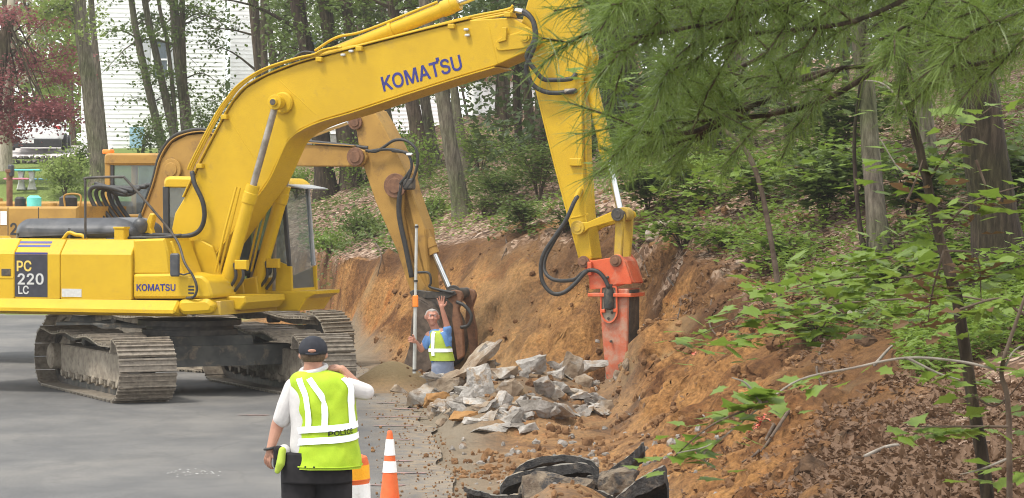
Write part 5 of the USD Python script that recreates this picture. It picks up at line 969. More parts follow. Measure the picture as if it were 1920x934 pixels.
for x, h, rr, mt_ in ((38, 0.18, 0.1, 'rubber'), (64, 0.2, 0.13, 'teal_paint'), (98, 0.08, 0.08, 'tan_paint'), (128, 0.2, 0.16, 'rubber')):
    P_ = F2.p3(x, 388, -1.0); obj('filler_cap', lathe(P_, (0, 0, 1), [(0, rr), (h * 0.8, rr), (h, rr * 0.6), (h, 0.01)], 16), mt_, e2, smooth=40)
obj('hand_rail', tube(curve([F2.p3(122, 388, -1.2), F2.p3(122, 366, -1.2), F2.p3(150, 366, -1.2), F2.p3(150, 388, -1.2)], 24), 0.018, 6), 'tan_paint', e2, smooth=True)
# cab
c2 = lambda x, y, v=0.45: r2(x, y, v)
cb2 = obj('cab', prism([c2(196, 470), c2(340, 470), c2(340, 402), c2(196, 402)], 0.45, 1.45, 0.02), 'tan_paint', e2)
for x0, x1 in ((196, 206), (325, 340)):
    for v0 in (0.45, 1.37): obj('pillar', prism([c2(x0, 404), c2(x1, 404), c2(x1, 300), c2(x0, 300)], v0, v0 + 0.08, 0.01), 'tan_paint', cb2)
obj('roof', prism(roundpoly(F2.poly([(195, 310), (195, 291), (200, 287), (345, 287), (348, 310)], 0.45), 0.05), 0.43, 1.47, 0.04), 'tan_paint', cb2, smooth=40)
obj('pillar', prism([c2(206, 404), c2(212, 404), c2(212, 309), c2(206, 309)], 0.46, 0.5, 0.006), 'cab_black', cb2)
for v in (0.49, 1.41):
    P_ = F2.poly([(209, 404), (328, 404), (328, 310), (209, 310)], 0.45); obj('window', (np.c_[P_[:, 0], np.full(4, v), P_[:, 1]], N([[0, 1, 2], [0, 2, 3]])), 'cab_glass', cb2)
obj('operator_seat', rbox((c2(240, 400)[0], 0.7, c2(240, 430)[1]), (c2(280, 400)[0], 1.2, c2(240, 350)[1]), 0.06), 'cab_black', cb2, smooth=40)
bp2 = F2.p3(203, 288, 0.7); obj('beacon', rbox(bp2 + [-0.09, -0.08, -0.01], bp2 + [0.09, 0.08, 0.075], 0.025), 'beacon_orange', cb2, smooth=40)
# boom, arm
VB = -0.35
bm2 = [(238, 470), (262, 420), (288, 350), (302, 300), (322, 268), (350, 254), (385, 250), (420, 262), (470, 268), (560, 270), (670, 277), (684, 283), (688, 295), (682, 307), (668, 312), (560, 312), (490, 308), (450, 315), (425, 332), (395, 380), (360, 440), (338, 475), (280, 490)]
b2 = obj('boom', prism(F2.poly(bm2, VB), VB, 0.3, 0.015), 'tan_paint', e2)
def strip2(pts, v0, v1, t, lift, nm_, mt_, parent):
    P_ = curve(np.c_[F2.poly(pts, VB), np.zeros(len(pts))], 40)[:, :2]; T_ = np.gradient(P_, axis=0); T_ /= np.linalg.norm(T_, axis=1, keepdims=True); n_ = np.c_[-T_[:, 1], T_[:, 0]]
    return obj(nm_, prism(np.vstack([P_ + n_ * lift, (P_ + n_ * (lift + t))[::-1]]), v0, v1, 0.004), mt_, parent)
strip2([(262, 418), (288, 348), (302, 298), (322, 266), (350, 252), (385, 248), (420, 260), (470, 266), (560, 268), (665, 275)], VB - 0.04, 0.34, 0.02, 0, 'boom_flange', 'tan_paint', b2)
obj('boom_pipe', tube(curve([F2.p3(x, y, VB + 0.08) for x, y in ((256, 422), (284, 346), (298, 294), (320, 260), (350, 246), (385, 243), (420, 256), (470, 262), (560, 264), (690, 277))], 40), 0.03, 8), 'rubber', b2, smooth=True)
def pin2(x, y, v0, v1, r_, mt_, parent, nm_='pin'):
    P_ = r2(x, y, VB); return obj(nm_, cat(cyl((P_[0], v0, P_[1]), (P_[0], v1, P_[1]), r_), cyl((P_[0], v0 + 0.02, P_[1]), (P_[0], v0 + 0.06, P_[1]), r_ * 1.6)), mt_, parent, smooth=30)
pin2(668, 294, VB - 0.07, 0.36, 0.1, 'rusty_steel', b2); pin2(325, 318, VB - 0.1, 0.4, 0.12, 'tan_paint', b2)
am2 = [(659, 212), (664, 205), (682, 202), (697, 207), (712, 232), (734, 274), (757, 325), (753, 345), (751, 400), (768, 490), (797, 544), (797, 560), (776, 567), (768, 555), (742, 475), (700, 378), (678, 314), (668, 270)]
a2 = obj('arm', prism(F2.poly(am2, VB), VB + 0.08, 0.25, 0.015), 'tan_paint', e2)
obj('arm_back', prism(F2.poly([(697, 212), (712, 236), (757, 328), (765, 360), (790, 430), (800, 545), (797, 558), (768, 490), (751, 400), (735, 280)], VB), VB + 0.14, 0.19, 0.02), 'tan_paint', a2)
pin2(664, 229, VB, 0.32, 0.08, 'rusty_steel', a2); pin2(741, 348, VB - 0.04, 0.36, 0.13, 'rusty_steel', a2)
obj('arm_hose', tube(curve([F2.p3(x, y, VB) for x, y in ((752, 345), (748, 400), (762, 470), (772, 520))], 20), 0.045, 8), 'rubber', a2, smooth=True)
k0, k1 = F2.p3(757, 350, VB + 0.3), F2.p3(846, 549, VB + 0.3)
bc2 = cylinder(e2, 'bucket_cylinder', k0, k1, 0.1, 0.052, 0.64, 'tan_paint', 'chrome')
pin2(846, 551, VB + 0.05, 0.3, 0.09, 'dark_steel', e2, 'link_pin')
cyl_a = F2.p3(420, 258, VB + 0.3); obj('arm_cylinder', cat(lathe(F2.p3(560, 262, VB + 0.33), F2.p3(658, 226, VB + 0.33) - F2.p3(560, 262, VB + 0.33), [(0, 0.05), (1.0, 0.05)], 14)), 'chrome', e2, smooth=30)
for pts in ([(686, 282), (705, 284), (722, 274), (740, 263), (762, 264), (780, 280), (783, 305), (775, 335), (764, 352)], [(690, 284), (720, 280), (745, 282), (765, 290), (772, 310), (765, 335), (757, 350)], [(735, 283), (757, 285), (768, 290)], [(750, 345), (762, 330), (770, 318)]):
    obj('hose', tube(curve([F2.p3(x, y, VB - 0.03) for x, y in pts], 26), 0.026, 8), 'rubber', a2, smooth=True)
h_ = F2.p3(768, 290, VB - 0.04); obj('hose_fitting', rbox(h_ - [0.06, 0.03, 0.03], h_ + [0.06, 0.03, 0.03], 0.02), 'chrome', a2, smooth=40)
obj('pin_cluster', cat(rbox(F2.p3(768, 345, VB) - [0.12, 0.05, 0.1], F2.p3(768, 345, VB) + [0.08, 0.1, 0.1], 0.04)), 'dark_steel', a2, smooth=40)
for k in range(5):
    x = 168 + 12 * k
    obj('hose', tube(curve([F2.p3(x + 70, 362 - 4 * k, -0.6 + 0.1 * k), F2.p3(x + 40, 352, -0.62 + 0.1 * k), F2.p3(x + 10, 350 + 2 * k, -0.64 + 0.1 * k), F2.p3(x, 362, -0.64 + 0.1 * k), F2.p3(x + 8, 384, -0.62 + 0.1 * k), F2.p3(x + 28, 412, -0.6 + 0.1 * k)], 24), 0.038, 8), 'rubber', e2, smooth=True)
for k in range(3): obj('hose', tube(curve([F2.p3(178, 344 + 3 * k, -0.55 + 0.1 * k), F2.p3(205, 352 + 3 * k, -0.55 + 0.1 * k), F2.p3(222, 364, -0.52 + 0.1 * k), F2.p3(245, 364 - 2 * k, -0.48 + 0.1 * k), F2.p3(262, 352, -0.44 + 0.1 * k)], 20), 0.034, 8), 'rubber', e2, smooth=True)
# bucket with its linkage
lk2 = F2.poly([(838, 548), (850, 543), (862, 546), (866, 556), (858, 580), (866, 620), (868, 668), (856, 676), (852, 640), (846, 600), (848, 572), (838, 562)], VB)
obj('bucket_link', cat(*[prism(roundpoly(lk2, 0.03), v, v + 0.09, 0.012) for v in (VB + 0.02, 0.22)]), 'rusty_steel', e2)
obj('guide_link', cat(*[prism(roundpoly(F2.poly([(768, 548), (776, 543), (836, 549), (852, 545), (856, 552), (840, 560), (776, 560)], VB), 0.02), v, v + 0.07, 0.01) for v in (VB - 0.03, 0.3)]), 'dark_steel', e2)
obj('brake_line', tube(curve([F2.p3(x, y, VB - 0.04) for x, y in ((782, 511), (804, 512), (808, 530), (806, 538), (830, 545), (850, 549))], 24), 0.022, 8), 'rubber', e2, smooth=True)
obj('hose', tube(curve([F2.p3(x, y, VB - 0.04) for x, y in ((856, 566), (872, 574), (884, 592), (878, 610), (864, 614))], 20), 0.03, 8), 'rubber', e2, smooth=True)
bo = F2.poly([(784, 560), (798, 552), (812, 562), (830, 590), (850, 628), (852, 660), (838, 690), (812, 706), (775, 712), (752, 698), (748, 684), (764, 676), (776, 640)], VB)
bs = curve(np.c_[F2.poly([(790, 556), (815, 572), (836, 612), (840, 650), (828, 684), (805, 702), (785, 706)], VB), np.zeros(7)], 24)[:, :2]
T_ = np.gradient(bs, axis=0); T_ /= np.linalg.norm(T_, axis=1, keepdims=True); n2 = np.c_[-T_[:, 1], T_[:, 0]]
bu = obj('bucket', prism(np.vstack([bs, (bs - n2 * 0.035)[::-1]]), VB - 0.2, 0.5, 0.005), 'bucket_steel', e2)
sp_ = F2.poly([(790, 558), (815, 574), (834, 612), (838, 650), (826, 682), (805, 700), (785, 704), (768, 680), (778, 648), (782, 600)], VB)
for v in (VB - 0.22, 0.47): obj('side_plate', prism(sp_, v, v + 0.03, 0.006), 'bucket_steel', bu)
for k in range(5):
    v = VB - 0.16 + k * 0.15; tp_ = r2(786, 704, VB); obj('tooth', prism([tp_ + [0.05, 0.06], tp_ + [-0.22, -0.02], tp_ + [0.05, -0.03]], v, v + 0.09, 0.01), 'rod_steel', bu)
# ================================================================ HOUSES, CAR AND GARDEN BEYOND THE ROAD
noisy('white_siding', (0.78, 0.78, 0.77), (0.84, 0.84, 0.83), 3, 0.6, 0.3)
noisy('grey_trim', (0.4, 0.41, 0.42), (0.46, 0.47, 0.48), 5, 0.6, 0.3)
noisy('roof_grey', (0.16, 0.155, 0.15), (0.22, 0.21, 0.2), 12, 0.9, 0.1)
noisy('roof_brown', (0.2, 0.09, 0.06), (0.27, 0.13, 0.09), 10, 0.9, 0.1)
noisy('concrete', (0.3, 0.29, 0.27), (0.38, 0.37, 0.35), 5, 0.9, 0.1)
noisy('blue_door', (0.3, 0.47, 0.6), (0.34, 0.52, 0.64), 5, 0.5, 0.3)
mat('window_glass', {'p': ('principled_bsdf', {'base_color': (0.12, 0.14, 0.16), 'roughness': 0.08, 'specular_ior_level': 0.8})}, [])
def siding(fr, u0, u1, v, w0, w1, step=0.165, holes=()):
    """overlapping clapboards on a wall seen from -v"""
    out = []; w = w0
    while w < w1:
        spans = [(u0, u1)]
        for a, b, c, d in holes:
            if w + step * 0.5 > c and w + step * 0.5 < d: spans = [s for x, y in spans for s in ((x, min(y, a)), (max(x, b), y)) if s[1] - s[0] > 0.02]
        for x, y in spans:
            P_ = N([(v - 0.03, w), (v - 0.008, w + step), (v, w + step), (v, w)]); out.append(prism_u(P_, x, y, 0))
        w += step
    return cat(*out)
def house(label, px_c, Y, rz, left, right, top, base, roof, doors=(), windows=(), rwin=(), roof_mt='roof_grey'):
    """a clapboard house with its near corner on the sight line px_c; left and right are the lengths of the two walls seen"""
    o = N([wx(px_c, Y), Y, 0]); g = min(tz(o[0], Y), base); H = thing('white_house', label, 'house', (o[0], o[1], 0), rz)
    fr = Frame((o[0], o[1], 0), rz)
    obj('foundation', box(-left, 0, 0, right, g - 1.5, base, 0.01), 'concrete', H)
    hol = [(a, b, c, d) for a, b, c, d in windows] + [(a, b, c, d) for a, b, c, d in doors]
    obj('wall', cat(box(-left + 0.02, -0.02, 0.02, right - 0.02, base, top, 0)), 'white_siding', H)
    obj('siding', siding(fr, -left, -0.06, 0.0, base, top, holes=hol), 'white_siding', H, kind='stuff')
    v, f = siding(fr, 0.06, right, 0.0, base, top, holes=rwin); obj('siding', (np.c_[-v[:, 1], v[:, 0], v[:, 2]], f), 'white_siding', H, kind='stuff')
    obj('corner_board', box(-0.06, 0.035, -0.035, 0.06, base, top, 0.004), 'white_siding', H)
    for a, b, c, d in windows:
        w_ = obj('window', cat(box(a, b, -0.04, 0.03, d - 0.09, d, 0.004), box(a, b, -0.05, 0.03, c, c + 0.09, 0.004), box(a, a + 0.1, -0.04, 0.03, c + 0.09, d - 0.09, 0.004), box(b - 0.1, b, -0.04, 0.03, c + 0.09, d - 0.09, 0.004), box(a + 0.1, b - 0.1, -0.02, 0.03, (c + d) / 2 - 0.03, (c + d) / 2 + 0.03, 0.004)), 'white_siding', H)
        obj('pane', box(a + 0.1, b - 0.1, 0.0, 0.015, c + 0.09, d - 0.09, 0), 'window_glass', w_)
        for s0, s1 in ((a - 0.42, a - 0.03), (b + 0.03, b + 0.42)): obj('shutter', box(s0, s1, -0.06, -0.033, c, d, 0.006), 'grey_trim', H)
    for a, b, c, d in doors: obj('door', box(a, b, -0.02, 0.02, c, d, 0.006), 'blue_door', H)
    for a, b, c, d in rwin: obj('window', cat(*[(np.c_[-m[0][:, 1], m[0][:, 0], m[0][:, 2]], m[1]) for m in (box(a, b, -0.03, 0.01, c, d, 0.004),)]), 'window_glass', H)
    ov = 0.4; mid = right / 2
    obj('roof', cat(prism_u([(-ov, top - 0.1), (mid, top + roof), (right + ov, top - 0.1), (right + ov, top + 0.05), (mid, top + roof + 0.18), (-ov, top + 0.05)], -left - ov, ov, 0)), roof_mt, H)
    obj('gable', prism_u([(0.02, top), (right - 0.02, top), (mid, top + roof - 0.06)], -0.05, -0.01, 0), 'white_siding', H)
    return H
HY = 101
zc = lambda y, Y=HY: EYE + (385 - y) / FPX * Y
house('white clapboard house behind the slim trees, a blue door at its foot', 421, HY, 0.16, 5.35, 9.0, zc(-120), zc(288), 2.5,
      doors=[(-3.55, -3.0, zc(288), zc(236))], windows=[(-2.75, -2.05, zc(152), zc(74)), ])
house('second white clapboard building seen between trunks under the yellow boom', 836, 112, 0.10, 9.0, 7, zc(-60, 112), zc(252, 112), 2.5, windows=[(-6.2, -5.3, zc(120, 112), zc(60, 112))])
house('small pale house with a brown roof glimpsed left of the yellow arm', 1190, 118, 0.12, 6.8, 6, zc(150, 118), zc(250, 118), 1.9, roof_mt='roof_brown')
# drive, low wall
d0 = [hit(-60, 300), hit(200, 300), hit(215, 276), hit(-60, 270)]
nn = 26; V_ = []
for t in np.linspace(0, 1, nn):
    for s in np.linspace(0, 1, 12):
        a = d0[0] + (d0[1] - d0[0]) * t; b = d0[3] + (d0[2] - d0[3]) * t; p = a + (b - a) * s; V_.append((p[0], p[1], tz(p[0], p[1]) + 0.05))
ii = N([i * 12 + j for i in range(nn - 1) for j in range(11)]); obj('driveway', (N(V_), np.vstack([np.c_[ii, ii + 12, ii + 13], np.c_[ii, ii + 13, ii + 1]])), 'driveway_look', kind='structure')
rw = random.Random(8); wl = thing('stone_wall', 'low dark stone wall along the drive below the parked car', 'wall', hit(95, 307)); WO = hit(95, 307)
noisy('wall_stone', (0.07, 0.062, 0.055), (0.17, 0.155, 0.14), 6, 0.9, 0.2)
def rock_mesh(w, d, h, seed, n=16, rough=0.06, sub=True):
    r = np.random.default_rng(seed); P_ = r.normal(size=(n, 3)); P_ /= np.linalg.norm(P_, axis=1, keepdims=True); P_ = np.sign(P_) * np.abs(P_) ** 0.72 * r.uniform(0.8, 1.05, (n, 1))
    m = m3.Manifold.hull_points((P_ * N([w, d, h]) / 2).tolist())
    m = m.refine_to_length(max(w, d, h) / 11) if sub else m
    v, f = arr(m)
    if sub:
        k = 3.2 / max(w, d, h); q = np.stack([meshkit.fbm(v * k + 7 * j + seed, 4, seed + j) - 0.5 for j in range(3)], 1); v = v + q * max(w, d, h) * rough * 2.6; v = v + np.stack([meshkit.fbm(v * 9 / max(w, d, h) + 5 * j, 3, seed + 9 + j) - 0.5 for j in range(3)], 1) * max(w, d, h) * 0.07
        s = v @ N([0.3, 0.2, 1.0]) / max(w, d, h) * 11; v = v + (np.round(s) - s)[:, None] * 0.012 * max(w, d, h) * N([0.3, 0.2, 1.0])
    return v, f
for c in range(2):
    for k in range(13):
        p = hit(24 + k * 10.5 + 4 * (c % 2), 307) - WO; w_ = rw.uniform(0.17, 0.24)
        v, f = rock_mesh(w_, 0.3, rw.uniform(0.13, 0.18), 3000 + k + 20 * c, 14, 0.03, False); obj('stone', (v + [p[0], p[1], p[2] + 0.07 + 0.13 * c], f), 'wall_stone', wl)
# car
noisy('car_white', (0.8, 0.8, 0.8), (0.84, 0.84, 0.84), 3, 0.25, 0.6)
noisy('tail_red', (0.5, 0.03, 0.03), (0.55, 0.04, 0.04), 3, 0.25, 0.6)
CP = hit(76, 284); car = thing('parked_car', 'white car parked on the drive beyond the lawn, its rear towards us', 'car', CP, 0.12)
def carbody(st, n=18):
    V, F = [], []
    for y, w, z0, z1, sh in st:
        a = np.linspace(0, 2 * PI, n, endpoint=False); c, s = np.cos(a), np.sin(a)
        V += [(math.copysign(abs(cc) ** 0.55, cc) * w * (1 - sh * max(0, ss)), y, (z0 + z1) / 2 + math.copysign(abs(ss) ** 0.6, ss) * (z1 - z0) / 2) for cc, ss in zip(c, s)]
    k = len(st)
    for q_ in range(k - 1):
        for i in range(n): j = (i + 1) % n; A, B = q_ * n, q_ * n + n; F += [(A + i, A + j, B + j), (A + i, B + j, B + i)]
    V += [(0, st[0][0], (st[0][2] + st[0][3]) / 2), (0, st[-1][0], (st[-1][2] + st[-1][3]) / 2)]
    for i in range(n): j = (i + 1) % n; F += [(k * n, j, i), (k * n + 1, (k - 1) * n + i, (k - 1) * n + j)]
    return N(V), N(F)
obj('body', carbody([(-2.2, 0.78, 0.35, 0.85, .05), (-2.12, 0.88, 0.28, 0.95, .06), (-1.5, 0.92, 0.24, 1.0, .08), (0, 0.93, 0.24, 0.98, .08), (1.4, 0.9, 0.24, 0.92, .08), (2.1, 0.84, 0.28, 0.8, .06), (2.25, 0.7, 0.4, 0.68, .05)]), 'car_white', car, smooth=50)
obj('cabin', carbody([(-1.9, 0.66, 0.85, 1.0, .1), (-1.2, 0.72, 0.85, 1.38, .2), (-0.4, 0.73, 0.85, 1.44, .2), (0.4, 0.73, 0.85, 1.38, .2), (1.3, 0.7, 0.85, 0.95, .1)]), 'car_white', car, smooth=50)
obj('rear_window', (N([[-0.6, -1.86, 1.03], [0.6, -1.86, 1.03], [0.52, -1.24, 1.385], [-0.52, -1.24, 1.385]]), N([[0, 1, 2], [0, 2, 3]])), 'window_glass', car)
for s in (-1, 1):
    obj('tail_light', rbox((s * 0.66 - 0.16, -2.2, 0.72), (s * 0.66 + 0.16, -2.0, 0.86), 0.04), 'tail_red', car, smooth=40)
    for y in (-1.35, 1.35): obj('wheel', lathe((s * 0.9 - 0.1, y, 0.31), (1, 0, 0), [(0, 0.1), (0, 0.28), (0.04, 0.31), (0.16, 0.31), (0.2, 0.28), (0.2, 0.1)], 20), 'rubber', car, smooth=30)
obj('bumper_shade', rbox((-0.84, -2.24, 0.1), (0.84, -1.9, 0.4), 0.04), 'cab_black', car, smooth=40)
obj('licence_plate', box(-0.62, -0.1, -2.255, -2.23, 0.24, 0.37, 0.004), 'decal_white', car)
# picnic table
noisy('pink_paint', (0.62, 0.18, 0.26), (0.68, 0.22, 0.3), 6, 0.5, 0.3)
noisy('light_blue_paint', (0.2, 0.42, 0.62), (0.25, 0.47, 0.66), 6, 0.5, 0.3)
PP = hit(50, 356); pk = thing('picnic_table', "child's plastic picnic table with a teal top on the lawn", 'table', PP, 0.1)
obj('tabletop', rbox((-0.42, -0.35, 0.56), (0.42, 0.35, 0.62), 0.028), 'teal_paint', pk, smooth=40)
obj('bench', rbox((-0.62, -0.75, 0.30), (0.12, -0.5, 0.35), 0.022), 'pink_paint', pk, smooth=40)
obj('bench', rbox((-0.05, 0.45, 0.30), (0.62, 0.7, 0.35), 0.022), 'light_blue_paint', pk, smooth=40, label='light blue bench at the back')
for s in (-1, 1): obj('leg', cat(prism([(s * 0.16 - 0.1, 0.57), (s * 0.16 + 0.1, 0.57), (s * 0.16 + 0.05, 0.3), (s * 0.16 + 0.13, 0), (s * 0.16 - 0.13, 0), (s * 0.16 - 0.05, 0.3)], -0.22, 0.22, 0.02)), 'decal_grey', pk)
for s in (-1, 1): obj('bench_arm', box(s * 0.16 - 0.04, s * 0.16 + 0.04, -0.7, 0.66, 0.24, 0.30, 0.01), 'decal_grey', pk)
# red maple and a pale trunk at the left edge
def crown_tree(name, label, px, py, trunk_pts, wpx, blobs, leaf, size, seed, bark_, n):
    b = hit(px, py); b[2] = tz(b[0], b[1]); Y = b[1]; root = thing(name, label, 'tree', b); r = np.random.default_rng(seed)
    C = curve([N([0, 0, -0.3])] + [at(x, y, Y) - b for x, y in trunk_pts], 16); obj('trunk', tube(C, [wpx / 2 / FPX * Y * 1.15, wpx / 2 / FPX * Y * 0.75], 12), bark_, root, smooth=True)
    lim, P_ = [], []
    for (bx, by, rx, ry, k) in blobs:
        c = at(bx, by, Y) - b; c[1] += r.uniform(-1.2, 1.2); s = C[r.integers(8, 16)]
        lim.append(tube(curve([s, (s + c) / 2 + [0, 0, 0.15], c], 6), [0.035, 0.01], 5))
        q_ = r.normal(size=(k, 3)) * N([rx, 0.5 * (rx + ry), ry]) / FPX * Y * 0.55; P_.append(c + q_)
    obj('limbs', cat(*lim), bark_, root, smooth=True, kind='stuff'); obj('crown', leaves(np.vstack(P_), size, r), leaf, root)
rb = random.Random(3)
crown_tree('red_maple', 'dark red leafed maple at the left edge above the parked car', -25, 345, [(-15, 220), (0, 120), (20, 20)], 30, [(rb.uniform(-50, 115), rb.choice([30, 60, 95, 120, 150, 180, 205, 225, 240]) + rb.uniform(-8, 8), 46, 20, 330) for _ in range(36)] + [(38, 262, 14, 10, 110)], 'leaf_red', 0.11, 61, 'bark_brown', 0)
crown_tree('pale_tree', 'pale barked trunk at the left edge, green leaves spreading to the right', 8, 320, [(10, 240), (14, 120), (30, -60)], 27, [(rb.uniform(70, 170), rb.uniform(-30, 200), 26, 18, 150) for _ in range(26)], 'leaf_sunny', 0.13, 62, 'bark_pale', 0)
crown_tree('hedge_tree', 'rounded dark green bush on the drive right of the parked car', 132, 262, [(132, 230), (132, 215)], 6, [(118, 205, 22, 10, 260), (140, 215, 18, 12, 240), (150, 195, 14, 14, 160)], 'leaf_green', 0.11, 63, 'bark_brown', 0)

# ================================================================ ROCKS, SLABS, SOIL
mat('rock_grey', {'t': ('geometry', {}), 'oi': ('object_info', {}), 'n': ('noise_texture', {'scale': 3.2, 'detail': 8.0, 'roughness': 0.75}), 'r': ('rgb_ramp', {'ramp': [(0.28, (0.09, 0.078, 0.065)), (0.44, (0.21, 0.19, 0.165)), (0.53, (0.31, 0.29, 0.265)), (0.6, (0.25, 0.185, 0.125)), (0.72, (0.2, 0.135, 0.08))]}),
    'rr': ('rgb_ramp', {'ramp': [(0, (0.75, 0.72, 0.7)), (0.5, (0.95, 0.95, 0.95)), (1, (1.25, 1.25, 1.25))]}), 'm': ('mix', {'mix_type': 'multiply', 'fac': 1.0}), 'nb': ('noise_texture', {'scale': 26.0, 'detail': 6.0}), 'b': ('bump', {'strength': 0.6, 'distance': 0.02}), 'p': ('principled_bsdf', {'roughness': 0.9, 'specular_ior_level': 0.2})},
    [('t.position', 'n.vector'), ('n.fac', 'r.fac'), ('oi.random', 'rr.fac'), ('r.color', 'm.color1'), ('rr.color', 'm.color2'), ('m.color', 'p.base_color'), ('t.position', 'nb.vector'), ('nb.fac', 'b.height'), ('b.normal', 'p.normal')])
noisy('rock_brown', (0.15, 0.105, 0.07), (0.27, 0.215, 0.155), 5, 0.95, 0.1, bump=0.6, bscale=24, c3=(0.34, 0.32, 0.29), scale3=3, t3=(0.5, 0.65))
noisy('rock_orange', (0.23, 0.118, 0.045), (0.31, 0.175, 0.07), 5, 0.95, 0.1, bump=0.6, bscale=24)
noisy('clod_soil', (0.10, 0.052, 0.026), (0.23, 0.128, 0.06), 3, 0.95, 0.1, bump=0.5, bscale=30)
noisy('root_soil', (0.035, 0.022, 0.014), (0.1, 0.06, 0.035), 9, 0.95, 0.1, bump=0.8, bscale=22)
noisy('moss_stone', (0.2, 0.2, 0.13), (0.33, 0.34, 0.22), 6, 0.95, 0.1, bump=0.5, bscale=30)
def rock(px, py, wpx, hpx, label, mt='rock_grey', Y=None, tilt=0.0, seed=0, depth=0.8, n=15, name='rock', catg='rock', group=None, rough=0.05):
    if Y is None: Y = min(hit(px, py + 0.28 * hpx)[1], 37.2)
    p = at(px, py, Y); k = Y / FPX
    v, f = rock_mesh(wpx * k, depth * wpx * k, hpx * k, seed + 5000, n, rough); c, s = math.cos(tilt), math.sin(tilt)
    v = np.c_[v[:, 0] * c - v[:, 2] * s, v[:, 1], v[:, 0] * s + v[:, 2] * c] + p
    return obj(name, (v, f), mt, label=label, cat=catg, group=group)
RK = [
 (868, 686, 150, 46, 'long slanting slab of rock in front of the waving worker', 'rock_brown', 0.62), (905, 720, 60, 80, 'tall upright pale rock in the middle of the pile', 'rock_grey', -0.2),
 (993, 692, 62, 52, 'big light grey boulder in the upper row of the pile', 'rock_grey', 0.4), (1072, 692, 38, 66, 'tall tan rock standing close left of the breaker', 'rock_brown', 0.1),
 (1110, 684, 60, 30, 'dark flat rock touching the left of the breaker', 'rock_grey', 0.35), (1022, 768, 92, 38, 'large white boulder lowest right in the pile', 'rock_grey', -0.12),
 (1018, 732, 40, 56, 'pointed pale rock above the large white boulder', 'rock_grey', 0.1), (966, 782, 28, 44, 'small upright pale rock left of the large white boulder', 'rock_grey', -0.25),
 (920, 804, 66, 22, 'flat pale stone in front of the pile', 'rock_grey', 0.1), (990, 806, 40, 24, 'jagged pale stone at the front right of the pile', 'rock_grey', 0.3),
 (960, 798, 50, 16, 'thin slab lying at the front centre of the pile', 'rock_grey', 0.15), (822, 752, 56, 34, 'ochre lump of soil and rock at the left of the pile', 'rock_orange', 0.1),
 (800, 738, 84, 38, 'broad grey brown rock at the left end of the pile', 'rock_brown', 0.3), (752, 734, 32, 22, 'small dark red stone lying on the road edge', 'rock_brown', -0.3),
 (876, 742, 40, 28, 'grey block beside the upright pale rock', 'rock_grey', 0.0), (846, 722, 46, 26, 'brown slab behind the ochre lump', 'rock_brown', 0.2),
 (900, 762, 44, 40, 'brown rock below the upright pale rock', 'rock_brown', -0.3), (935, 752, 44, 36, 'dark flaky rock in the centre of the pile', 'rock_grey', 0.5),
 (955, 730, 50, 38, 'tilted brown rock left of the big light boulder', 'rock_brown', 0.5), (942, 700, 56, 26, 'flat slab at the back of the pile behind the upright rock', 'rock_brown', 0.1),
 (1046, 728, 44, 30, 'grey stone right of the pointed pale rock', 'rock_grey', -0.2), (1078, 738, 48, 20, 'flat tan stone low on the right of the pile', 'rock_brown', 0.1),
 (1046, 704, 36, 26, 'dark stone wedged left of the tall tan rock', 'rock_grey', 0.4), (940, 776, 26, 26, 'small white chip between the boulders', 'rock_grey', 0.6),
 (870, 780, 50, 24, 'brown stone low at the left front of the pile', 'rock_orange', 0.0), (846, 776, 28, 22, 'dark chip beside the ochre lump', 'rock_brown', 0.7),
 (886, 790, 34, 18, 'pale chip at the left front of the pile', 'rock_grey', -0.1), (1096, 716, 40, 26, 'brown stone at the foot of the breaker', 'rock_brown', -0.2),
 (914, 690, 40, 30, 'brown stone behind the top of the long slanting slab', 'rock_brown', 0.3), (1006, 752, 26, 22, 'grey chip above the large white boulder', 'rock_grey', 0.2),
 (900, 664, 40, 30, 'pale tip of rock at the top end of the slanting slab', 'rock_grey', 0.7), (975, 756, 30, 22, 'grey chip in the middle right of the pile', 'rock_grey', 0.9),
]
for i, (x, y, w_, h_, lb, mt_, tl) in enumerate(RK): rock(x, y, w_ * 1.3, h_ * 1.08, lb, mt_, None, tl, i * 7, 0.7, 9 + i % 4, rough=0.03)
rp = random.Random(17)
rock(842, 716, 84, 44, 'brown slab propped in front of the worker, below his vest', 'rock_brown', None, 0.45, 777, 0.6, 10, rough=0.03)
RKU = set()
def rock_label(x, y, s_, mt_):
    nm = ('small' if s_ < 26 else 'middling' if s_ < 36 else 'big') + (' grey' if mt_ == 'rock_grey' else ' brown') + ' rock'
    for q_ in sorted(RK, key=lambda q: (q[0] - x) ** 2 + (q[1] - y) ** 2):
        dx, dy = x - q_[0], y - q_[1]; d = ('right of' if dx > 0 else 'left of') if abs(dx) > 1.5 * abs(dy) else ('below' if dy > 0 else 'above') if abs(dy) > 1.5 * abs(dx) else ('below right of' if dx > 0 else 'below left of') if dy > 0 else ('above right of' if dx > 0 else 'above left of')
        for t in ('', 'just ' if math.hypot(dx, dy) < 25 else 'well '):
            l = f'{nm} {t}{d} the {q_[4]}'
            if l not in RKU and len(l.split()) <= 16: RKU.add(l); return l
for i in range(84):
    a, b_ = rp.uniform(0, 1), rp.uniform(0, 1); x = 800 + 310 * a + 20 * b_; y = 672 + 20 * rp.random() + b_ * (122 - 60 * abs(a - 0.55)); s_ = rp.uniform(18, 44) * (0.8 + 0.4 * b_)
    if 805 < x < 856 and y < 700: continue
    mt_ = rp.choice(['rock_grey', 'rock_grey', 'rock_grey', 'rock_brown'])
    rock(x, y, s_ * 1.5, s_ * rp.uniform(0.35, 0.75), rock_label(x, y, s_, mt_), mt_, None, rp.uniform(-0.7, 0.7), 400 + i, 0.7, rp.choice([8, 9, 10, 12]), group='broken rocks heaped in the cut', rough=0.03)
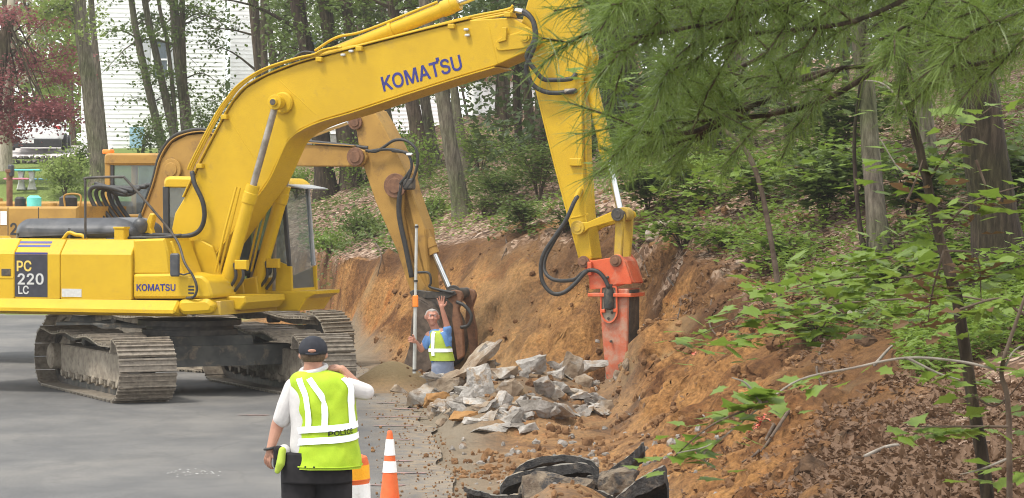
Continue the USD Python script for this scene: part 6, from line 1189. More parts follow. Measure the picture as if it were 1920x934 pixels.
for i, (pts, lb) in enumerate((([(1180, 452), (1200, 480), (1215, 520)], 'thin root hanging from the rim right of the arm'), ([(1335, 560), (1330, 610), (1350, 640)], 'root hanging out of the bank below the shrubs'), ([(1545, 640), (1530, 690), (1540, 730)], 'root dangling from the dark hollow'), ([(940, 425), (950, 460), (940, 490)], 'thin root poking from the bank left of the breaker hose'), ([(1450, 800), (1420, 850), (1390, 870)], 'long root lying on the ochre soil at the right'), ([(1480, 770), (1440, 830), (1425, 850)], 'dark root running down the cut beside the long one'), ([(1250, 520), (1275, 560), (1270, 600)], 'forked root on the bank right of the breaker'), ([(700, 450), (715, 480), (708, 520)], 'root showing on the bank behind the old arm'))):
    h = [hit(*p) for p in pts]; obj('root', tube(curve([q_ + N([0, -0.06, 0.02]) for q_ in h], 12), [0.02, 0.007], 6), 'twig', smooth=True, label=lb, cat='root')
rock(1604, 588, 46, 30, 'mossy pale stone lodged in the leaf litter above the dark hollow', 'moss_stone', 30.5, -0.25, 71)
rock(1120, 640, 10, 8, 'small pale stone sticking out of the cut bank', 'rock_grey', 39, 0, 72)
# dark root clumps torn out of the bank
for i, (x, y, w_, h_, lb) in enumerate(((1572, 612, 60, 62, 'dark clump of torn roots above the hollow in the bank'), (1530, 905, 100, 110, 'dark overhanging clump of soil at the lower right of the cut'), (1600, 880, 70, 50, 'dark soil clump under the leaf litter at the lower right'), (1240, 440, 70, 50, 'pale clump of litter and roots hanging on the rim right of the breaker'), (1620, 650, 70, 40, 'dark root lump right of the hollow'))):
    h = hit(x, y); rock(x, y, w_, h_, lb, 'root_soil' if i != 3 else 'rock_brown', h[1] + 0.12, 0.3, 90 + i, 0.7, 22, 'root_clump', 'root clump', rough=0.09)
# slabs of broken asphalt
noisy('broken_asphalt', (0.028, 0.027, 0.027), (0.075, 0.07, 0.065), 14, 0.8, 0.25, bump=0.8, bscale=60, c3=(0.17, 0.14, 0.11), scale3=11, t3=(0.55, 0.7))
noisy('asphalt_top', (0.10, 0.095, 0.085), (0.19, 0.175, 0.15), 22, 0.9, 0.2, bump=0.6, bscale=70, c3=(0.28, 0.22, 0.15), scale3=9, t3=(0.5, 0.65))
noisy('rubble_soil', (0.075, 0.055, 0.04), (0.2, 0.16, 0.115), 7, 0.95, 0.1, bump=0.9, bscale=30, c3=(0.045, 0.042, 0.04), scale3=6, t3=(0.5, 0.6))
def asphalt_slab(label, pts, Y, thick, width, seed, mt_=('asphalt_top', 'broken_asphalt')):
    """a bent sheet: pts run along its visible edge, the sheet goes back from it"""
    C = curve([at(x, y, Y) for x, y in pts], 22); r = np.random.default_rng(seed); V, F = [], []; m = 7
    for i, p in enumerate(C):
        w_ = width * (0.75 + 0.5 * meshkit.noise(N([i * 0.35, seed, 0.5]), seed)) * (0.5 + 0.5 * math.sin(PI * min(1, max(0.12, i / 21.0)) ) ** 0.5)
        for j in range(m): t = j / (m - 1); V.append(p + N([0.10 * t * width, w_ * t, (0.10 * t - 0.55 * t * t) * width]) + r.normal(size=3) * 0.005)
    V = N(V); nv = len(V); n = len(C); i_ = N([a * m + b for a in range(n - 1) for b in range(m - 1)])
    top = np.vstack([np.c_[i_, i_ + m, i_ + m + 1], np.c_[i_, i_ + m + 1, i_ + 1]])
    th = 0.72 * thick * (0.8 + 0.5 * meshkit.noise(V * 5, seed))[:, None]; B = V + th * N([0.02, 0.12, -1.0]) + N([0, 0, 0])
    rim = np.r_[np.arange(m), np.arange(1, n) * m + m - 1, (n - 1) * m + np.arange(m - 2, -1, -1), np.arange(n - 2, 0, -1) * m]; rj = np.roll(rim, -1)
    t = thing('asphalt_slab', label, 'asphalt slab', (0, 0, 0))
    obj('top_face', (V, top), mt_[0], t, smooth=40)
    obj('broken_edge', (np.vstack([V, B]), np.vstack([np.c_[rim, rj, rj + nv], np.c_[rim, rj + nv, rim + nv], top[:, ::-1] + nv])), mt_[1], t)
asphalt_slab('curved slab of broken black asphalt arching across the top of the heap', [(955, 898), (975, 872), (1010, 858), (1060, 853), (1105, 862), (1120, 876)], 25.6, 0.085, 0.3, 1)
asphalt_slab('second bent asphalt slab in front of the arching one', [(938, 912), (955, 892), (1000, 880), (1050, 872), (1090, 868), (1120, 880)], 25.2, 0.12, 0.35, 2)
asphalt_slab('asphalt slab tilted up like a blade against the bank', [(1100, 893), (1130, 888), (1160, 868), (1190, 845), (1206, 828)], 25.2, 0.12, 0.22, 3)
asphalt_slab('big grey topped asphalt slab at the right of the heap', [(1110, 990), (1150, 940), (1190, 905), (1225, 884), (1246, 872)], 23.4, 0.2, 0.65, 4)
asphalt_slab('flat broken asphalt piece at the left of the heap', [(870, 912), (900, 922), (935, 930), (975, 926)], 24.8, 0.05, 0.35, 5)
asphalt_slab('dark asphalt lump at the front centre of the heap', [(1040, 960), (1075, 925), (1110, 918), (1150, 930)], 24.2, 0.14, 0.25, 6)
rock(1050, 925, 160, 90, 'mound of grey rubble and soil inside the asphalt heap', 'rubble_soil', 24.9, 0, 301, 0.9, 26, 'rubble_mound', 'rubble', rough=0.07)
rock(1160, 905, 90, 60, 'lump of grey rubble between the tilted slab and the big slab', 'rubble_soil', 24.8, 0.2, 302, 0.9, 26, 'rubble_mound', 'rubble', rough=0.07)
# clods, chips: nobody could count them
def clods(n, seed, region, size, mt_, label, catg, tlim=(-3, 1.05)):
    r = np.random.default_rng(seed); Y = 1 / (1 / 15 + r.random(n * 4) * (1 / 52 - 1 / 15)); x = (r.uniform(700, 1560, n * 4) - 960) / FPX * Y
    tt_ = (x - np.maximum(toe(Y), road_edge(Y) + 0.15)) / np.maximum(edge_x(Y) - toe(Y), 0.25)
    k = (x > road_edge(Y) + 0.1) & region(x, Y, tt_, meshkit.fbm(np.stack([x * 1.2, Y * 0.9, Y * 0 + seed], -1), 3, seed)); x, Y = x[k][:n], Y[k][:n]; z = terrain(x, Y); n = len(x)
    base = trimesh.creation.icosphere(subdivisions=1); B, F = N(base.vertices), N(base.faces); s = size * np.minimum(np.exp(r.normal(size=n) * 0.55), 2.0) * np.minimum(1, Y / 32)
    V = B[None] * (1 + 0.5 * (r.random((n, len(B), 1)) - 0.5)) * (s[:, None] * r.uniform(0.6, 1.3, (n, 3)))[:, None]
    V = V + np.c_[x, Y, z + s * 0.2][:, None]
    obj('soil_clods' if 'clod' in label else 'stone_chips', (V.reshape(-1, 3), (F[None] + (np.arange(n) * len(B))[:, None, None]).reshape(-1, 3)), mt_, kind='stuff', label=label, cat=catg)
clods(4200, 51, lambda x, Y, t, d: d > 0.4, 0.03, 'clod_soil', 'brown clods of soil strewn over the cut and its floor', 'soil')
clods(600, 52, lambda x, Y, t, d: (t < 0.4) & (d > 0.42), 0.028, 'rock_grey', 'pale stone chips strewn over the floor of the cut', 'stone chips')
clods(320, 53, lambda x, Y, t, d: (t < 0.2) & (Y > 33.5) & (Y < 40), 0.06, 'rock_brown', 'small broken stones between the boulders of the pile', 'stone chips')
r = np.random.default_rng(58); n = 600; Y = 1 / (1 / 24 + r.random(n) * (1 / 46 - 1 / 24)); x = road_edge(Y) - np.abs(r.normal(size=n)) * 0.5 + 0.15
B, F = N(trimesh.creation.icosphere(subdivisions=0).vertices), N(trimesh.creation.icosphere(subdivisions=0).faces); s_ = 0.008 * np.exp(r.normal(size=n) * 0.5)
V = B[None] * (s_[:, None] * r.uniform(0.6, 1.4, (n, 3)))[:, None] + np.c_[x, Y, 0.012 + s_ * 0.3][:, None]
obj('soil_crumbs', (V.reshape(-1, 3), (F[None] + (np.arange(n) * len(B))[:, None, None]).reshape(-1, 3)), 'clod_soil', kind='stuff', label='crumbs of soil and grit strewn along the edge of the asphalt', cat='soil')
# pink paint on the bank
for i, (x, y, s) in enumerate(((628, 553, 9), (1300, 672, 9), (1280, 710, 12), (1424, 803, 8), (1078, 893, 4))):
    h = hit(x, y); r = np.random.default_rng(i + 70); k = h[1] / FPX; P_ = h + r.normal(size=(34, 3)) * N([s * k, s * k, 0]); P_[:, 2] = terrain(P_[:, 0], P_[:, 1]) + 0.035
    obj('spray_paint', leaves(P_, 0.06, r, DIA, up=0.8, tilt=0.6), 'pink_spray', label=['pink spray paint on the bank under the old boom', 'pink paint spot right of the breaker, upper one', 'pink paint spot right of the breaker, lower one', 'pink paint spot on the ochre soil beside the lower sapling leaves', 'tiny pink paint dab on the asphalt heap'][i], cat='paint mark', kind='stuff')

# ================================================================ CONE, DRUM
noisy('cone_orange', (0.6, 0.10, 0.02), (0.66, 0.135, 0.035), 9, 0.5, 0.4, c3=(0.5, 0.12, 0.05), scale3=8, t3=(0.6, 0.8))
noisy('reflective_white', (0.78, 0.78, 0.76), (0.84, 0.84, 0.83), 30, 0.35, 0.6, c3=(0.55, 0.52, 0.47), scale3=9, t3=(0.58, 0.75))
noisy('amber_reflector', (0.85, 0.36, 0.015), (0.9, 0.42, 0.02), 40, 0.3, 0.6)
CY = 24.96; c0 = at(731, 946, CY); cz = 0.006; Hc = EYE + (385 - 808) / FPX * CY
cone = thing('traffic_cone', 'orange traffic cone with two white bands on the road', 'traffic cone', (c0[0], CY, 0))
rad = lambda z: 0.094 + (0.024 - 0.094) * (z - 0.03) / (Hc - 0.03)
obj('base', prism_z(roundpoly([(-0.15, -0.15), (0.15, -0.15), (0.15, 0.15), (-0.15, 0.15)], 0.06), cz, cz + 0.03, 0.008), 'cone_orange', cone)
obj('body', lathe((0, 0, 0), (0, 0, 1), [(0.03, 0.105), (0.05, rad(0.05)), (Hc - 0.03, rad(Hc - 0.03)), (Hc - 0.005, rad(Hc) * 0.9), (Hc, rad(Hc) * 0.7), (Hc, 0.012), (Hc - 0.1, 0.008)], 36), 'cone_orange', cone, smooth=40)
zy = lambda y: EYE + (385 - y) / FPX * CY
for a, b in ((854, 824), (886, 865)): obj('white_band', lathe((0, 0, 0), (0, 0, 1), [(zy(a), rad(zy(a)) - 0.002), (zy(a), rad(zy(a)) + 0.004), (zy(b), rad(zy(b)) + 0.004), (zy(b), rad(zy(b)) - 0.002)], 36), 'reflective_white', cone, smooth=40)
DY = 22.2; dx = wx(692, DY) - 0.235; zd = lambda y: EYE + (385 - y) / FPX * DY; Hd = zd(851)
drum = thing('traffic_drum', 'orange and white traffic drum half hidden behind the officer', 'traffic drum', (dx, DY, 0))
obj('body', lathe((0, 0, 0.006), (0, 0, 1), [(0, 0.24), (0.1, 0.25), (zd(905), 0.235), (zd(899), 0.245), (zd(897), 0.235), (zd(868), 0.23), (zd(858), 0.215), (Hd - 0.012, 0.16), (Hd - 0.01, 0.1), (Hd - 0.01, 0.01)], 40), 'cone_orange', drum, smooth=40)
obj('reflective_band', lathe((0, 0, 0), (0, 0, 1), [(zd(897), 0.23), (zd(897), 0.241), (zd(871), 0.236), (zd(871), 0.228)], 40), 'amber_reflector', drum, smooth=40)
obj('white_band', lathe((0, 0, 0), (0, 0, 1), [(zd(948), 0.238), (zd(948), 0.25), (zd(906), 0.242), (zd(906), 0.232)], 40), 'reflective_white', drum, smooth=40, label='white band below the amber one')
obj('foot', lathe((0, 0, 0.006), (0, 0, 1), [(0, 0.0), (0, 0.36), (0.05, 0.36), (0.06, 0.3), (0.06, 0.24)], 40), 'rubber', drum, smooth=40)
# ================================================================ PEOPLE
def skin(name, c1, c2): noisy(name, c1, c2, 9, 0.55, 0.35)
skin('skin_tan', (0.33, 0.165, 0.11), (0.4, 0.21, 0.14)); skin('skin_red', (0.37, 0.17, 0.115), (0.43, 0.21, 0.145))
noisy('vest_lime', (0.29, 0.43, 0.014), (0.36, 0.5, 0.022), 7, 0.7, 0.3, bump=0.25, bscale=9)
noisy('vest_dull', (0.3, 0.40, 0.04), (0.36, 0.45, 0.055), 7, 0.7, 0.3, bump=0.25, bscale=9)
noisy('shirt_white', (0.46, 0.445, 0.43), (0.54, 0.52, 0.5), 9, 0.85, 0.2, bump=0.3, bscale=9)
noisy('shirt_blue', (0.09, 0.19, 0.40), (0.125, 0.24, 0.46), 9, 0.85, 0.2, bump=0.3, bscale=9)
noisy('shorts_black', (0.012, 0.011, 0.012), (0.022, 0.02, 0.021), 9, 0.85, 0.2, bump=0.4, bscale=8)
noisy('cap_black', (0.014, 0.015, 0.02), (0.026, 0.027, 0.034), 12, 0.8, 0.25)
noisy('jeans_blue', (0.16, 0.19, 0.26), (0.24, 0.27, 0.34), 9, 0.85, 0.2, bump=0.3, bscale=12)
noisy('hair_brown', (0.06, 0.038, 0.022), (0.11, 0.07, 0.042), 60, 0.7, 0.3)
noisy('hair_grey', (0.3, 0.285, 0.26), (0.44, 0.42, 0.39), 60, 0.7, 0.3)
noisy('boot_brown', (0.06, 0.04, 0.025), (0.1, 0.07, 0.045), 12, 0.7, 0.3)
noisy('eye_white', (0.7, 0.7, 0.7), (0.74, 0.74, 0.74), 12, 0.3, 0.5)
noisy('lip', (0.36, 0.14, 0.11), (0.4, 0.16, 0.13), 12, 0.5, 0.4)
class Loft:
    """a garment: closed rings (centre, half width, half depth) blended along t in 0..1, angle 0 = +x, pi/2 = +y"""
    def __init__(s, rings, p=2.4):
        s.R = N(rings, float); s.p = p; s.wr = 0.0; s.sd = 0; s.t = np.linspace(0, 1, len(rings))
    def ring(s, t):
        k = len(s.R); x = t * (k - 1); i = np.clip(np.floor(x).astype(int), 0, k - 2); u = (x - i)[:, None]
        Q = np.vstack([2 * s.R[0] - s.R[1], s.R, 2 * s.R[-1] - s.R[-2]]); a, b, c, d = Q[i], Q[i + 1], Q[i + 2], Q[i + 3]
        return 0.5 * (2 * b + (c - a) * u + (2 * a - 5 * b + 4 * c - d) * u * u + (3 * b - a - 3 * c + d) * u ** 3)
    def at(s, th, t, off=0.0):
        th, t = np.broadcast_arrays(N(th, float), N(t, float)); sh = th.shape; r = s.ring(t.ravel()); th = th.ravel()
        c, n = np.cos(th), np.sin(th); e = 2 / s.p
        x = np.sign(c) * np.abs(c) ** e; y = np.sign(n) * np.abs(n) ** e
        P = np.c_[r[:, 0] + x * (r[:, 3] + off), r[:, 1] + y * (r[:, 4] + off), r[:, 2] + (r[:, 5] * x if r.shape[1] > 5 else 0)]
        if s.wr:
            k = meshkit.fbm(np.stack([P[:, 0] * 5, P[:, 1] * 5, P[:, 2] * 3.2 + s.sd], -1), 3, s.sd) - 0.5; P = P + np.c_[x, y, 0 * x] * (k * s.wr)[:, None]
        return P.reshape(sh + (3,))
    def mesh(s, nt=40, nth=48, off=0.0, t0=0.0, t1=1.0, wr=0.0, seed=0, cap=True):
        T, H = np.meshgrid(np.linspace(t0, t1, nt), np.arange(nth) * 2 * PI / nth, indexing='ij'); P = s.at(H, T, off)
        if wr:
            k = meshkit.fbm(np.stack([P[..., 0] * 6, P[..., 1] * 6, P[..., 2] * 3.5 + seed], -1), 3, seed) - 0.5
            C = s.ring(T.ravel())[:, :3].reshape(T.shape + (3,)); d = P - C; d /= np.linalg.norm(d, axis=-1, keepdims=True) + 1e-9; P = P + d * (k * wr)[..., None]
        V = P.reshape(-1, 3); F = []; i = np.arange(nth); j = (i + 1) % nth
        for q_ in range(nt - 1): A, B = q_ * nth, q_ * nth + nth; F += [np.c_[A + i, A + j, B + j], np.c_[A + i, B + j, B + i]]
        if cap:
            c0, c1 = len(V), len(V) + 1; V = np.vstack([V, P[0].mean(0), P[-1].mean(0)]); F += [np.c_[np.full(nth, c0), j, i], np.c_[np.full(nth, c1), (nt - 1) * nth + i, (nt - 1) * nth + j]]
        return V, np.vstack(F)
    def strip(s, path, width, off=0.006, n=24, m=5, wr=0.0, seed=0):
        """a band along a path of (angle, t); width in metres across it"""
        A = curve(np.c_[N(path), np.zeros(len(path))], n)[:, :2]; C = s.at(A[:, 0], A[:, 1], off); T = np.gradient(C, axis=0); T /= np.linalg.norm(T, axis=1, keepdims=True)
        e = 1e-3; du = (s.at(A[:, 0] + e, A[:, 1], off) - C) / e; dt = (s.at(A[:, 0], A[:, 1] + e, off) - C) / e
        V = []
        for k in range(n):
            nrm = np.cross(du[k], dt[k]); w_ = np.cross(T[k], nrm); w_ /= np.linalg.norm(w_) + 1e-9
            M_ = np.stack([du[k], dt[k]], 1); ab = np.linalg.lstsq(M_, w_, rcond=None)[0]
            for q_ in np.linspace(-0.5, 0.5, m): V.append(s.at(N(A[k, 0] + ab[0] * q_ * width), N(A[k, 1] + ab[1] * q_ * width), off + (wr * 0)))
        V = N(V).reshape(-1, 3); i = N([a * m + b for a in range(n - 1) for b in range(m - 1)])
        return V, np.vstack([np.c_[i, i + m, i + m + 1], np.c_[i, i + m + 1, i + 1]])
def hand(w, d, palm, side, s=1.0, curl=0.3, spread=0.12):
    """palm, four unequal fingers and a thumb: w wrist, d along the hand, palm the way it faces, side +1 or -1 for the thumb"""
    w, d, palm = N(w, float), N(d, float), N(palm, float); d /= np.linalg.norm(d); palm -= d * (palm @ d); palm /= np.linalg.norm(palm); x = np.cross(d, palm) * side
    L = [(w, 0.028 * s, w + d * 0.035 * s, 0.031 * s)]
    for k, (o, ln) in enumerate(((0.032, 0.072), (0.011, 0.08), (-0.011, 0.075), (-0.031, 0.058))):
        b = w + d * 0.088 * s + x * o * s; L.append((w + d * 0.03 * s + x * o * 0.6 * s, 0.017 * s, b, 0.0125 * s))
        f = d + x * spread * (1.5 - k) * 0.7; a = curl
        for seg, fr in enumerate((0.45, 0.3, 0.25)):
            f2 = f * math.cos(a) + palm * math.sin(a); f2 /= np.linalg.norm(f2); e = b + f2 * ln * fr * s; L.append((b, (0.0105 - 0.001 * seg) * s, e, (0.0095 - 0.001 * seg) * s)); b = e; a += curl
    b = w + d * 0.03 * s + x * 0.03 * s; e = b + (d * 0.5 + x * 0.8 + palm * 0.25) * 0.042 * s; L += [(w + d * 0.02 * s, 0.02 * s, b, 0.015 * s), (b, 0.0145 * s, e, 0.0115 * s), (e, 0.0115 * s, e + (d * 0.85 + x * 0.4 + palm * 0.3) * 0.036 * s, 0.0095 * s)]
    return L
def sphere_mesh(c, r, n=28, zmin=None, noise_=0.0, seed=0):
    v, f = arr(m3.Manifold.sphere(1.0, n)); v = v * N(r)
    if noise_: v = v * (1 + noise_ * (meshkit.noise(v * 45 + seed, seed)[:, None] - 0.5))
    if zmin is not None: v[:, 2] = np.maximum(v[:, 2], zmin)
    return v + N(c), f

# ---- the officer, his back to us
OY = 21.3; OO = at(592, 1043, OY); OO[2] = 0.004
off = thing('person', 'stocky person from behind, lime POLICE vest, black cap and shorts, hand at the neck', 'person', OO)
def o(px, py, dy=0.0): p = at(px, py, OY) - OO; p[1] += dy; return p
k_ = OY / FPX
hc = o(587, 664)
def ear(c, s): return [(c, 0.026, c + N([0, 0.01, 0.02]), 0.022)]
el_l, wr_l = o(519, 800, 0.03), o(507, 843, -0.02)
el_r, wr_r = o(678, 735, 0.06), o(640, 693, 0.05)
B = [(hc + [0, 0, 0.02], 0.098, hc + [0, 0.02, -0.03], 0.085), (hc + [0, 0.03, -0.06], 0.07, hc + [0, 0.02, -0.08], 0.066), (hc + [0, -0.01, -0.05], 0.072, o(588, 705, 0.0), 0.082),
     (o(560, 725), 0.085, o(640, 722), 0.085), (o(592, 730), 0.15, o(592, 850), 0.19), (o(570, 860), 0.13, o(620, 860), 0.13)]
for s in (-1, 1): B += ear(hc + N([s * 0.092, 0.0, -0.015]), s)
B += [(o(550, 730), 0.075, el_l, 0.052), (el_l, 0.052, wr_l, 0.032)] + hand(wr_l, (-0.25, 0.1, -1), (0.7, 0.7, 0), 1, 1.0, 0.35)
B += [(o(640, 728), 0.072, el_r, 0.05), (el_r, 0.05, wr_r, 0.033)] + hand(wr_r, (-1, 0.1, 0.12), (-0.1, 0.5, -1), -1, 0.95, 0.42)
hip_l, hip_r = o(565, 880), o(622, 880)
for h_, s in ((hip_l, -1), (hip_r, 1)):
    kn = N([h_[0] + s * 0.03, 0.03, 0.50]); an = N([h_[0] + s * 0.04, -0.02, 0.09]); B += [(h_, 0.11, kn, 0.068), (kn, 0.066, kn + [0, -0.03, -0.14], 0.07), (kn + [0, -0.03, -0.14], 0.07, an, 0.042), (an, 0.045, an + [0, 0.13, -0.045], 0.036)]
obj('body', bones(B, 0.014, 7), 'skin_tan', off, smooth=True)
# hair, cap
obj('hair', sphere_mesh(hc + [0, -0.004, 0.0], (0.104, 0.108, 0.092), 32, -0.062, 0.03, 1), 'hair_brown', off, smooth=True)
cc = hc + N([0, 0.002, 0.035]); v, f = arr(m3.Manifold.sphere(1.0, 40)); z = v[:, 2].copy(); v = v * N([0.116, 0.126, 0.112]); v[:, 2] = np.where(z < 0, -0.034 * np.minimum(1, -z * 3), v[:, 2]); v[:, :2] *= np.where(z < 0, 1.0, 1.0)[:, None]
cap_ = obj('cap', (v + cc, f), 'cap_black', off, smooth=True)
obj('brim', prism_z(N([(0.1 * math.cos(a), 0.11 + 0.1 * math.sin(a)) for a in np.linspace(0, PI, 14)]) + cc[:2], cc[2] - 0.035, cc[2] - 0.027, 0.003), 'cap_black', cap_)
obj('cap_gap', sphere_mesh(cc + [0, -0.108, -0.002], (0.04, 0.024, 0.02), 16), 'skin_tan', cap_, smooth=True)
obj('cap_strap', tube(curve([cc + [-0.05, -0.108, -0.026], cc + [0, -0.134, -0.03], cc + [0.05, -0.108, -0.026]], 10), 0.008, 6), 'cap_black', cap_, smooth=True)
# shirt
def R(px0, px1, py, d, dy=0.0, ky=0.0): p = o((px0 + px1) / 2, py, dy); return (p[0], p[1], p[2], (px1 - px0) / 2 * k_, d, ky)
torso = Loft([R(578, 600, 690, 0.06), R(556, 632, 703, 0.1), R(541, 660, 722, 0.135), R(541, 667, 745, 0.158), R(546, 666, 790, 0.175), R(543, 667, 830, 0.188), R(546, 666, 850, 0.19), R(552, 662, 862, 0.17)], 2.6)
sh = obj('shirt', torso.mesh(36, 48, 0.0, 0.03, 1.0, 0.026, 4), 'shirt_white', off, smooth=True)
obj('collar', tube(np.vstack([N([o(588, 689)[0] + 0.098 * math.cos(a), 0.0 + 0.075 * math.sin(a) - 0.008, o(588, 692)[2] + 0.02 * math.sin(a) + 0.02 * math.cos(a)]) for a in np.linspace(0, 2 * PI, 30)]), 0.022, 8), 'shirt_white', sh, smooth=True)
def sleeve(a, b, r0, r1, r2, nm='sleeve', mt_='shirt_white', par=sh):
    a, b = N(a), N(b); return obj(nm, bones([(a, r0, a + (b - a) * 0.55, r1), (a + (b - a) * 0.55, r1, b, r2)], 0.02, 4), mt_, par, smooth=True)
sleeve(o(552, 728), o(528, 786, 0.02), 0.085, 0.082, 0.072); sleeve(o(640, 724), o(686, 736, 0.045), 0.085, 0.078, 0.066)
# vest over it
vest = Loft([R(570, 606, 692, 0.075), R(553, 642, 703, 0.118), R(546, 664, 722, 0.152), R(551, 668, 745, 0.176), R(553, 668, 790, 0.196), R(550, 670, 830, 0.21), R(548, 674, 856, 0.222), R(547, 676, 872, 0.228)], 2.5)
vest.wr, vest.sd = 0.075, 9
V_, F_ = vest.mesh(60, 80, 0.004, 0.02, 1.0, cap=False)
# the tail hangs lower on the back and rounds off at the left
k = V_[:, 2]; zt = o(600, 800)[2]; V_[:, 2] -= np.where(k < zt, (zt - k) * 0.06 * (V_[:, 1] < 0), 0)
ve = obj('safety_vest', (V_, F_), 'vest_lime', off, smooth=True)
noisy('reflective_tape', (0.86, 0.9, 0.92), (0.9, 0.93, 0.95), 40, 0.3, 0.7)
zT = lambda py: float(np.interp(py, [692, 703, 722, 745, 790, 830, 856, 872], np.linspace(0, 1, 8)))
BK = 1.5 * PI
tl = lambda dy0, dy1, n=9: [(a, zT(y)) for a, y in zip(np.linspace(PI * 1.02, PI * 1.98, n), np.linspace(dy0, dy1, n))]
obj('reflective_stripe', vest.strip(tl(806, 793), 0.052, 0.014, 40), 'reflective_tape', ve, smooth=True)
obj('reflective_stripe', vest.strip(tl(829, 813), 0.052, 0.014, 40), 'reflective_tape', ve, smooth=True)
for a0, a1, w_ in ((1.30, 1.37, 0.048), (1.42, 1.505, 0.048), (1.80, 1.80, 0.05), (1.865, 1.86, 0.04)):
    pth = [(PI * (a0 if i == 0 else a1 if i > 1 else (a0 + a1) / 2), zT(y)) for i, y in enumerate((708, 724, 760, 797))]
    obj('reflective_stripe', vest.strip(pth, w_, 0.013, 24), 'reflective_tape', ve, smooth=True)
tm = meshkit.text_mesh('POLICE', 0.036, 0.002, True); tv = N(tm.vertices); tv[:, 0] *= 0.27 / tv[:, 0].max()
th0 = PI * 1.52; P_ = vest.at(th0 + (tv[:, 0]) / 0.30, zT(812.5) - 0.0 - (tv[:, 1]) / 1.0 * (zT(812) - zT(802)) / (10 * k_) - tv[:, 0] * 0.06, 0.016)
obj('lettering', (P_, N(tm.faces)), 'cap_black', ve)
obj('vest_trim', tube(vest.at(np.linspace(0, 2 * PI, 60), np.full(60, 0.996), 0.006), 0.006, 5), 'vest_lime', ve, smooth=True)
for a in (1.36, 1.44): obj('snap', sphere_mesh(vest.at(N(PI * a), N(0.985), 0.012), (0.008,) * 3, 8), 'cap_black', ve, smooth=True)
# shorts, belt pouch, vest corner
sho = Loft([R(533, 658, 846, 0.19), R(529, 660, 880, 0.2), R(529, 661, 910, 0.19)], 2.6)
obj('shorts', cat(sho.mesh(14, 40, 0.0, 0, 0.9, 0.02, 5), *[bones([(h_ + N([s * 0.01, 0, -0.02]), 0.155, N([h_[0] + s * 0.02, 0.02, 0.36]), 0.142)], 0.04, 4) for h_, s in ((hip_l, -1), (hip_r, 1))]), 'shorts_black', off, smooth=True)
obj('belt_pouch', rbox(o(527, 856, -0.06) - [0.055, 0.05, 0.09], o(527, 856, -0.06) + [0.05, 0.05, 0.09], 0.03), 'shorts_black', off, smooth=40)
obj('shirt_tail', sphere_mesh(o(534, 846, -0.05), (0.052, 0.07, 0.06), 18), 'shirt_white', off, smooth=True)
obj('vest_tail', bones([(o(532, 842, -0.12), 0.03, o(529, 866, -0.14), 0.036), (o(529, 866, -0.14), 0.036, o(523, 880, -0.13), 0.024)], 0.012, 3), 'vest_dull', off, smooth=True)
obj('watch', tube(N([wr_l + N([-0.004, 0, 0.012]) + N([0.041 * math.cos(a), 0.041 * math.sin(a), 0.008 * math.cos(a)]) for a in np.linspace(0, 2 * PI, 20)]), 0.011, 6), 'rubber', off, smooth=True)
for h_, s in ((hip_l, -1), (hip_r, 1)):
    an = N([h_[0] + s * 0.04, -0.02, 0.0]); obj('shoe', bones([(an + [0, -0.04, 0.055], 0.052, an + [0, 0.1, 0.05], 0.048), (an + [0, 0.1, 0.05], 0.048, an + [0, 0.19, 0.042], 0.04), (an + [0, 0, 0.06], 0.05, an + [0, 0, 0.12], 0.052)], 0.02, 3), 'cap_black', off, smooth=True)

# ---- the worker in the cut, waving
WY = 38.3; WO2 = at(832, 810, WY); WO2[2] = tz(WO2[0], WY)
wk = thing('person', 'grey haired person in blue shirt and yellow vest waving from the cut', 'person', WO2)
kw = WY / FPX
def w(px, py, dy=0.0): p = at(px, py, WY) - WO2; p[1] += dy; return p
hc = w(810, 594)
el_a, wr_a = w(838, 610, -0.06), w(829, 578, -0.1)
el_b, wr_b = w(790, 655, -0.05), w(780, 640, -0.15)
face = N([0.12, -1, 0.05]); face /= np.linalg.norm(face); fx = N([1, 0.12, 0])
B = [(hc + [0, 0.02, 0.015], 0.093, hc - [0, 0.0, 0.02], 0.085), (hc + face * 0.035 + [0, 0, -0.03], 0.068, hc + face * 0.045 + [0, 0, -0.09], 0.042), (hc + face * 0.088 + [0, 0, 0.0], 0.012, hc + face * 0.108 + [0, 0, -0.03], 0.017),
     (hc + face * 0.075 + fx * 0.05 + [0, 0, -0.03], 0.02, hc + face * 0.075 - fx * 0.05 + [0, 0, -0.03], 0.02), (hc + face * 0.08 + [-0.035, 0, 0.035], 0.016, hc + face * 0.08 + [0.035, 0, 0.035], 0.016),
     (hc - [0, -0.02, 0.06], 0.06, w(818, 622), 0.062), (w(806, 630), 0.07, w(834, 628), 0.07), (w(826, 630), 0.12, w(830, 680), 0.135), (w(822, 690), 0.11, w(838, 690), 0.11)]
for s in (-1, 1): B.append((hc + fx * s * 0.088 + [0, 0.0, -0.02], 0.02, hc + fx * s * 0.092 + [0, 0.01, 0.012], 0.018))
B += [(w(838, 632), 0.062, el_a, 0.045), (el_a, 0.045, wr_a, 0.03)] + hand(wr_a, (-0.12, 0, 1), (-0.15, -1, 0), 1, 1.05, 0.06, 0.28)
B += [(w(804, 634), 0.06, el_b, 0.045), (el_b, 0.045, wr_b, 0.03)] + hand(wr_b, (-0.35, -0.55, 0.25), (-0.8, 0.5, 0), -1, 1.0, 0.75)
for s, h_ in ((-1, w(823, 700)), (1, w(839, 700))):
    kn = N([h_[0] + s * 0.03, -0.03, 0.52]); an = N([h_[0] + s * 0.04, 0.03, 0.09]); B += [(h_, 0.1, kn, 0.062), (kn, 0.062, an, 0.042), (an, 0.045, an + [0, -0.14, -0.05], 0.035)]
obj('body', bones(B, 0.012, 5), 'skin_red', wk, smooth=True)
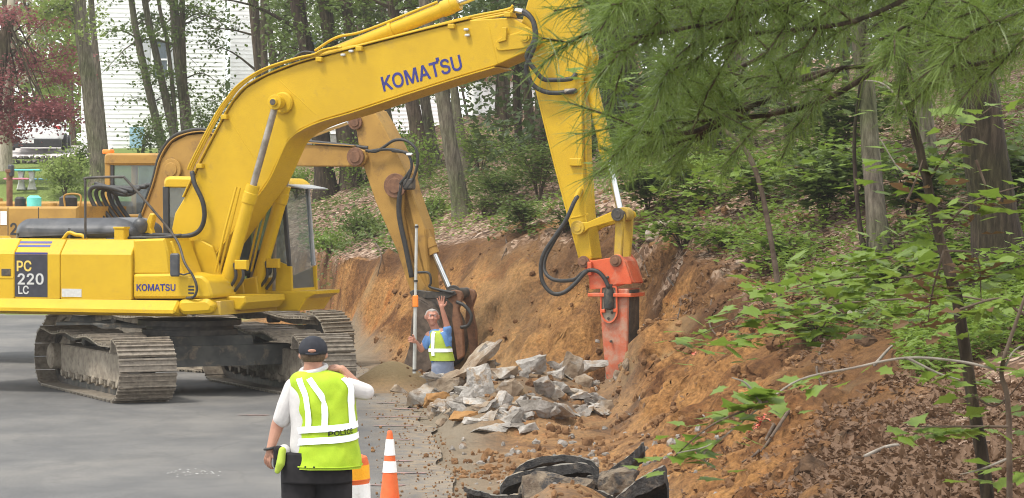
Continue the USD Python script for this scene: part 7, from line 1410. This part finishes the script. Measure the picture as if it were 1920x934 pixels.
for s in (-1, 1):
    e = hc + face * 0.083 + fx * s * 0.034 + N([0, 0, 0.01]); obj('eye', sphere_mesh(e, (0.012, 0.01, 0.009), 12), 'eye_white', wk, smooth=True)
    obj('brow', tube([e + fx * s * -0.016 + face * 0.012 + [0, 0, 0.022], e + fx * s * 0.018 + face * 0.004 + [0, 0, 0.022]], 0.005, 6), 'hair_grey', wk, smooth=True)
    obj('pupil', sphere_mesh(e + face * 0.008, (0.006, 0.005, 0.006), 10), 'cap_black', wk, smooth=True)
obj('mouth', tube(curve([hc + face * 0.082 + fx * -0.026 + [0, 0, -0.062], hc + face * 0.092 + [0, 0, -0.06], hc + face * 0.082 + fx * 0.026 + [0, 0, -0.062]], 10), 0.0065, 6), 'lip', wk, smooth=True)
v, f = sphere_mesh((0, 0, 0), (0.099, 0.105, 0.094), 32, None, 0.06, 2); d = v @ face; cutm = (d > 0.03) & (v[:, 2] < 0.062); v = np.where(cutm[:, None], v * 0.72, v); v[:, 2] = np.maximum(v[:, 2], -0.05)
obj('hair', (v + hc + [0, 0.022, 0.02], f), 'hair_grey', wk, smooth=True)
def Rw(px0, px1, py, d): p = w((px0 + px1) / 2, py); return (p[0], p[1], p[2], (px1 - px0) / 2 * kw, d, 0)
t2 = Loft([Rw(812, 828, 616, 0.06), Rw(803, 843, 624, 0.1), Rw(802, 847, 640, 0.125), Rw(806, 847, 660, 0.14), Rw(809, 851, 682, 0.145)], 2.5)
s2 = obj('shirt', t2.mesh(24, 40, 0, 0.02, 1, 0.012, 3), 'shirt_blue', wk, smooth=True)
sleeve(w(836, 632), w(839, 616, -0.05), 0.078, 0.07, 0.062, par=s2, mt_='shirt_blue'); sleeve(w(838, 634), w(836, 643, -0.06), 0.075, 0.08, 0.07, par=s2, mt_='shirt_blue'); sleeve(w(805, 634), w(797, 648, -0.03), 0.075, 0.07, 0.062, par=s2, mt_='shirt_blue')
v2 = Loft([Rw(810, 830, 618, 0.075), Rw(805, 838, 626, 0.118), Rw(805, 843, 640, 0.142), Rw(804, 848, 660, 0.158), Rw(807, 852, 676, 0.165)], 2.5)
g = obj('safety_vest', v2.mesh(30, 48, 0.005, 0.06, 1, 0.014, 6, cap=False), 'vest_dull', wk, smooth=True)
z2 = lambda py: float(np.interp(py, [618, 626, 640, 660, 676], np.linspace(0, 1, 5)))
obj('reflective_stripe', v2.strip([(a, z2(656)) for a in np.linspace(PI * 1.04, PI * 1.96, 9)], 0.05, 0.012, 30), 'reflective_tape', g, smooth=True)
obj('reflective_stripe', v2.strip([(PI * 1.38, z2(622)), (PI * 1.33, z2(640)), (PI * 1.32, z2(666))], 0.05, 0.014, 16), 'reflective_tape', g, smooth=True)
obj('reflective_stripe', v2.strip([(PI * 1.66, z2(622)), (PI * 1.72, z2(636))], 0.045, 0.014, 12), 'reflective_tape', g, smooth=True)
obj('shirt_front', v2.strip([(PI * 1.72, z2(622)), (PI * 1.74, z2(638)), (PI * 1.76, z2(648))], 0.11, 0.02, 14), 'shirt_blue', s2, smooth=True)
jn = Loft([Rw(810, 850, 676, 0.15), Rw(809, 851, 690, 0.15), Rw(809, 852, 706, 0.145)], 2.5)
obj('jeans', cat(jn.mesh(10, 36, 0.006, 0, 1, 0.014, 7), *[bones([(h_, 0.115, N([h_[0] + s * 0.03, -0.02, 0.5]), 0.085), (N([h_[0] + s * 0.03, -0.02, 0.5]), 0.085, N([h_[0] + s * 0.04, 0.02, 0.1]), 0.075)], 0.04, 4) for s, h_ in ((-1, w(823, 700)), (1, w(839, 700)))]), 'jeans_blue', wk, smooth=True)
for s, h_ in ((-1, w(823, 700)), (1, w(839, 700))):
    an = N([h_[0] + s * 0.04, 0.02, 0.0]); obj('boot', bones([(an + [0, 0.03, 0.06], 0.055, an + [0, -0.14, 0.05], 0.05), (an + [0, 0, 0.06], 0.055, an + [0, 0, 0.18], 0.058)], 0.025, 3), 'boot_brown', wk, smooth=True)
# the grade rod in his right hand
pb, ptp = at(777, 700, WY - 0.15), at(781, 421, WY - 0.15); gr = thing('measuring_rod', 'tall grey grade rod held upright by the waving worker', 'rod', pb)
noisy('rod_grey', (0.36, 0.36, 0.33), (0.46, 0.46, 0.42), 9, 0.55, 0.4)
L_ = ptp - pb; obj('pole', tube([N([0, 0, 0]), L_ * 0.5], 0.026, 12), 'rod_grey', gr, smooth=True); obj('pole', tube([L_ * 0.49, L_], 0.021, 12), 'rod_grey', gr, smooth=True)
obj('clamp', rbox(L_ * 0.485 - [0.04, 0.04, 0.085], L_ * 0.485 + [0.04, 0.04, 0.085], 0.015), 'beacon_orange', gr, smooth=40)
for t in (0.02, 0.62, 0.985): obj('ring', lathe(L_ * t - [0, 0, 0.015], (0, 0, 1), [(0, 0.02), (0, 0.031), (0.03, 0.031), (0.03, 0.02)], 14), 'dark_steel', gr, smooth=30)

# ---------------------------------------------------------------- the dusty summer air
mat('haze_look', {'v': ('principled_volume', {'color': (1.0, 0.985, 0.95), 'density': 0.00035, 'anisotropy': 0.3})}, [], surface=None, volume='v.volume')
hz = obj('haze', box(-158, 158, -24, 300, -3.0, 60.0, 0), 'haze_look', kind='stuff')
